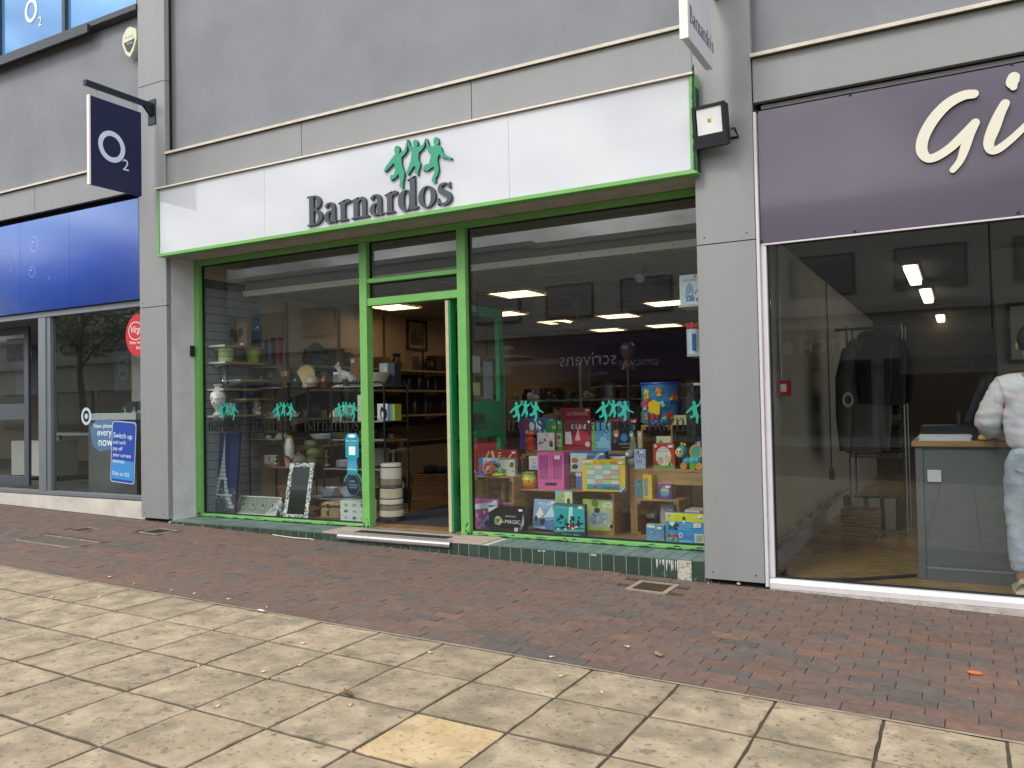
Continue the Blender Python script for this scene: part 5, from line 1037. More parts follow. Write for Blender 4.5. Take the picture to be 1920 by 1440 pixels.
# round shape-sorter toy
p = at(989, 916, .84); t = T('shape_sorter', 'round green and orange shape sorter toy with flower', 'toy', (p.x, .88, zc2)); mb = MB(); mb.lathe([(.0, .0), (.06, 0), (.078, .03), (.08, .06)], PM('#e0701e')); mb.build('base', t)
MB().lathe([(.08, .061), (.078, .085), (.06, .12), (.035, .14), (0, .145)], PM('#c9b418')).build('dome', t)
for a in range(5): MB().ball((.032*math.cos(a*1.256), .032*math.sin(a*1.256), .14), (.028, .028, .014), PM('#58a838')).build('leaf', t)
mb = MB()
for a in range(5): mb.ball((.022+.013*math.cos(a*1.256), -.062, .108+.013*math.sin(a*1.256)), (.008, .005, .008), PM('#8fd2e6'), 8, 5)
mb.build('flower', t); mb = MB()
for x_ in (-.032, .028): mb.ball((x_, -.07, .072), (.011, .006, .011), PM('#2a2522'), 8, 5)
for x_ in (-.035, .0, .035): mb.ball((x_, -.074, .03), (.010, .006, .007), PM('#3f7a44'), 8, 5)
mb.build('face', t)
# pink toy wardrobe
a, b = at(1009, 917, .80), at(1058, 917, .80); w = b.x-a.x; h = Za(1035, 847, .80)-Za(1035, 917, .80); t = T('toy_wardrobe', 'pink plastic toy wardrobe with two clear doors', 'toy', ((a.x+b.x)/2, .80, zc2)); pk = PM('#d75aa6'); m_pkw = M('pink window', '#a84a8c', .15, var=.15, vs=8)
bx('cabinet', -w/2, w/2, .012, .11, 0, h, PM('#c24f97'), t)
for s_ in (-1, 1):
    x0, x1 = (-w/2, -.002) if s_ < 0 else (.002, w/2); mb = MB()
    for q in ((x0, x0+.02, h*.25, h), (x1-.02, x1, h*.25, h), (x0+.02, x1-.02, h*.25, h*.28), (x0+.02, x1-.02, h*.92, h)): mb.box(q[0], q[1], 0, .011, q[2], q[3], pk)
    d_ = mb.build('door', t); bx('window_pane', x0+.02, x1-.02, .005, .011, h*.28, h*.92, m_pkw, d_)
bx('drawer', -w/2, w/2, 0, .011, 0, h*.245, pk, t); MB().prism([(-.05, .0), (-.065, .012), (-.05, .024), (.05, .024), (.065, .012), (.05, 0)], -.006, 0, PM('#241a22')).build('handle', t, (.0, 0, h*.125)); bx('door_handle', -.006, .006, -.006, -.0005, h*.5, h*.62, pk, t); bx('price_label', w*.14, w*.36, -.002, -.0005, h*.82, h*.92, PM('#d9cfc4'), t)
gbox('card_game', 'white card game with pink title beside wardrobe', 992, 1012, 880, 855, 1.0, .04, '#dcd5d8', '#b9b4b8', [('t', .5, .68, .2, 'Pass', '#b32d55', .8), ('t', .5, .45, .2, 'Gas', '#2d3036', .8), ('e', .5, .2, .25, .12, '#7fb8d8')], zc2+.165, tagp=False)
# shelf B row
ZB = zsB
gbox('game_box', 'big blue connecting game box with purple edge', 975, 1041, 843, 784, 1.56, .08, '#2a63b3', '#4c3a94', [('r', 0, .0, .16, 1, '#5a3f92'), ('r', .16, .0, .3, .95, '#b4343f'), ('d', 22, 13, ['#9fc4e8', '#1a418c', '#5f9bd6', '#e9eef4'], .32, .1, .95, .6), ('e', .35, .72, .09, .16, '#dfe6ee'), ('e', .55, .76, .09, .16, '#dfe6ee'), ('e', .23, .3, .05, .07, '#e8dcdc'), ('e', .23, .55, .05, .07, '#e8dcdc')], ZB)
gbox('game_box', 'green activity box with picture squares', 1024, 1056, 843, 787, 1.53, .05, '#3f8f43', '#2f6d33', [('r', .12, .12, .9, .55, '#c9d6c4'), *[('r', .16+.26*i, .16+.2*j, .36+.26*i, .30+.2*j, ('#8c5a44', '#53636d', '#b7a06a')[(i+j) % 3]) for i in range(3) for j in range(2)], ('t', .5, .7, .16, '10', '#e8eecb', .5)], ZB)
gbox('game_box', 'dark crimson laser game box with silver title', 1058, 1110, 841, 783, 1.50, .07, '#7c1d33', '#591425', [('p', [(.3, .3), (.55, .75), (1, .45), (.9, .15), (.4, .2)], '#b03048'), ('p', [(.05, .2), (.05, .6), (.25, .6), (.3, .2)], '#c9bfc6'), ('t', .55, .70, .2, 'CUBE', '#e2d8de', .8), ('e', .85, .2, .09, .09, '#cfc6cc'), ('r', 0, .02, 1, .12, '#a8283e'), ('p', [(.4, .32), (.6, .32), (.52, .72)], '#d8a9b2')], ZB)
gbox('game_box', 'light blue splash game box with green side', 1110, 1146, 841, 788, 1.50, .06, '#4fa0c9', '#6da84c', [('r', 0, 0, .18, 1, '#7fb04f'), ('d', 16, 15, ['#cfe6f0', '#2b6fa6', '#8fc8e0', '#a82f6b'], .2, .1, .95, .9), ('p', [(.2, .1), (.5, .5), (.95, .35), (.9, .1)], '#8cc4dc')], ZB)
gbox('game_box', 'black solar system box edged in red', 1146, 1196, 843, 783, 1.49, .07, '#14161f', '#a8202a', [('r', 0, .93, 1, 1, '#c22a34'), ('e', .2, .55, .11, .13, '#c07a4c'), ('e', .5, .42, .12, .14, '#2f78b4'), ('e', .78, .52, .09, .11, '#57a08c'), ('e', .2, .5, .05, .05, '#e6e2da'), ('e', .78, .5, .045, .05, '#e6e2da'), ('e', .15, .3, .06, .07, '#8c4a34'), ('e', .85, .74, .07, .08, '#3f93a8'), ('t', .62, .2, .07, 'SOLAR SYSTEM', '#d8d8d8', .6), ('t', .6, .1, .05, 'build and play', '#b9b9b9', .5)], ZB)
gbox('card_game', 'white and red dragon game box on the long bench', 1008, 1040, 846, 813, 1.47, .04, '#d8d4d6', '#b03040', [('t', .6, .8, .14, 'MAX', '#c4243a', .7), ('d', 12, 16, ['#8c1c34', '#b0304c'], .1, .25, .55, .6), ('e', .8, .42, .12, .14, '#8a6a2c'), ('r', .72, .2, .9, .36, '#2d2a2a')], ZB)
p = at(993, 846, 1.5); t = T('toy_robot', 'orange and red plastic toy tower on the bench end', 'toy', (p.x+.02, 1.50, ZB)); mb = MB(); mb.lathe([(.06, 0), (.06, .03), (.04, .04), (.045, .09), (.05, .11), (.03, .14)], PM('#c8401c'), n=14); mb.build('base', t); MB().lathe([(.028, .141), (.045, .16), (.04, .19), (.02, .20), (0, .2)], PM('#d9622a'), n=14).build('head', t)
p = at(1186, 842, 1.44); t = T('toy_figure', 'small grey green block figure before the solar box', 'toy', (p.x, 1.475, ZB)); mb = MB(); mb.prism([(-.035, 0), (.035, 0), (.03, .09), (-.03, .09)], -.02, .0, PM('#7c8578')); mb.build('torso', t); MB().lathe([(.024, .091), (.024, .125), (.012, .13), (.012, .138), (0, .138)], PM('#b08a6c'), (0, -.01, 0), 12).build('head', t)
gbox('robot_kit', 'red robot kit box standing behind the bench row', 1051, 1108, 800, 765, 1.95, .06, '#a8323c', '#7c2029', [('t', .55, .6, .24, 'ULTIMATE', '#d8cdcd', .85), ('t', .5, .18, .3, 'ROBOT', '#c9a9a9', .7)], None)
gbox('small_box', 'blue and white small box behind the teal figures', 1157, 1181, 785, 752, 1.9, .05, '#5d7fae', '#3d5a86', [('r', .05, .7, .4, .95, '#dfe3e6'), ('d', 8, 17, ['#c44a5c', '#e4e4e8'], .1, .1, .9, .6)], None, tagp=False)
def stand(label, px0, px1, py, Y, d=.3, name='display_table', mat=None, cat='table'):
    a, b = at(px0, py, Y), at(px1, py, Y); z = a.z*.5+b.z*.5; t = T(name, label, cat, (a.x, Y, FZ)); w = b.x-a.x; h = z-FZ; mat = mat or M('dark shop table', '#2b2622', .7)
    bx('top', 0, w, -.03, d, h-.025, h, mat, t)
    for x in (.01, w-.05):
        for y in (0, d-.05): bx('leg', x, x+.04, y, y+.04, 0, h-.026, mat, t)
    return z
stand('low dark table behind the bench row carrying the robot box', 1020, 1190, 799, 1.88, .3)
# teddy
p = at(1032, 790, 1.95); t = T('teddy_bear', 'plain tan teddy bear lying behind blue boxes', 'soft toy', (p.x, 1.98, Za(1100, 799, 1.88))); m_ted = M('tan plush', '#8a683c', .95, var=.25, vs=30, bump=.6, bs=60); mb = MB(); mb.ball((0, 0, .07), (.13, .09, .07), m_ted); mb.ball((.10, -.03, .12), (.06, .06, .055), m_ted); mb.build('body', t)
for s_ in (-1, 1): MB().ball((.10+s_*.04, -.03, .172), (.018, .012, .018), m_ted, 8, 6).build('ear', t)
# jigsaw: character on the picture left out, plain collage kept
gbox('jigsaw_box', 'yellow jigsaw box marked 1000 and I love London', 1093, 1172, 924, 864, .74, .055, '#d9b41f', '#c29c17', [('r', .11, .13, .88, .84, '#9fc0b4'), ('r', .11, .06, .88, .22, '#2f8fae'), *[('r', .12+.19*i, .24+.15*j, .29+.19*i, .37+.15*j, ('#b9d2c0', '#d8c8b4', '#c99a94', '#8fb6bf', '#a9c48c')[(i*2+j*3) % 5]) for i in range(4) for j in range(4)], ('r', .03, .87, .27, .97, '#e4dcc0'), ('t', .15, .895, .05, 'Jigsaw Puzzle', '#5a4a2c', .2), ('t', .74, .875, .105, '1000', '#8c3420', .16), ('e', .46, .92, .06, .05, '#b9b03c'), ('t', .2, .085, .11, 'I', '#152c4c', .05), ('p', [(.30, .09), (.35, .15), (.335, .185), (.30, .17), (.265, .185), (.25, .15)], '#c4242c'), ('t', .63, .085, .115, 'LONDON', '#152c4c', .46), ('p', [(.84, .0), (1, .0), (1, .22)], '#1f4fa8'), ('p', [(.86, .0), (.9, .0), (1, .14), (1, .19)], '#d8dfe6')], zc3, 3)
gbox('kit_box', 'blue and white spy science kit behind the jigsaw', 1070, 1136, 885, 846, 1.18, .07, '#3d6fb0', '#1c3f7c', [('p', [(0, 0), (.35, 0), (.5, .9), (0, .9)], '#c9d4de'), ('p', [(.4, .1), (.5, .1), (.9, .9), (.8, .9)], '#8fb4dc'), ('t', .5, .80, .12, 'EXPLORATION LAB', '#d3d83f', .75), ('e', .13, .55, .1, .13, '#b4764c'), ('e', .13, .25, .09, .12, '#2a2c33'), ('d', 14, 19, ['#1a2f66', '#dfe8f0', '#24459c'], .4, .1, .98, .7)], Za(1100, 885, 1.18), tagp=True)
bx_ = stand('low pine riser under the science kit', 1068, 1140, 885.5, 1.17, .25, 'pine_riser', m_pine, 'riser')
gbox('doll_box', 'pink and blue doll box beside the jigsaw', 1080, 1097, 919, 889, .90, .05, '#3f6fbf', '#c23f7c', [('r', 0, .78, 1, 1, '#d8d8da'), ('r', .6, .78, 1, 1, '#d02f6c'), ('d', 10, 20, ['#d86a9c', '#e0dce4', '#8f3f8c'], .05, .05, .95, .72)], zc3, tagp=False)
# bench C items
p = at(1183, 876, .93); t = T('plush_toy', 'small grey and white plush seal toy on bench', 'soft toy', (p.x+.02, .95, zc5)); m_gp = M('grey plush', '#8f8f8c', .95, var=.3, vs=20, bump=.5, bs=60); mb = MB(); mb.ball((0, 0, .06), (.055, .06, .06), m_gp); mb.ball((-.02, -.035, .125), (.045, .045, .042), m_gp); mb.build('body', t); MB().ball((-.03, -.07, .12), (.022, .02, .02), PM('#d5d2ca')).build('muzzle', t)
gbox('small_box', 'small lilac and white character free pup toy box'.replace('character free ', ''), 1190, 1211, 877, 841, .88, .06, '#a9bede', '#6b5aa3', [('d', 14, 21, ['#e4e8ee', '#4a7ac0', '#b0455c', '#3b3f55'], .05, .2, .95, .6), ('r', .1, .62, .9, .9, '#86a3d2'), ('e', .5, .85, .25, .08, '#8c2f4c')], zc5)
gbox('story_box', 'red and white best stories box with two faces', 1226, 1265, 879, 831, .88, .07, '#c43a26', '#a52c1c', [('r', 0, 0, 1, .14, '#6aa63a'), ('e', .48, .5, .36, .38, '#dfe0da'), ('t', .5, .68, .1, 'best stars', '#3f7f4c', .55), ('t', .5, .79, .06, 'My Adventures', '#6a6a6a', .4), ('e', .35, .34, .14, .14, '#d9b98f'), ('e', .66, .42, .14, .14, '#e0c49c'), ('p', [(.5, .14), (.9, .14), (.78, .3), (.6, .3)], '#d4dccb'), ('p', [(.7, .14), (.84, .14), (.8, .28), (.74, .28)], '#2c6a3a'), ('e', .12, .9, .07, .06, '#d9d4c8'), ('e', .9, .9, .07, .06, '#8c8478')], zc5, 8)
gbox('picture_book', 'small cream picture box inside the upright crate', 1231, 1258, 832, 809, 1.02, .04, '#c4c2a4', '#a9a78c', [('e', .3, .45, .14, .3, '#7c9a44'), ('d', 8, 22, ['#2c2d2a', '#e4e4da', '#b04034'], .3, .15, .9, .85)], zc5+.17, tagp=False)
# caterpillar toy
p = at(1290, 881, .84); t = T('caterpillar_toy', 'teal and yellow caterpillar toy with orange wheels', 'toy', (p.x+.0, .93, zc5)); te = PM('#2aa0b4'); MB().ball((-.075, -.01, .15), (.05, .05, .055), te).build('head', t); MB().ball((-.085, -.045, .143), (.038, .025, .042), PM('#d9c98f')).build('face', t)
mb = MB(); mb.ball((-.095, -.068, .155), (.006, .004, .01), m_blk, 8, 5); mb.ball((-.072, -.07, .155), (.006, .004, .01), m_blk, 8, 5); mb.build('eye', t); mb = MB(); mb.ball((-.075, 0, .215), (.014, .014, .018), PM('#c9a42c')); mb.ball((-.05, 0, .21), (.014, .014, .016), PM('#c9a42c')); mb.build('antenna', t)
for k in range(3): MB().ball((-.03+k*.045, 0, .065+.004*k), (.045, .042, .042), (te, PM('#37b0b8'), te)[k]).build('segment', t)
for x_, c_ in ((-.05, '#e08a2c'), (.03, '#6ab03a'), (.085, '#d9a52c')): MB().cyl((x_, -.055, .03), (x_, -.03, .03), .03, None, PM(c_), 14).build('wheel', t)
MB().ring((.05, .15), (.055, .062), (.044, .05), -.02, 0, PM('#d8b45c'), 22).build('wing', t); MB().ring((.05, .15), (.0435, .0495), (.001, .001), -.016, -.004, PM('#5fa88c'), 22).build('wing_picture', t); MB().ring((.10, .14), (.03, .034), (.02, .024), -.015, 0, PM('#dca03c'), 16).build('wing', t)
# block bag
p = at(1236, 797, 1.05); t = T('block_bag', 'clear blue zip bag full of coloured toy blocks', 'bag', (p.x, 1.11, zu1)); h = Za(1236, 720, 1.1)-zu1; mb = MB(); mb.lathe([(.0, 0), (.155, .0), (.165, .02), (.175, h-.03), (.18, h)], M('clear blue plastic', '#4d86b8', .15, var=.35, vs=12, tint='#2b5c94', coat=.5), n=24); mb.build('bag', t); MB().lathe([(.18, h-.006), (.186, h), (.18, h+.012), (.0, h+.016)], PM('#2344a8'), n=24).build('lid', t); mb = MB(); rr = random.Random(4)
for k in range(34):
    a = rr.uniform(-2.6, -.4); z_ = rr.uniform(.03, h-.06); c_ = PM(rr.choice(['#d8b41f', '#4a9a4c', '#c43a2c', '#e07a2a', '#8fc0dc', '#8c5fae', '#3f6fbf'])); q = .176*(1+.03*z_/h); mb.X = Matrix.Translation((q*.93*math.cos(a), q*.93*math.sin(a), z_)) @ Matrix.Rotation(a+1.57, 4, 'Z') @ Matrix.Rotation(rr.uniform(-.6, .6), 4, 'Y'); s_ = rr.uniform(.015, .032); mb.box(-s_, s_, -.012, .012, -s_*.8, s_*.8, c_, .003)
mb.build('blocks', t); mb = MB(); mb.X = Matrix.Translation((0, -.186, h*.42)); mb.prism([(-.05, -.05), (.05, -.06), (.055, .04), (0, .07), (-.05, .05)], -.004, .0, PM('#e0b81c')); mb.prism([(-.045, -.05), (.045, -.06), (.03, -.1), (-.04, -.09)], -.006, 0, PM('#b8322c')); mb.build('label', t)
gbox('wooden_box', 'cream wooden box painted with black trees', 1253, 1287, 797, 779, 1.02, .08, '#b9ae8c', '#9c8f68', [('d', 9, 24, ['#22241f'], .08, .15, .92, .85)], zu1, tagp=False)
# crate D and floor
t = gbox('picture_book', 'yellow giraffe sound book standing on the crate', 1205, 1224, 935, 890, .80, .06, '#d9b32a', '#c99a1c', [('r', .1, .1, .55, .85, '#6f93a0'), ('d', 8, 25, ['#b8442c', '#4c8a5c', '#c9bfa0'], .1, .15, .9, .85)], zc4, -12, tagp=False, cat='book'); MB().ball((.015, .02, Za(1214, 890, .8)-Za(1214, 935, .8)+.012), (.018, .015, .02), PM('#c4342c')).build('knob', t)
gbox('picture_book', 'teal board book open against the giraffe book', 1192, 1205, 933, 899, .82, .02, '#4f8d9c', '#c8a24c', [('d', 9, 26, ['#9fc4bf', '#2f5f78', '#c9b46a'], .05, .1, .95, .9)], zc4, 30, tagp=False, cat='book')
gbox('cube_box', 'purple cube game box with yellow badge', 1234, 1260, 939, 910, .80, .10, '#5d2f7c', '#43225f', [('e', .5, .5, .32, .36, '#4f9fd0'), ('r', .28, .5, .75, .68, '#d8c83a'), ('r', .0, .86, 1, .94, '#b04a9c'), ('d', 8, 27, ['#3a1c55', '#b06ac0'], .1, .05, .9, .25)], zc4, 14, top='#c9b0c0')
gbox('toy_box', 'bright blue and yellow toddler game box face down', 1249, 1322, 1023, 965, .56, .07, '#2b9bdc', '#1f7db8', [('r', 0, .72, 1, 1, '#d8d42c'), ('r', .04, .84, .18, .97, '#d5dbe0'), *[('r', .06+.018*i, .86, .066+.018*i, .95, '#23282c') for i in range(5)], ('e', .48, .8, .04, .1, '#22262a'), ('e', .48, .73, .03, .06, '#e6e6e2'), ('d', 14, 28, ['#1d3350', '#dfe8ee', '#23282c'], .1, .45, .3, .68), ('r', .35, .62, .65, .64, '#9fd0ee'), ('r', .35, .55, .68, .57, '#9fd0ee'), ('r', .35, .48, .62, .5, '#9fd0ee'), ('e', .4, .28, .055, .09, '#e6e6ec'), ('e', .4, .28, .035, .06, '#2b9bdc'), ('t', .58, .22, .13, 'oobi', '#c94a5c', .25), ('d', 10, 29, ['#6ab04c', '#8fc46a', '#c43a4c'], .08, .1, .28, .4), ('r', .72, .55, .92, .7, '#e0dcd0'), ('r', .75, .08, .98, .36, '#d8d8b4'), ('r', .79, .11, .95, .32, '#a9a995'), ('t', .5, .08, .06, 'count and play', '#e6eef4', .4)], FZ)
gbox('toy_box', 'small orange and blue animal game box by crate', 1211, 1246, 1018, 986, .58, .06, '#5a9ac9', '#d8c42c', [('d', 16, 30, ['#c9702c', '#d9b83a', '#4c8a3c', '#b83a2c', '#e6dcc0'], .05, .1, .85, .75), ('r', .05, .8, .5, .96, '#cfdfe8')], FZ, -10)
gbox('picture_book', 'tall comic book leaning inside the low crate', 1238, 1262, 990, 950, .84, .012, '#8c93b0', '#c9c4bc', [('d', 18, 31, ['#c43a44', '#2f3f7c', '#dfdfe2', '#4c4c58', '#a86a8c'], .05, .05, .95, .95)], FZ+.10, 0, 12, tagp=False, cat='book')
gbox('flat_box', 'white flat box lying behind the blue toddler game', 1284, 1321, 966, 957, .68, .2, '#c9c4c0', '#bdb8b4', [('r', .75, 0, .95, 1, '#b03a3c')], None, tagp=False)
bx_ = stand('short pine riser under white flat box', 1282, 1322, 966.5, .66, .22, 'pine_riser', m_pine, 'riser')
# wall shelves at the right-hand side
def wshelf(label, px0, py, Y, x1=XR0+.028, d=.3):
    a = at(px0, py, Y); z = a.z; t = T('wall_shelf', label, 'shelf', (0, 0, z)); bx('board', a.x, x1, Y, Y+d, -.02, 0, M('white melamine', '#b9b4aa', .5), t); mb = MB(); mb.prism([(Y+.02, -.021), (Y+.26, -.021), (Y+.26, -.15)], x1-.001, x1-.02, m_alu, axis='x'); mb.build('bracket', t); return z
z = wshelf('white wall shelf holding the 3D puzzle box', 1272, 572, .62); gbox('puzzle_box', 'white and blue 3D castle puzzle box on high shelf', 1275, 1312, 570, 514, .64, .08, '#cfdce2', '#7fa8c4', [('p', [(.25, .2), (.35, .6), (.5, .75), (.68, .58), (.75, .22)], '#8fa6c9'), ('p', [(.3, .1), (.4, .3), (.7, .3), (.75, .1)], '#3d7fc4'), ('t', .5, .78, .1, 'INDEED GARDEN', '#2f6a8c', .7), ('d', 14, 33, ['#2f6ab8', '#e4ecf2', '#b04a5c', '#4c86c4'], .08, .08, .92, .5), ('e', .8, .93, .07, .04, '#c43a3c')], z, tagp=False)
z = wshelf('white wall shelf holding the castle tube', 1288, 664, .62); p = at(1300, 664, .7); t = T('castle_tube', 'blue and white castle tube toy with red battlements', 'toy', (p.x+.005, .72, z)); MB().lathe([(.062, 0), (.062, .21), (.066, .215)], None, mats=[PM('#c9d2de'), PM('#3d6ab4')], n=18).build('tube', t); mb = MB()
mb.lathe([(.066, .216), (.068, .24), (.0, .241)], PM('#c43a34'), n=18)
for k in range(8): mb.X = Matrix.Rotation(k*.785, 4, 'Z'); mb.box(.05, .069, -.014, .014, .2405, .262, PM('#c43a34'))
mb.build('battlement', t); mb = MB(); mb.X = Matrix.Translation((0, 0, .1)); mb.box(.0, .03, -.0645, -.0625, -.07, .07, PM('#2f5fae')); mb.build('print', t)
wshelf('empty white wall shelf stub above the dark clothes', 1300, 718, .62)
p = at(1310, 800, .95); hoodie('dark_jacket', 'dark jacket hanging below the castle tube shelf', p.x-.02, 1.15, Za(1305, 740, 1.0), m_clo, .16, .35, cat='jacket')
for k, c_ in enumerate(('#5b6f9c', '#c9ccd4', '#6a3f7c', '#3f4c6a')): gbox('picture_book', ('blue', 'pale', 'violet', 'navy')[k]+' spined storybook standing behind the caterpillar toy', 1303+k*5, 1308+k*5, 862, 812, .98, .15, c_, c_, [], zc5+.0, tagp=False, cat='book')
# ------------------------------------------------------------------ left window: slatwall and shelves
sw_ = T('slatwall', 'grey slatwall panelling on the side wall', 'wall panel'); m_slat = M('slatwall grey', '#7f8690', .6, var=.05); sx_ = -7.5
for k in range(26): 
    z0_ = FZ+.01+k*.0985; bx('slat', -7.515, sx_, .46, 1.28, z0_, z0_+.091, m_slat, sw_)
bx('backing', -7.519, -7.516, .46, 1.28, FZ, CZ+.1, m_dark, sw_); bx('end_trim', -7.516, sx_+.01, 1.281, 1.30, FZ, CZ, M('white end trim', '#a9a9a6', .5), sw_)
m_wsh = M('beech shelf', '#9c8360', .6, var=.15, vs=4, stretch=(6, 1, 6)); m_wend = M('white shelf end', '#d2d0c8', .5)
def sshelf(label, px, py, Y0, Y1, d=.26):
    z = atx(px, py, sx_+d).z; t = T('slatwall_shelf', label, 'shelf', (sx_+.001, Y0, z)); bx('board', 0, d, .004, Y1-Y0, -.022, 0, m_wsh, t); bx('white_end', 0, d, 0, .0035, -.022, 0, m_wend, t)
    for y in (.08, Y1-Y0-.12): mb = MB(); mb.prism([(0, -.023), (d*.9, -.023), (0, -.06)], y, y+.02, m_wend); mb.build('bracket', t)
    return z
s1 = sshelf('slatwall shelf holding the heart box and seaside picture', 412, 645, .50, 1.27); s2 = sshelf('slatwall shelf holding green tin and lime pot', 418, 677, .50, 1.27); s3 = sshelf('slatwall shelf holding the black bowl', 448, 711, .72, 1.5); s4 = sshelf('slatwall shelf holding the glass boot', 404, 728, .47, 1.1); s5 = sshelf('slatwall shelf holding the blue vase', 455, 747, .80, 1.5); s6 = sshelf('slatwall shelf holding the white urn vase', 404, 779, .47, 1.27)
def vase(name, label, x, y, z, prof, mat, cat='vase', n=18, mats=None, sx=1):
    t = T(name, label, cat, (x, y, z)); MB().lathe(prof, mat, n=n, mats=mats, sx=sx).build('body', t); return t
SXc = sx_+.13; Yx = lambda px: atx(px, 700, SXc).y
y = Yx(440); t = T('heart_box', 'wooden box frame with heart shaped window', 'box frame', (SXc-.02, y+.05, s1)); mb = MB(); hw, hh = .17, .25; m_hb = PM('#7d6548')
heart = [(0, .05), (.10, .14), (.115, .19), (.085, .22), (.04, .215), (0, .185), (-.04, .215), (-.085, .22), (-.115, .19), (-.10, .14)]
bx('frame', -hw, hw, 0, .06, 0, .27, m_hb, t); MB().prism([(a, b-.01) for a, b in heart], -.002, -.0005, PM('#2b2320')).build('heart_opening', t); mb = MB()
for z_ in (.10, .155): mb.box(-.09, .09, -.004, -.0025, z_, z_+.006, m_hb)
for x_ in (-.035, .03): mb.box(x_, x_+.006, -.006, -.0045, .07, .2, m_hb)
mb.build('divider', t); bx('price_label', .07, .12, -.008, -.0065, .01, .035, PM('#d8d8d4'), t)
o = gbox('seaside_picture', 'blue seaside canvas picture beside heart box', 466, 488, 641, 600, 1.05, .02, '#3f6f8f', '#2f566f', [('r', 0, .0, 1, .35, '#2b3a4c'), ('d', 10, 40, ['#6a5c55', '#26303c', '#8f7f74'], .1, .05, .9, .4), ('r', 0, .75, 1, .9, '#5f93b0')], s1, cat='picture')
vase('green_tin', 'pale green striped tin on slatwall shelf', SXc+.02, Yx(419)+.02, s2, [(.0, 0), (.085, 0), (.085, .05), (.085, .06), (.085, .11), (.085, .12), (.085, .17), (0, .171)], None, 'tin', mats=[PM('#5f7a52'), PM('#a9b77c'), PM('#5f7a52'), PM('#8fa06a'), PM('#5f7a52'), PM('#a9b77c'), PM('#6a8458')])
vase('lime_pot', 'tapered lime green plant pot', SXc+.02, Yx(460)+.10, s2, [(0, 0), (.07, 0), (.10, .19), (.092, .19), (.065, .02), (0, .02)], PM('#8fae1c'), 'pot'); m_cw = GL('clear ware', '')
vase('glass_jug', 'clear glass jug between tin and lime pot', SXc, Yx(438)+.05, s2, [(0, .0), (.06, 0), (.085, .06), (.06, .13), (.065, .16)], m_cw, 'jug')
vase('footed_bowl', 'black cut bowl with handles on slatwall shelf', SXc, Yx(475)+.15, s3, [(0, 0), (.08, 0), (.06, .03), (.15, .09), (.18, .14), (.17, .14), (.05, .04), (0, .04)], PM('#20231f'), 'bowl')
t = T('glass_boot', 'clear glass boot ornament', 'ornament', (SXc, Yx(413)+.06, s4)); mb = MB(); mb.tube([(0, 0, .30), (0, 0, .18), (0, 0, .07), (.0, -.05, .035), (.0, -.10, .03)], [.055, .045, .042, .036, .025], m_cw, 12); mb.build('body', t)
vase('blue_vase', 'dark blue patterned vase beside the clothes rack', SXc, Yx(454)+.12, s5, [(0, 0), (.05, 0), (.09, .05), (.09, .1), (.04, .15), (.05, .17)], PM('#1c2c6a'))
U = PM('#cfd0cc'); t = vase('urn_vase', 'white porcelain urn vase with flowers', SXc+.02, Yx(398)+.06, s6, [(0, 0), (.06, 0), (.06, .015), (.03, .04), (.03, .06), (.075, .13), (.088, .20), (.08, .25), (.04, .28), (.035, .32), (.055, .35), (.05, .352), (0, .34)], U); mb = MB()
for k in range(7): a = -1.9+k*.3; mb.ball((.086*math.cos(a), .086*math.sin(a), .17+.03*math.sin(k*2.2)), (.010, .006, .012), PM(('#a05a6c', '#4c6a5a', '#5a4c6a')[k % 3]), 7, 5)
mb.build('flower_print', t)
vase('bud_vase', 'small white bud vase beside the urn', SXc, Yx(419)+.1, s6, [(0, 0), (.03, 0), (.045, .04), (.02, .1), (.025, .14)], U); vase('patterned_mug', 'white mug with black leaf pattern', SXc, Yx(457)+.2, s6, [(0, 0), (.055, 0), (.058, .16), (.052, .16), (.05, .01), (0, .01)], M('leaf pattern china', '#c9c9c6', .3, var=.9, vs=30, tint='#23252c', det=1), 'mug')
# Paris canvas
a, b = at(387, 812, .60), at(447, 812, .60); w = b.x-a.x; h = Za(415, 812, .6)-FZ; t = T('tower_canvas', 'tall dark blue canvas print of a lattice iron tower', 'canvas', ((a.x+b.x)/2-.0, .56, FZ), rot=(rad(-5), 0, rad(-6))); bx('canvas', -w/2, w/2, .001, .03, 0, h, PM('#1d2c58'), t)
mb = MB(); gy = PM('#8f949a'); g2 = PM('#5d636c'); wh = PM('#b9bcc0'); mb.quad([(-w/2, -.0004, 0), (w/2, -.0004, 0), (w/2, -.0004, h*.31), (-w/2, -.0004, h*.34)], PM('#3f4854'))
def tw(z): f = z/h; return .012+.27*max(0, (.94-f))**2.3+(.05 if f < .30 else .0)*(.30-f)/.3
zs_ = [h*k/40 for k in range(3, 37)]
for i, (z0_, z1_) in enumerate(zip(zs_, zs_[1:])):
    w0, w1 = tw(z0_), tw(z1_)
    if z0_ < h*.42:
        for s_ in (-1, 1): mb.quad([(s_*w0, -.001, z0_), (s_*w0*.45, -.001, z0_), (s_*w1*.45, -.001, z1_), (s_*w1, -.001, z1_)], gy if i % 2 else wh)
    else: mb.quad([(-w0, -.001, z0_), (w0, -.001, z0_), (w1, -.001, z1_), (-w1, -.001, z1_)], gy if i % 2 else wh)
    if i % 2 == 0: mb.quad([(-w0*.7, -.0016, z0_), (-w0*.6, -.0016, z0_), (w1*.7, -.0016, z1_), (w1*.6, -.0016, z1_)], g2)
for f in (.22, .42): mb.box(-tw(h*f)*1.25, tw(h*f)*1.25, -.002, -.0011, h*f, h*f+.02, wh)
mb.ring((0, .02), (.16, .17), (.135, .145), -.0015, -.0008, g2, 20, None, 0, math.pi); rr = random.Random(8)
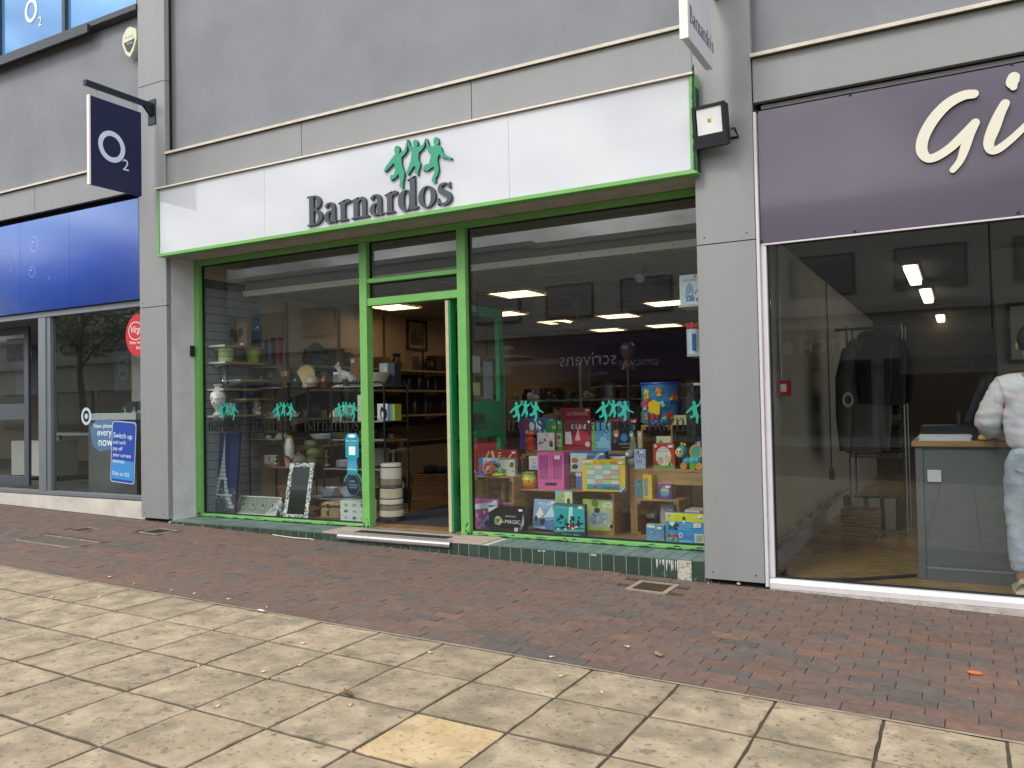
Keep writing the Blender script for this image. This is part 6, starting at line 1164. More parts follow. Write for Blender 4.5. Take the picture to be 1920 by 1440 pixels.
for k in range(60): x_ = rr.uniform(-w/2+.02, w/2-.02); z_ = rr.uniform(.02, h*.32); s_ = rr.uniform(.004, .016); mb.quad([(x_-s_, -.0006-.00001*k, z_), (x_+s_, -.0006-.00001*k, z_), (x_, -.0006-.00001*k, z_+s_*1.3)], rr.choice((gy, g2, wh, PM('#2b323c'))))
mb.box(-.004, .004, -.0022, -.0012, h*.9, h*.985, wh); mb.build('printed_picture', t)
# framed botanical prints, mirror, basket, box lying in the window
t = T('framed_prints', 'white framed row of small botanical prints leaning back', 'picture', (Xa(480, 972, .60), .58, FZ), rot=(rad(-28), 0, rad(0))); w, h = Xa(518, 965, .6)-Xa(440, 965, .6), .22; mb = MB(); bx('backing', -w/2, w/2, .003, .015, 0, h, PM('#7c6a58'), t); bx('mount', -w/2+.012, w/2-.012, 0, .0028, .012, h-.012, PM('#c9c6bd'), t); bx('glass_pane', -w/2+.012, w/2-.012, -.008, -.006, .012, h-.012, GL('clear ware', ''), t)
for k in range(4):
    x_ = -w/2+w*(.16+.226*k); mb.box(x_-.042, x_+.042, -.002, -.0005, .06, .17, PM('#5a5c60')); mb.box(x_-.037, x_+.037, -.003, -.0022, .065, .165, PM('#d6d4cc')); mb.ball((x_, -.0035, .12), (.013, .001, .025), PM('#3c4250'), 8, 5)
mb.build('print', t); fr_ = MB()
for q in ((-w/2, w/2, 0, .012), (-w/2, w/2, h-.012, h), (-w/2, -w/2+.012, .012, h-.012), (w/2-.012, w/2, .012, h-.012)): fr_.box(q[0], q[1], -.012, .0028, q[2], q[3], PM('#d2cfc8'))
fr_.build('frame', t)
t = T('mirror', 'dark mirror in black and white mosaic frame', 'mirror', (Xa(556, 978, .56), .54, FZ), rot=(rad(-14), 0, rad(8))); w, h = .31, .60; bx('glass_pane', -w/2+.045, w/2-.045, -.002, .004, .045, h-.045, M('dark mirror', '#2c3134', .08, .6), t); m_mos = M('mosaic frame', '#c9cdc9', .4, var=.95, vs=55, tint='#15181c', det=0); mb = MB()
for q in ((-w/2, w/2, 0, .045), (-w/2, w/2, h-.045, h), (-w/2, -w/2+.045, .045, h-.045), (w/2-.045, w/2, .045, h-.045)): mb.box(q[0], q[1], -.006, .012, q[2], q[3], m_mos)
mb.build('frame', t)
vase('wicker_planter', 'slim wicker planter behind the mosaic mirror', Xa(535, 960, .75), .78, FZ, [(0, 0), (.06, 0), (.055, .1), (.075, .25), (.095, .30), (.085, .3), (.05, .1), (0, .03)], m_wick, 'planter')
o = MB(); rr = random.Random(2)
for k in range(18): o.ball((rr.uniform(-.08, .08), rr.uniform(-.04, .04), rr.uniform(.02, .15)), (rr.uniform(.02, .04), .03, rr.uniform(.02, .05)), M('crumpled plastic', '#b9c0c4', .2, var=.3, vs=20), 7, 5)
tag(o.build('plastic_parcel', None, (Xa(524, 972, .62), .66, FZ)), 'crumpled clear wrapped parcel between prints and mirror', 'parcel')
t = T('picnic_hamper', 'pale wicker picnic hamper with leather straps', 'hamper', (Xa(625, 985, .62), .64, FZ), rad(6)); m_ham = M('pale wicker', '#a08862', .85, var=.4, vs=40, bump=.8, bs=90)
bx('body', -.17, .17, -.0, .24, 0, .12, m_ham, t, .02); MB().box(-.17, .17, -.0, .24, .122, .18, m_ham, .025).build('lid', t)
for x_ in (-.08, .08): bx('strap', x_-.012, x_+.012, -.006, -.001, .04, .16, PM('#3c2c20'), t); bx('buckle', x_-.016, x_+.016, -.010, -.0065, .09, .115, m_alu, t)
MB().tube([(-.05, -.004, .125), (-.05, -.03, .14), (.05, -.03, .14), (.05, -.004, .125)], .006, PM('#3c2c20'), 6).build('handle', t)
gbox('butterfly_box', 'white storage box printed with butterflies', 640, 690, 986, 945, .55, .14, '#cdd9d8', '#c3cfce', [*[('e', .2+.3*i, .2+.3*j, .07, .07, ('#a9c0a0', '#5a5c60', '#c4a88f')[(i+j) % 3]) for i in range(3) for j in range(3)], *[('p', [(.12+.3*i, .78), (.2+.3*i, .85), (.28+.3*i, .8), (.2+.3*i, .72)], '#9fb894') for i in range(2)]], FZ, 4)
m_ena = M('enamel ware', '#b4bccb', .25, var=.12, vs=6)
t = T('enamel_platter', 'large pale enamel platter on low stool behind hamper', 'platter', (Xa(625, 955, .95), 1.0, FZ+.16)); MB().lathe([(0, 0), (.12, 0), (.24, .03), (.235, .034), (.11, .01), (0, .01)], m_ena, sx=1.2).build('dish', t)
o = stand('low wooden stool under enamel bowls', 592, 668, 958, .9, .3, 'low_stool', None, 'stool')
for k, (px, lab) in enumerate(((612, 'blue white enamel bowl with leaf print on platter'), (645, 'wide enamel basin behind the leaf bowl'))): vase('enamel_bowl', lab, Xa(px, 945, .95), .98+.05*k, FZ+.20, [(0, 0), (.06, 0), (.11, .09), (.12, .092), (.10, .09), (.055, .01), (0, .01)], m_ena, 'bowl')
# tube racks in the window
m_tb = M('black steel tube', '#23262b', .4, .5)
def rack(label, xl, xr, y0, y1, ztop, step, zs_):
    t = T('tube_rack', label, 'rack'); mid = FZ+.62; r = .07
    def hoop(y, st): 
        L_ = [(xl, y, FZ), (xl, y, mid if st < 0 else ztop-r)]
        if st < 0: L_ = [(xl-.12, y, FZ), (xl-.12, y, mid-.05), (xl-.10, y, mid-.01), (xl-.02, y, mid+.01), (xl, y, mid+.06), (xl, y, ztop-r)]
        R_ = [(xr, y, ztop-r), (xr, y, FZ)]
        if st > 0: R_ = [(xr, y, ztop-r), (xr, y, mid+.06), (xr+.02, y, mid+.01), (xr+.10, y, mid-.01), (xr+.12, y, mid-.05), (xr+.12, y, FZ)]
        A = [(xl+r*(1-math.cos(a*.392)), y, ztop-r+r*math.sin(a*.392)) for a in range(1, 5)]; B = [(xr-r*(1-math.sin(a*.392+0)), y, ztop-r+r*math.cos(a*.392)) for a in range(0, 4)]
        MB().tube(L_+A+B+R_, .012, m_tb, 8).build('hoop', t)
    hoop(y0, step); hoop(y1, step)
    for z in zs_:
        wl, wr = (xl-.12 if step < 0 and z < mid else xl), (xr+.12 if step > 0 and z < mid else xr)
        bx('shelf', wl, wr, y0+.01, y1-.01, z-.012, z-.002, M('rack board', '#5a4a3a', .7, var=.2, vs=4), t); MB().tube([(wl, y0-.001, z-.007), (wr, y0-.001, z-.007)], .009, M('worn rail', '#8d8b86', .4, .4), 6).build('rail', t)
    for s_ in ((xl, xr), (xr, xl)): MB().tube([(s_[0], y1+.014, zs_[1]), (s_[1], y1+.014, zs_[2])], .005, m_tb, 6).build('brace', t)
YA = 1.0
zt = Za(500, 724, YA); zk = [Za(500, 875, YA), Za(520, 823, YA), Za(520, 782, YA), Za(500, 727, YA)]
rack('black tube rack carrying the love sign and pink vase', Xa(468, 800, YA), Xa(530, 800, YA), YA, YA+.42, zt, 1, zk[:1]+[zk[1], zk[2]]+zk[3:])
rack('black tube rack carrying the zebra and plates', Xa(622, 800, YA), Xa(738, 800, YA)-.12, YA, YA+.42, zt, -1, [Za(650, 879, YA), Za(650, 824, YA), Za(650, 790, YA), Za(650, 724, YA)])
zA1, zA2, zA4 = zk[0]+.001, zk[1]+.001, zk[3]+.001; zB1, zB2, zB3, zB4 = [Za(650, q, YA)+.001 for q in (879, 824, 790, 724)]
t = T('love_sign', 'white block letters spelling LOVE on wooden base', 'ornament', (Xa(506, 874, YA+.08), YA+.1, zA1)); bx('base', -.105, .105, -.03, .04, 0, .022, m_pineh, t)
for k, c_ in enumerate('LOVE'): MB().text(c_, -.075+k*.048, .024, .155, PM('#d2cfc8'), -.01, sx=.62, depth=.03).build('letter', t)
t = vase('pink_vase', 'tall white vase with pink foot and gold rim', Xa(540, 876, YA+.06), YA+.08, zA1, [(0, 0), (.045, 0), (.052, .09), (.055, .10), (.06, .22), (.045, .32), (.036, .33), (.036, .36)], None, mats=[PM('#c98878'), PM('#c98878'), PM('#d2a79c'), PM('#cfcac6'), PM('#cfcac6'), PM('#c9a44c'), PM('#b58f34')])
for k in range(3): vase('green_pot', ('dark green ribbed pot at rack end', 'olive glazed pot stacked on ribbed pot', 'mossy green bowl under the pots')[k], Xa(585, 870, YA+.2)+.03*(k == 1), YA+.22, zA1+(.0, .105, .20)[k], [(0, 0), (.085, 0), (.10, .05), (.09, .1), (.08, .1), (0, .02)], PM(('#3c4a2c', '#55602f', '#48552c')[k]), 'pot')
m_flw = M('white silk flower', '#9fa69c', .9, var=.3, vs=18); t = T('flower_trough', 'wooden trough of white silk flowers on rack', 'flowers', (Xa(520, 826, YA+.2), YA+.22, zA1+.12)); bx('trough', -.2, .2, -.07, .07, 0, .12, PM('#4a3528'), t); rr = random.Random(6)
for k in range(14): MB().ball((rr.uniform(-.19, .2), rr.uniform(-.07, .07), .15+rr.uniform(0, .09)), (.045, .045, .035), m_flw, 9, 6).build('bloom', t)
for k in range(6): vase('dinner_plate', 'pale lilac dinner plate in stack on tube rack', Xa(645, 877, YA+.1)+.004*(k % 3), YA+.16, zB1+.012*k, [(0, .0), (.08, 0), (.13, .02), (.128, .024), (.07, .006), (0, .006)], PM('#a9a2b4'), 'plate')
for o in [o for o in bpy.data.objects if o.name.startswith('dinner_plate')]: o['group'] = 'stacked dinner plates'
for px, py, lab, c_ in ((600, 825, 'grey rectangular roasting dish on rack', '#a9aeb0'), (650, 824, 'olive oval dish on rack', '#6a7258')): 
    t = T('serving_dish', lab, 'dish', (Xa(px, py, YA+.15), YA+.2, zB2)); MB().lathe([(0, 0), (.10, 0), (.14, .05), (.132, .05), (.095, .01), (0, .01)], PM(c_), sx=1.25, sy=.8).build('dish', t)
for px, lab in ((508, 'black patterned china bowl on rack'), (545, 'second patterned china bowl near vase')): vase('china_bowl', lab, Xa(px, 795, YA+.15), YA+.2, zk[2], [(0, 0), (.05, 0), (.085, .055), (.08, .055), (.045, .01), (0, .01)], M('leaf pattern china', ''), 'bowl')
# rack tops
for k, px in enumerate((507, 517)): vase('glass_goblet', ('ribbed clear glass goblet on rack top', 'pair goblet of clear glass near brass goblet')[k], Xa(px, 722, YA+.1), YA+.1+.09*k, zA4, [(0, 0), (.045, 0), (.01, .02), (.01, .08), (.055, .12), (.06, .20)], m_cw, 'goblet')
vase('brass_goblet', 'gold tinted glass goblet beside ribbed goblets', Xa(535, 722, YA+.1), YA+.1, zA4, [(0, 0), (.05, 0), (.012, .03), (.02, .07), (.06, .13), (.058, .19), (.05, .19), (.04, .12), (0, .08)], M('gold glass', '#8a7748', .15, .5), 'goblet')
t = T('fish_ornament', 'dark glass fish ornament on rack top', 'ornament', (Xa(550, 722, YA+.15), YA+.2, zA4)); mb = MB(); mb.prism([(-.08, .0), (.06, 0), (.07, .05), (.0, .16), (-.05, .10)], -.02, .02, M('smoked glass', '#33403f', .15, var=.2, vs=10)); mb.build('body', t); MB().ball((-.005, -.022, .085), (.018, .004, .018), PM('#c9c4a0'), 10, 6).build('eye', t)
t = T('shell_plate', 'round gold plate with notched black rim on stand', 'plate', (Xa(567, 712, YA+.2), YA+.24, zA4), rot=(rad(-14), 0, rad(20))); mb = MB(); mb.ring((0, .13), (.12, .145), (.075, .095), -.006, .006, PM('#23211c'), 40); mb.build('rim', t); MB().ring((0, .13), (.105, .128), (.001, .001), -.012, -.0065, M('old gold', '#9c8350', .4, .4), 32).build('plate', t)
mb = MB()
for k in range(26): a = k*.2417; mb.quad([(.102*math.cos(a), -.0135, .13+.124*math.sin(a)), (.102*math.cos(a+.12), -.0135, .13+.124*math.sin(a+.12)), (.12*math.cos(a+.10), -.0135, .13+.146*math.sin(a+.10)), (.12*math.cos(a+.02), -.0135, .13+.146*math.sin(a+.02))], M('old gold', ''))
mb.build('notches', t)
# zebra
p = at(645, 717, YA+.1); t = T('zebra_figure', 'silver zebra ornament with black stripes on rack top', 'ornament', (p.x+.02, YA+.12, zB4)); m_zeb = bpy.data.materials.new('zebra stripes'); m_zeb.use_nodes = True; _t = m_zeb.node_tree; _wv = N(_t, 'ShaderNodeTexWave'); _wv.inputs['Scale'].default_value = 17; _wv.inputs['Distortion'].default_value = 5; _wv.inputs['Detail'].default_value = 1; _cr = N(_t, 'ShaderNodeValToRGB'); _cr.color_ramp.elements[0].position = .35; _cr.color_ramp.elements[1].position = .45; _cr.color_ramp.elements[0].color = C('#17181a'); _cr.color_ramp.elements[1].color = C('#cfcfcc'); _tc = N(_t, 'ShaderNodeTexCoord'); _t.links.new(_tc.outputs['Object'], _wv.inputs['Vector']); _t.links.new(_wv.outputs['Fac'], _cr.inputs['Fac']); _t.links.new(_cr.outputs[0], _t.nodes['Principled BSDF'].inputs['Base Color']); _t.nodes['Principled BSDF'].inputs['Roughness'].default_value = .3
skin('body', [(0, 0, .115, .048, .05), (.07, 0, .11, .045, .048), (-.06, 0, .125, .042, .045), (-.10, 0, .18, .028), (-.12, 0, .235, .024), (-.17, 0, .215, .018), (-.065, -.028, .05, .016), (-.065, -.028, .008, .018), (-.065, .028, .05, .016), (-.065, .028, .008, .018), (.08, -.028, .055, .018), (.085, -.028, .008, .018), (.08, .028, .055, .018), (.085, .028, .008, .018), (-.11, .018, .265, .007), (-.11, -.018, .265, .007), (.115, 0, .10, .008), (.13, 0, .05, .006)], [(0, 1), (0, 2), (2, 3), (3, 4), (4, 5), (2, 6), (6, 7), (2, 8), (8, 9), (1, 10), (10, 11), (1, 12), (12, 13), (4, 14), (4, 15), (1, 16), (16, 17)], m_zeb, t, 2)
mb = MB()
for k in range(9): mb.ball((-.068-.006*k, 0, .165+.0125*k), (.014, .006, .014), PM('#222222' if k % 2 else '#cfcfcc'), 7, 5)
mb.build('mane', t)
vase('white_bowl', 'large cream tapered bowl on rack end', Xa(705, 718, YA+.12), YA+.14, zB4, [(0, 0), (.07, 0), (.15, .14), (.142, .14), (.06, .012), (0, .012)], PM('#c2b8a6'), 'bowl')
gbox('wooden_wine_box', 'orange brown wooden gift box standing on rack', 657, 690, 718, 663, YA+.32, .1, '#8f5a2c', '#6d4320', [('r', .05, .82, .25, .95, '#d8d4cc'), ('e', .6, .55, .12, .1, '#6d4020'), ('t', .6, .3, .07, 'ESTATE', '#5d3618', .5)], zB4, tagp=False)
gbox('grey_box', 'blue grey file box with pale photo card', 712, 740, 718, 676, YA+.3, .12, '#4d5763', '#3c444e', [('r', .0, .5, .55, 1, '#a9bcc9'), ('p', [(.25, .5), (.45, .5), (.4, .9), (.3, .85)], '#d4cfc4')], zB4, tagp=False)
gbox('penguin_card', 'penguin photo card on the rack shelf', 708, 727, 795, 763, YA+.1, .01, '#b9c6d0', '#9aa4ac', [('e', .45, .45, .18, .38, '#17181c'), ('e', .5, .35, .1, .2, '#dcd9d0'), ('e', .85, .4, .12, .3, '#202226'), ('r', 0, 0, 1, .12, '#8d9aa3')], zB3, tagp=False, cat='card')
for k, c_ in enumerate(('#3f6a86', '#5d8a9c', '#a9b44c')): gbox('notebook', ('teal', 'slate blue', 'lime green')[k]+' notebook standing beside penguin card', 728+k*4, 732+k*4, 795, 764, YA+.1, .12, c_, c_, [], zB3, tagp=False, cat='book')
gbox('book_box', 'white storybook box tucked behind the green mullion', 671, 680, 797, 748, YA+.05, .1, '#d2cdb8', '#b4ae98', [('d', 8, 44, ['#2a4a86', '#23252a', '#b0a03c'], .1, .1, .9, .9)], zB3, tagp=False)
# striped lighthouse tin tower in the doorway
p = at(712, 985, .62); t = T('storage_tower', 'tall banded cream and taupe stacked tin tower by door', 'container', (p.x+.03, .78, FZ)); bands = [('#3a3430', .075), ('#c9c2b0', .09), ('#857a6a', .075), ('#2e2e2c', .008), ('#cfcabd', .075), ('#2e2e2c', .01), ('#bdb5a0', .14), ('#4a4e4c', .045), ('#857a6a', .09), ('#c4c0b6', .16), ('#2e2e2c', .012), ('#cfc9ba', .05)]; z_ = 0
htot = sum(b for _, b in bands); H_ = Za(712, 868, .78)-FZ
for c_, b_ in bands:
    b_ *= H_/htot; r0 = .128-.022*(z_/H_); MB().lathe([(r0-.004, z_+.0005), (r0, z_+.006), (r0-.002, z_+b_-.006), (r0-.006, z_+b_-.0005)], PM(c_), n=26).build('band', t); z_ += b_
vase('paint_tin', 'pale round tin pail on a stool behind the tower', Xa(709, 860, 1.5), 1.52, Za(709, 872, 1.5), [(0, 0), (.10, 0), (.12, .18), (.12, .19), (0, .191)], PM('#a9a59a'), 'pail')
stand('small dark stool behind the tower', 692, 728, 873, 1.42, .26, 'low_stool', None, 'stool')
# ------------------------------------------------------------------ wall shelving along the cream wall
WXF = -7.08
ws = T('wall_shelving', 'long cream wall shelving stocked with glass and china', 'shelving', (0, 0, 0)); m_shl = M('cream shelf', '#a3947a', .6, var=.06); shz = [atx(760, 693, WXF).z, atx(760, 731, WXF).z, atx(760, 778, WXF).z, atx(720, 826, WXF).z]
for j, z in enumerate(shz):
    for k in range(5):
        if j == 3 and k > 1: continue
        y0_ = 1.75+k*1.0; bx('shelf', -7.518, WXF, y0_+.003, y0_+.997, z-.025, z, m_shl, ws, .003); mb = MB(); mb.prism([(-7.5, z-.026), (WXF-.06, z-.026), (-7.5, z-.10)], y0_+.02, y0_+.028, m_shl); mb.build('bracket', ws)
for k in range(6): bx('upright', -7.519, -7.500, 1.735+k*1.0, 1.765+k*1.0, .3, 2.70, M('slotted upright', '#5a5145', .6), ws)
bx('back_panel', -7.5195, -7.517, 1.76, 6.7, .4, shz[1]+.25, M('dark back panel', '#3b342c', .8), ws)
rr = random.Random(12); WORD = {'glass': ['clear tumbler'], 'wine': ['clear stemmed glass'], 'bottle': ['amber glass decanter'], 'mug': ['taupe china mug', 'slate blue china mug', 'sand china mug'], 'pot': ['dark brown vase', 'black vase', 'bronze vase'], 'box': ['tan gift box', 'dark gift box', 'khaki gift box', 'grey gift box']}
def stock(j, n, kinds, y0_, y1_, lab0):
    for k in range(n):
        y = y0_+(y1_-y0_)*(k+.5)/n; x = WXF-.10-rr.uniform(0, .18); kd = kinds[k % len(kinds)]; s_ = rr.uniform(.85, 1.2); z = shz[j]+.001; lab = WORD[kd][k % len(WORD[kd])]+' '+lab0
        if kd == 'glass': o = vase('drinking_glass', lab, x, y, z, [(0, 0), (.03*s_, 0), (.034*s_, .11*s_), (.04*s_, .18*s_)], m_cw, 'glass', 10)
        elif kd == 'wine': o = vase('wine_glass', lab, x, y, z, [(0, 0), (.03, .001), (.005, .01), (.005, .08), (.035, .12), (.032, .18*s_)], m_cw, 'glass', 10)
        elif kd == 'bottle': o = vase('decanter', lab, x, y, z, [(0, 0), (.05, 0), (.05, .10*s_), (.015, .16*s_), (.02, .22*s_), (0, .221*s_)], M('amber glass', '#5a2c14', .15), 'decanter', 12)
        elif kd == 'mug': o = vase('china_mug', lab, x, y, z, [(0, 0), (.04, 0), (.043, .09*s_), (.038, .09*s_), (.036, .01), (0, .01)], PM(('#8f8878', '#5a6a7c', '#a89a84')[k % 3]), 'mug', 12)
        elif kd == 'pot': o = vase('dark_vase', lab, x, y, z, [(0, 0), (.05, 0), (.08, .08*s_), (.05, .16*s_), (.065, .2*s_), (0, .16)], PM(('#3a2420', '#23262c', '#4c3a2a')[k % 3]), 'vase', 14)
        elif kd == 'box': 
            o = T('boxed_gift', lab, 'box', (x, y, z)); h = rr.uniform(.16, .28); bx('carton', -.09, .09, -.09, .09, 0, h, PM(('#7c6248', '#3c3630', '#8a7a5c', '#4a4c52')[k % 4]), o); bx('lid', -.092, .092, -.092, .092, h+.0005, h+.012, PM(('#8a7052', '#47403a', '#988866', '#575a60')[k % 4]), o)
        o['group'] = 'stock '+lab0
stock(0, 9, ['pot', 'box', 'pot', 'bottle', 'box'], 1.8, 3.0, 'crowded on the top cream shelf near the slatwall')
stock(0, 12, ['box', 'pot', 'box'], 3.2, 6.6, 'on the top cream shelf below the picture')
stock(1, 9, ['bottle', 'pot'], 1.8, 3.1, 'on second cream shelf behind the racks'); stock(1, 16, ['glass', 'glass', 'wine'], 3.3, 6.6, 'in rows on the second cream shelf')
stock(2, 10, ['mug', 'pot'], 1.8, 3.2, 'on third cream shelf behind the racks'); stock(2, 16, ['wine', 'glass'], 3.4, 6.6, 'in rows on the third cream shelf'); stock(3, 12, ['mug'], 1.9, 3.6, 'on the lowest cream shelf')
vase('red_vase', 'tall crimson square vase on top shelf', WXF-.12, atx(522, 650, WXF-.1).y, shz[0], [(0, 0), (.06, 0), (.075, .32), (.068, .32), (.05, .02), (0, .02)], PM('#7c1822')); vase('blue_vase', 'slim navy vase beside crimson vase', WXF-.12, atx(508, 650, WXF-.1).y, shz[0], [(0, 0), (.055, 0), (.06, .28), (.05, .28), (0, .02)], PM('#232a44'))
t = T('leaf_dish', 'silver leaf shaped dish on display stand', 'dish', (WXF-.1, atx(592, 660, WXF-.1).y, shz[0]), rot=(0, 0, rad(60))); MB().ring((0, .15), (.12, .15), (.001, .001), -.01, 0, M('ridged pewter', '#55585a', .3, .7, var=.4, vs=20, stretch=(1, 1, 5)), 24).build('dish', t)
t = T('framed_landscape', 'brown framed landscape print hung on cream wall', 'picture', (-7.515, atx(782, 630, -7.5).y, atx(782, 629, -7.5).z), math.pi/2); w, h = abs(atx(801, 630, -7.5).y-atx(761, 630, -7.5).y)/2-.02, (atx(780, 600, -7.5).z-atx(780, 657, -7.5).z)/2; fr_ = MB()
for q in ((-w, w, h-.04, h), (-w, w, -h, -h+.04), (-w, -w+.04, -h+.04, h-.04), (w-.04, w, -h+.04, h-.04)): fr_.box(q[0], q[1], -.03, 0, q[2], q[3], PM('#3c1f16'))
fr_.build('frame', t); bx('mount', -w+.04, w-.04, -.012, -.001, -h+.04, h-.04, PM('#b5a274'), t); mb = MB(); iw, ih = w*.66, h*.64; mb.quad([(-iw, -.013, -ih), (iw, -.013, -ih), (iw, -.013, ih), (-iw, -.013, ih)], PM('#8f866f')); mb.quad([(-iw, -.0135, -ih), (iw, -.0135, -ih), (iw, -.0135, -ih*.2), (-iw, -.0135, ih*.1)], PM('#2c2a33')); mb.quad([(-iw, -.014, 0), (-iw*.3, -.014, ih*.6), (iw*.1, -.014, ih*.1), (iw*.5, -.014, ih*.5), (iw, -.014, 0)], PM('#55504f')); mb.quad([(-iw*.2, -.0145, -ih), (iw, -.0145, -ih), (iw, -.0145, -ih*.5)], PM('#6b4c44')); mb.build('print', t)
# lower wall: heater, mirror, baskets
bx_ = tag(bx('lower_wall_panel', -7.519, -7.50, 3.6, 9, FZ, 1.05, M('brown lower panel', '#6d5a47', .8)), 'brown lower panel on the cream wall', 'panel', kind='structure')
t = T('panel_heater', 'cream panel heater with dark grille under shelves', 'heater', (-7.49, 4.0, FZ+.1)); bx('body', 0, .08, 0, 1.7, 0, .55, M('heater cream', '#8a7d68', .5), t, .01); bx('grille', .0805, .084, .06, 1.64, .46, .53, m_dark, t)
p = atz(800, 915, FZ); basket('laundry_basket', 'large wicker basket heaped with dark clothes', -5.95, 2.85, FZ+.001, .62, .42, .30, rz=rad(20)); mb = MB(); rr = random.Random(3)
for k in range(14): mb.ball((rr.uniform(-.2, .2), rr.uniform(-.12, .12), rr.uniform(.0, .1)), (rr.uniform(.08, .15), .09, .05), m_clo, 10, 6)
tag(mb.build('clothes_heap', None, (-5.95, 2.85, FZ+.27), rad(20)), 'heap of black clothes on the wicker basket', 'clothes')
t = T('hand_bag', 'black handbag with white floral panel on floor', 'bag', (-6.1, 2.1, FZ+.001), rad(30)); bx('body', -.18, .18, -.08, .08, 0, .18, m_clo, t, .02); MB().ring((0, .25), (.12, .12), (.105, .105), -.01, .01, m_clo, 20, None, 0, math.pi).build('handle', t); MB().ring((0, .18), (.11, .13), (.001, .001), -.03, .03, PM('#a39a90'), 18, None, 0, math.pi).build('panel', t)
t = T('white_table', 'small white slatted table with bric a brac', 'table', (-6.85, 2.75, FZ)); bx('top', -.4, .4, -.2, .2, .58, .61, M('worn white paint', '#9c978c', .7), t)
for x_ in (-.36, .34):
    for y_ in (-.17, .15): bx('leg', x_, x_+.03, y_, y_+.03, 0, .579, M('worn white paint', ''), t)
tag(MB().lathe([(0, 0), (.12, 0), (.15, .08), (0, .09)], PM('#23262c')).build('shoulder_bag', None, (-6.7, 2.75, FZ+.611)), 'dark shoulder bag on white slatted table', 'bag')
tag(bx('entrance_mat', -5.35, -3.9, .62, 2.25, FZ+.0005, FZ+.008, M('charcoal coir mat', '#33343a', .98, var=.4, vs=60, bump=.6, bs=300)), 'charcoal entrance mat inside the doorway', 'mat')
# ------------------------------------------------------------------ deep interior seen past the toys
t = T('clothes_rail', 'long dark clothes rail deep in the shop', 'clothes rail', (-5.6, 7.6, FZ)); MB().tube([(-1.6, 0, 1.45), (1.9, 0, 1.45)], .015, m_chr, 8).build('rail', t)
for x_ in (-1.6, .1, 1.9): MB().tube([(x_, 0, 0), (x_, 0, 1.45)], .015, m_chr, 8).build('post', t)
cols = ['#2a2c36', '#4c2530', '#3a3f33', '#1d2026', '#5a4a3c', '#2d3a55', '#6a6258', '#33222c']; names = ['navy', 'wine red', 'olive', 'black', 'brown', 'denim blue', 'stone', 'plum']
for k in range(16): 
    o = hoodie('hanging_garment', names[k % 8]+' garment on the deep clothes rail, '+('towards the cream wall' if k < 8 else 'towards the display crates'), -7.1+k*.215, 7.6, FZ+1.38, M('cloth '+cols[k % 8], cols[k % 8], .95, var=.2, vs=6), .2, .8, rad(70), 'garment', 'garments on the deep rail')
st = T('shoe_rack', 'low pale rack of shoes behind the toy display', 'rack', (-4.9, 3.6, FZ))
for z in (.45, .95, 1.22): bx('shelf', -1.0, 2.3, 0, .35, z-.02, z, M('pale rack', '#8a857c', .6), st)
for x_ in (-1.0, .6, 2.26): bx('upright', x_, x_+.04, .02, .33, 0, 1.7, M('pale rack', ''), st)
for k in range(12):
    x = -5.8+k*.27; c_ = ('#b9b6b0', '#2a2624', '#7c6a55', '#c4bfae', '#5c2a2c', '#3c4450')[k % 6]; nm = ('white', 'black', 'tan', 'cream', 'oxblood', 'slate')[k % 6]; t = T('shoe', nm+' shoe on the rack shelf, '+('hidden' and ('door side' if k < 6 else 'bag side')), 'shoe', (x, 3.68, FZ+1.221), rad(70+20*(k % 3))); mb = MB(); mb.ball((0, 0, .035), (.11, .042, .035), PM(c_)); mb.ball((-.06, 0, .06), (.05, .04, .045), PM(c_)); mb.build('upper', t); bx('sole', -.11, .11, -.038, .038, 0, .012, PM('#8d8a84'), t)
for k in range(6):
    x = -5.6+k*.5; c_ = ('#6d5a3c', '#2c2430', '#5a2029', '#23282c', '#7c6f5a', '#3a2c24')[k]; t = T('hand_bag', ('tan', 'plum', 'red', 'black', 'beige', 'brown')[k]+' handbag on the rack behind the toys', 'bag', (x, 3.75, FZ+.951), rad(10*k)); bx('body', -.13, .13, -.05, .05, 0, .19, PM(c_), t, .02); MB().ring((0, .19), (.07, .05), (.06, .04), -.006, .006, PM(c_), 14, None, 0, math.pi).build('handle', t)
t = T('straw_hat', 'wide woven straw hat on a tall stand', 'hat', (*at(945, 655, 2.6)[:2], Za(945, 672, 2.6))); MB().lathe([(.38, -.02), (.36, .0), (.16, .03), (.14, .10), (.08, .14), (0, .15)], M('straw', '#8a744c', .85, var=.3, vs=25, bump=.4, bs=60), sx=1.1, n=26).build('brim', t)
MB().cyl((0, 0, -.02), (0, 0, FZ-Za(945, 672, 2.6)), .015, None, m_chr).build('stand', t)
t = T('mannequin_head', 'tan mannequin bust with silver cap', 'mannequin', (*at(1178, 690, 3.4)[:2], Za(1178, 690, 3.4))); MB().lathe([(.09, -.02), (.06, .04), (.045, .10), (.075, .16), (.085, .22), (.06, .28), (0, .3)], PM('#8d6a4c')).build('head', t); MB().lathe([(.09, .23), (.085, .27), (.05, .31), (0, .315)], M('silver cap', '#9a9ea2', .3, .6)).build('cap', t); MB().cyl((0, 0, -.02), (0, 0, FZ-Za(1178, 690, 3.4)), .02, None, m_chr).build('stand', t)
gbox('red_cabinet', 'red painted cabinet standing beside the open door', 888, 936, 890, 832, 1.35, .3, '#a11f28', '#7c161e', [('r', .1, .1, .45, .9, '#8d1a22'), ('r', .55, .1, .9, .9, '#8d1a22')], None, tagp=False, cat='cabinet')
stand('dark plinth table under the red cabinet', 886, 940, 890.5, 1.34, .32)
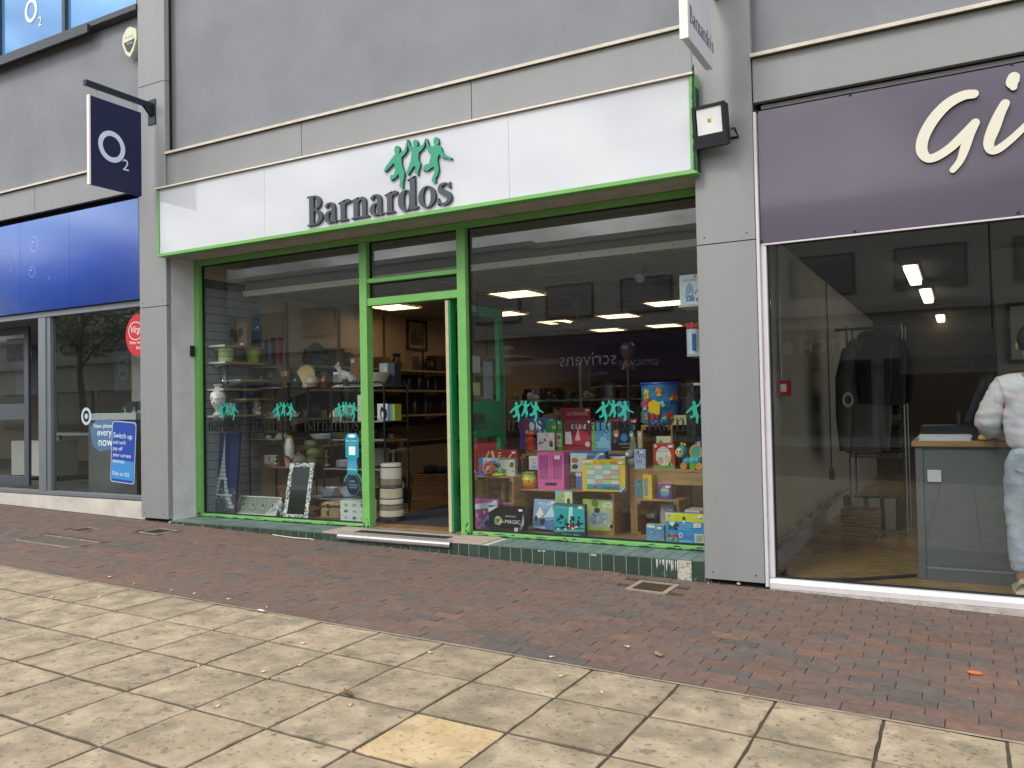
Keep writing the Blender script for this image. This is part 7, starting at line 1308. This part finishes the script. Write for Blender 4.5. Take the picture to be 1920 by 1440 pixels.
# ------------------------------------------------------------------ litter and weeds on the paving
m_butt = [PM('#d8d0c0'), PM('#b98a52')]
rr = random.Random(21); litter = [(203, 1083), (250, 1097), (320, 1109), (362, 1115), (425, 1125), (500, 1141), (372, 1252), (405, 1328), (560, 1250), (490, 1262), (97, 1120), (183, 1121), (655, 1326), (565, 1208), (1130, 1302), (1030, 1234), (1048, 1270), (803, 1225), (1180, 1215)]
for k, (px, py) in enumerate(litter):
    z = 0
    for _ in range(4): q = atz(px, py, z); z = gz(q.x)
    t = T('cigarette_butt', 'cigarette butt dropped on the paving', 'litter', (q.x, q.y, z+.0075), rr.uniform(0, 3), 'cigarette butts on the paving'); MB().cyl((0, 0, 0), (.016, 0, 0), .0042, None, m_butt[0], 7).build('paper', t); MB().cyl((.0161, 0, 0), (.030, 0, 0), .0042, None, m_butt[1], 7).build('filter', t)
def ground_pt(px, py):
    z = 0
    for _ in range(5): q = atz(px, py, z); z = gz(q.x)
    return q
q = ground_pt(1828, 1263); mb = MB(); mb.ring((0, 0), (.034, .026), (.001, .001), -.002, 0, PM('#d2773f'), 14); o = mb.build('orange_wrapper', None, (q.x, q.y, gz(q.x)+.006), rot=(rad(90), tilt, 0)); tag(o, 'crushed orange wrapper on brick paving', 'litter')
q = ground_pt(560, 1008); mb = MB(); mb.tube([(-.30, .02, .006), (-.15, -.01, .008), (0, -.015, .006), (.2, .0, .009), (.26, -.01, .006)], .006, PM('#c9c4ae'), 6); tag(mb.build('plastic_strip', None, (q.x, q.y-.06, gz(q.x)+.004), rot=(0, tilt, 0)), 'pale bent plastic strip beside the green tiles', 'litter')
for k, (px, py, lab) in enumerate(((1235, 1231, 'dry curled leaf on bricks near the flagstones'), (652, 1303, 'brown leaf scrap on a flagstone joint'), (1385, 1098, 'dead leaf under the pillar beside the gift shop'), (490, 1148, 'folded paper scrap at edge of flagstones'))):
    q = ground_pt(px, py); mb = MB(); c_ = PM(('#8d7a5c', '#6a4c2c', '#b9a98a', '#d2d0c8')[k])
    P = [(-.04, 0, .006), (-.015, -.016, .012), (.02, -.014, .006), (.045, .002, .014), (.018, .015, .004), (-.018, .014, .010)]; mb.add(P+[(0, 0, .002)], [(i, (i+1) % 6, 6) for i in range(6)], c_); tag(mb.build('paper_scrap' if k == 3 else 'dead_leaf', None, (q.x, q.y, gz(q.x)+.006), rr.uniform(0, 3)), lab, 'litter' if k == 3 else 'leaf')
m_weed = M('weed green', '#5a7a2c', .7)
for k, (px, py) in enumerate(((1310, 1085), (1256, 1078), (1545, 1122))):
    q = ground_pt(px, py); t = T('weed_tuft', ('weed tuft growing at foot of gift shop pillar', 'tiny weed below the damaged tile', 'weed sprig under the white sill')[k], 'weed', (q.x, min(q.y, -.02), gz(q.x)))
    for j in range(9): a = rr.uniform(0, 6.3); l_ = rr.uniform(.015, .04); MB().add([(0, 0, 0), (.004, .002, 0), (l_*math.cos(a), l_*math.sin(a)*.6, l_*1.1)], [(0, 1, 2)], m_weed).build('blade', t)

# ------------------------------------------------------------------ more bric-a-brac crowding the left window
def odd(i, px, py, Y, z):
    p = at(px, py, Y); k = i % 8
    if k == 0: vase('ginger_jar', 'blue and white ginger jar '+PLACE[i], p.x, Y, z, [(0, 0), (.045, 0), (.07, .06), (.07, .11), (.035, .14), (.035, .15), (.05, .155), (.03, .19), (0, .195)], PM('#5a6fa0'), 'jar')
    elif k == 1: vase('brass_candlestick', 'brass candlestick '+PLACE[i], p.x, Y, z, [(0, 0), (.05, 0), (.045, .015), (.012, .03), (.018, .09), (.01, .15), (.03, .18), (0, .185)], M('old gold', ''), 'candlestick')
    elif k == 2: vase('cut_glass_vase', 'clear cut glass vase '+PLACE[i], p.x, Y, z, [(0, 0), (.05, 0), (.04, .04), (.06, .18), (.055, .18), (.03, .03), (0, .02)], m_cw)
    elif k == 3: vase('teapot', 'cream china teapot '+PLACE[i], p.x, Y, z, [(0, 0), (.05, 0), (.085, .05), (.07, .11), (.03, .13), (.012, .15), (0, .152)], PM('#b9ad94'), 'teapot')
    elif k == 4:
        t = T('photo_frame', 'small silver photo frame '+PLACE[i], 'frame', (p.x, Y, z), rot=(rad(-12), 0, rad(10))); mb = MB(); mb.box(-.07, .07, 0, .012, 0, .18, M('silver frame', '#9a9c9e', .25, .8)); mb.build('frame', t); bx('photo', -.05, .05, -.002, -.0005, .025, .155, PM('#6a6a62'), t)
    elif k == 5: vase('copper_jug', 'dull copper jug '+PLACE[i], p.x, Y, z, [(0, 0), (.055, 0), (.075, .07), (.045, .13), (.055, .17), (.05, .17), (0, .1)], M('copper', '#7c4a2c', .35, .7), 'jug')
    elif k == 6: vase('china_bowl', 'sage green glazed bowl '+PLACE[i], p.x, Y, z, [(0, 0), (.05, 0), (.10, .06), (.095, .06), (.04, .012), (0, .012)], PM('#6f7f68'), 'bowl')
    else:
        t = T('book_pile', 'pile of three old hardbacks '+PLACE[i], 'books', (p.x, Y, z), rad(12))
        for j, c_ in enumerate(('#5a2a2c', '#2c3f4a', '#8a7850')): bx('book', -.09+.008*j, .09-.004*j, -.06, .07, j*.031, j*.031+.03, PM(c_), t)
SPOTS = [(478, 724, YA+.3, zA4), (489, 724, YA+.12, zA4), (500, 724, YA+.32, zA4), (585, 724, YA+.3, zA4), (632, 722, YA+.3, zB4), (610, 720, YA+.25, zB4), (488, 824, YA+.1, zk[1]+.001), (512, 824, YA+.28, zk[1]+.001),
         (478, 790, YA+.15, zk[2]), (490, 790, YA+.3, zk[2]), (527, 790, YA+.32, zk[2]), (632, 790, YA+.12, zB3), (650, 790, YA+.25, zB3), (690, 790, YA+.3, zB3), (632, 824, YA+.3, zB2), (690, 824, YA+.2, zB2), (690, 877, YA+.15, zB1), (612, 877, YA+.3, zB1), (480, 877, YA+.2, zA1), (560, 877, YA+.3, zA1)]
WH = ['on the first rack top', 'on the zebra rack top', 'on the love sign rack, upper board', 'on the love sign rack, middle board', 'on the zebra rack, upper board', 'on the zebra rack, middle board', 'beside the dinner plates', 'beside the love sign']
PLACE = [WH[0]]*4+[WH[1]]*2+[WH[3]]*2+[WH[2]]*3+[WH[4]]*3+[WH[5]]*2+[WH[6]]*2+[WH[7]]*2
for i_, s_ in enumerate(SPOTS): odd(i_*3 % 8 if False else i_, *s_)
# leaves and grit blown against the shop bases
rr = random.Random(77); mb = MB()
for k in range(420):
    x = rr.uniform(-8.4, 1.2); y = -abs(rr.gauss(0, .05))-.008 if not (-7.5 < x < -1.75) else -abs(rr.gauss(0, .04))-.006; s_ = rr.uniform(.003, .011)
    c = Vector((x, y, gz(x)+.004)); e_ = Euler((rr.uniform(-.5, .5), rr.uniform(-.5, .5), rr.uniform(0, 6))).to_matrix()
    mb.add([c+e_ @ Vector(v) for v in ((-s_, 0, 0), (0, -s_*.6, .002), (s_, 0, .003), (0, s_*.6, 0))], [(0, 1, 2, 3)], PM(rr.choice(['#4a4036', '#8a7a5e', '#5e5346', '#b5aa94', '#6a4a30'])))
tag(mb.build('grit'), 'loose grit and leaf crumbs along the shop bases', 'grit', kind='stuff')

# ------------------------------------------------------------------ more toys filling the gaps between crates
FILL = [(938, 962, 889, 862, .84, '#c9b23c', 'yellow card game behind the doctor box'), (1140, 1176, 884, 852, 1.30, '#2f3a6a', 'navy science box beside the kit box'), (1062, 1092, 886, 856, 1.28, '#8c3a6a', 'magenta doll case behind the wardrobe'), (968, 992, 998, 962, 1.0, '#3f7a5a', 'green puzzle carton inside the wardrobe crate'),
        (1098, 1140, 1002, 966, 1.05, '#a8743a', 'orange building set deep in jigsaw crate'), (1198, 1232, 1008, 968, 1.0, '#33506a', 'slate blue game at the back of low crate'), (1266, 1292, 872, 838, 1.12, '#6a3f3c', 'maroon book box behind the caterpillar'), (1284, 1318, 945, 905, 1.12, '#4a6a3f', 'moss green carton below the pine bench'),
        (1196, 1212, 840, 808, 1.36, '#b8a48c', 'beige soft toy carton beside solar box'), (888, 912, 940, 905, .95, '#54406a', 'violet jigsaw inside the ring crate'), (925, 955, 940, 910, .95, '#a03c34', 'brick red jigsaw inside the ring crate'), (1044, 1062, 884, 856, 1.3, '#c7c2ba', 'white boxed tea set behind wardrobe')]
for k_, (a_, b_, c_, d_, Y_, col_, lab_) in enumerate(FILL):
    zb_ = FZ+.001 if c_ > 930 else None
    gbox('game_box', lab_, a_, b_, c_, d_, Y_, .05, col_, col_, [('d', 14, 90+k_, ['#d8d2c4', '#2c2f3a', '#c9a03c', '#7fa0b8', col_], .08, .1, .92, .6), ('r', .1, .7, .9, .88, '#d9d4c6')], zb_)
    if zb_ is None: stand('plain riser under the '+lab_.split(' be')[0].split(' in')[0], a_-1, b_+1, c_+.6, Y_-.01, .12, 'pine_riser', m_pine, 'riser')
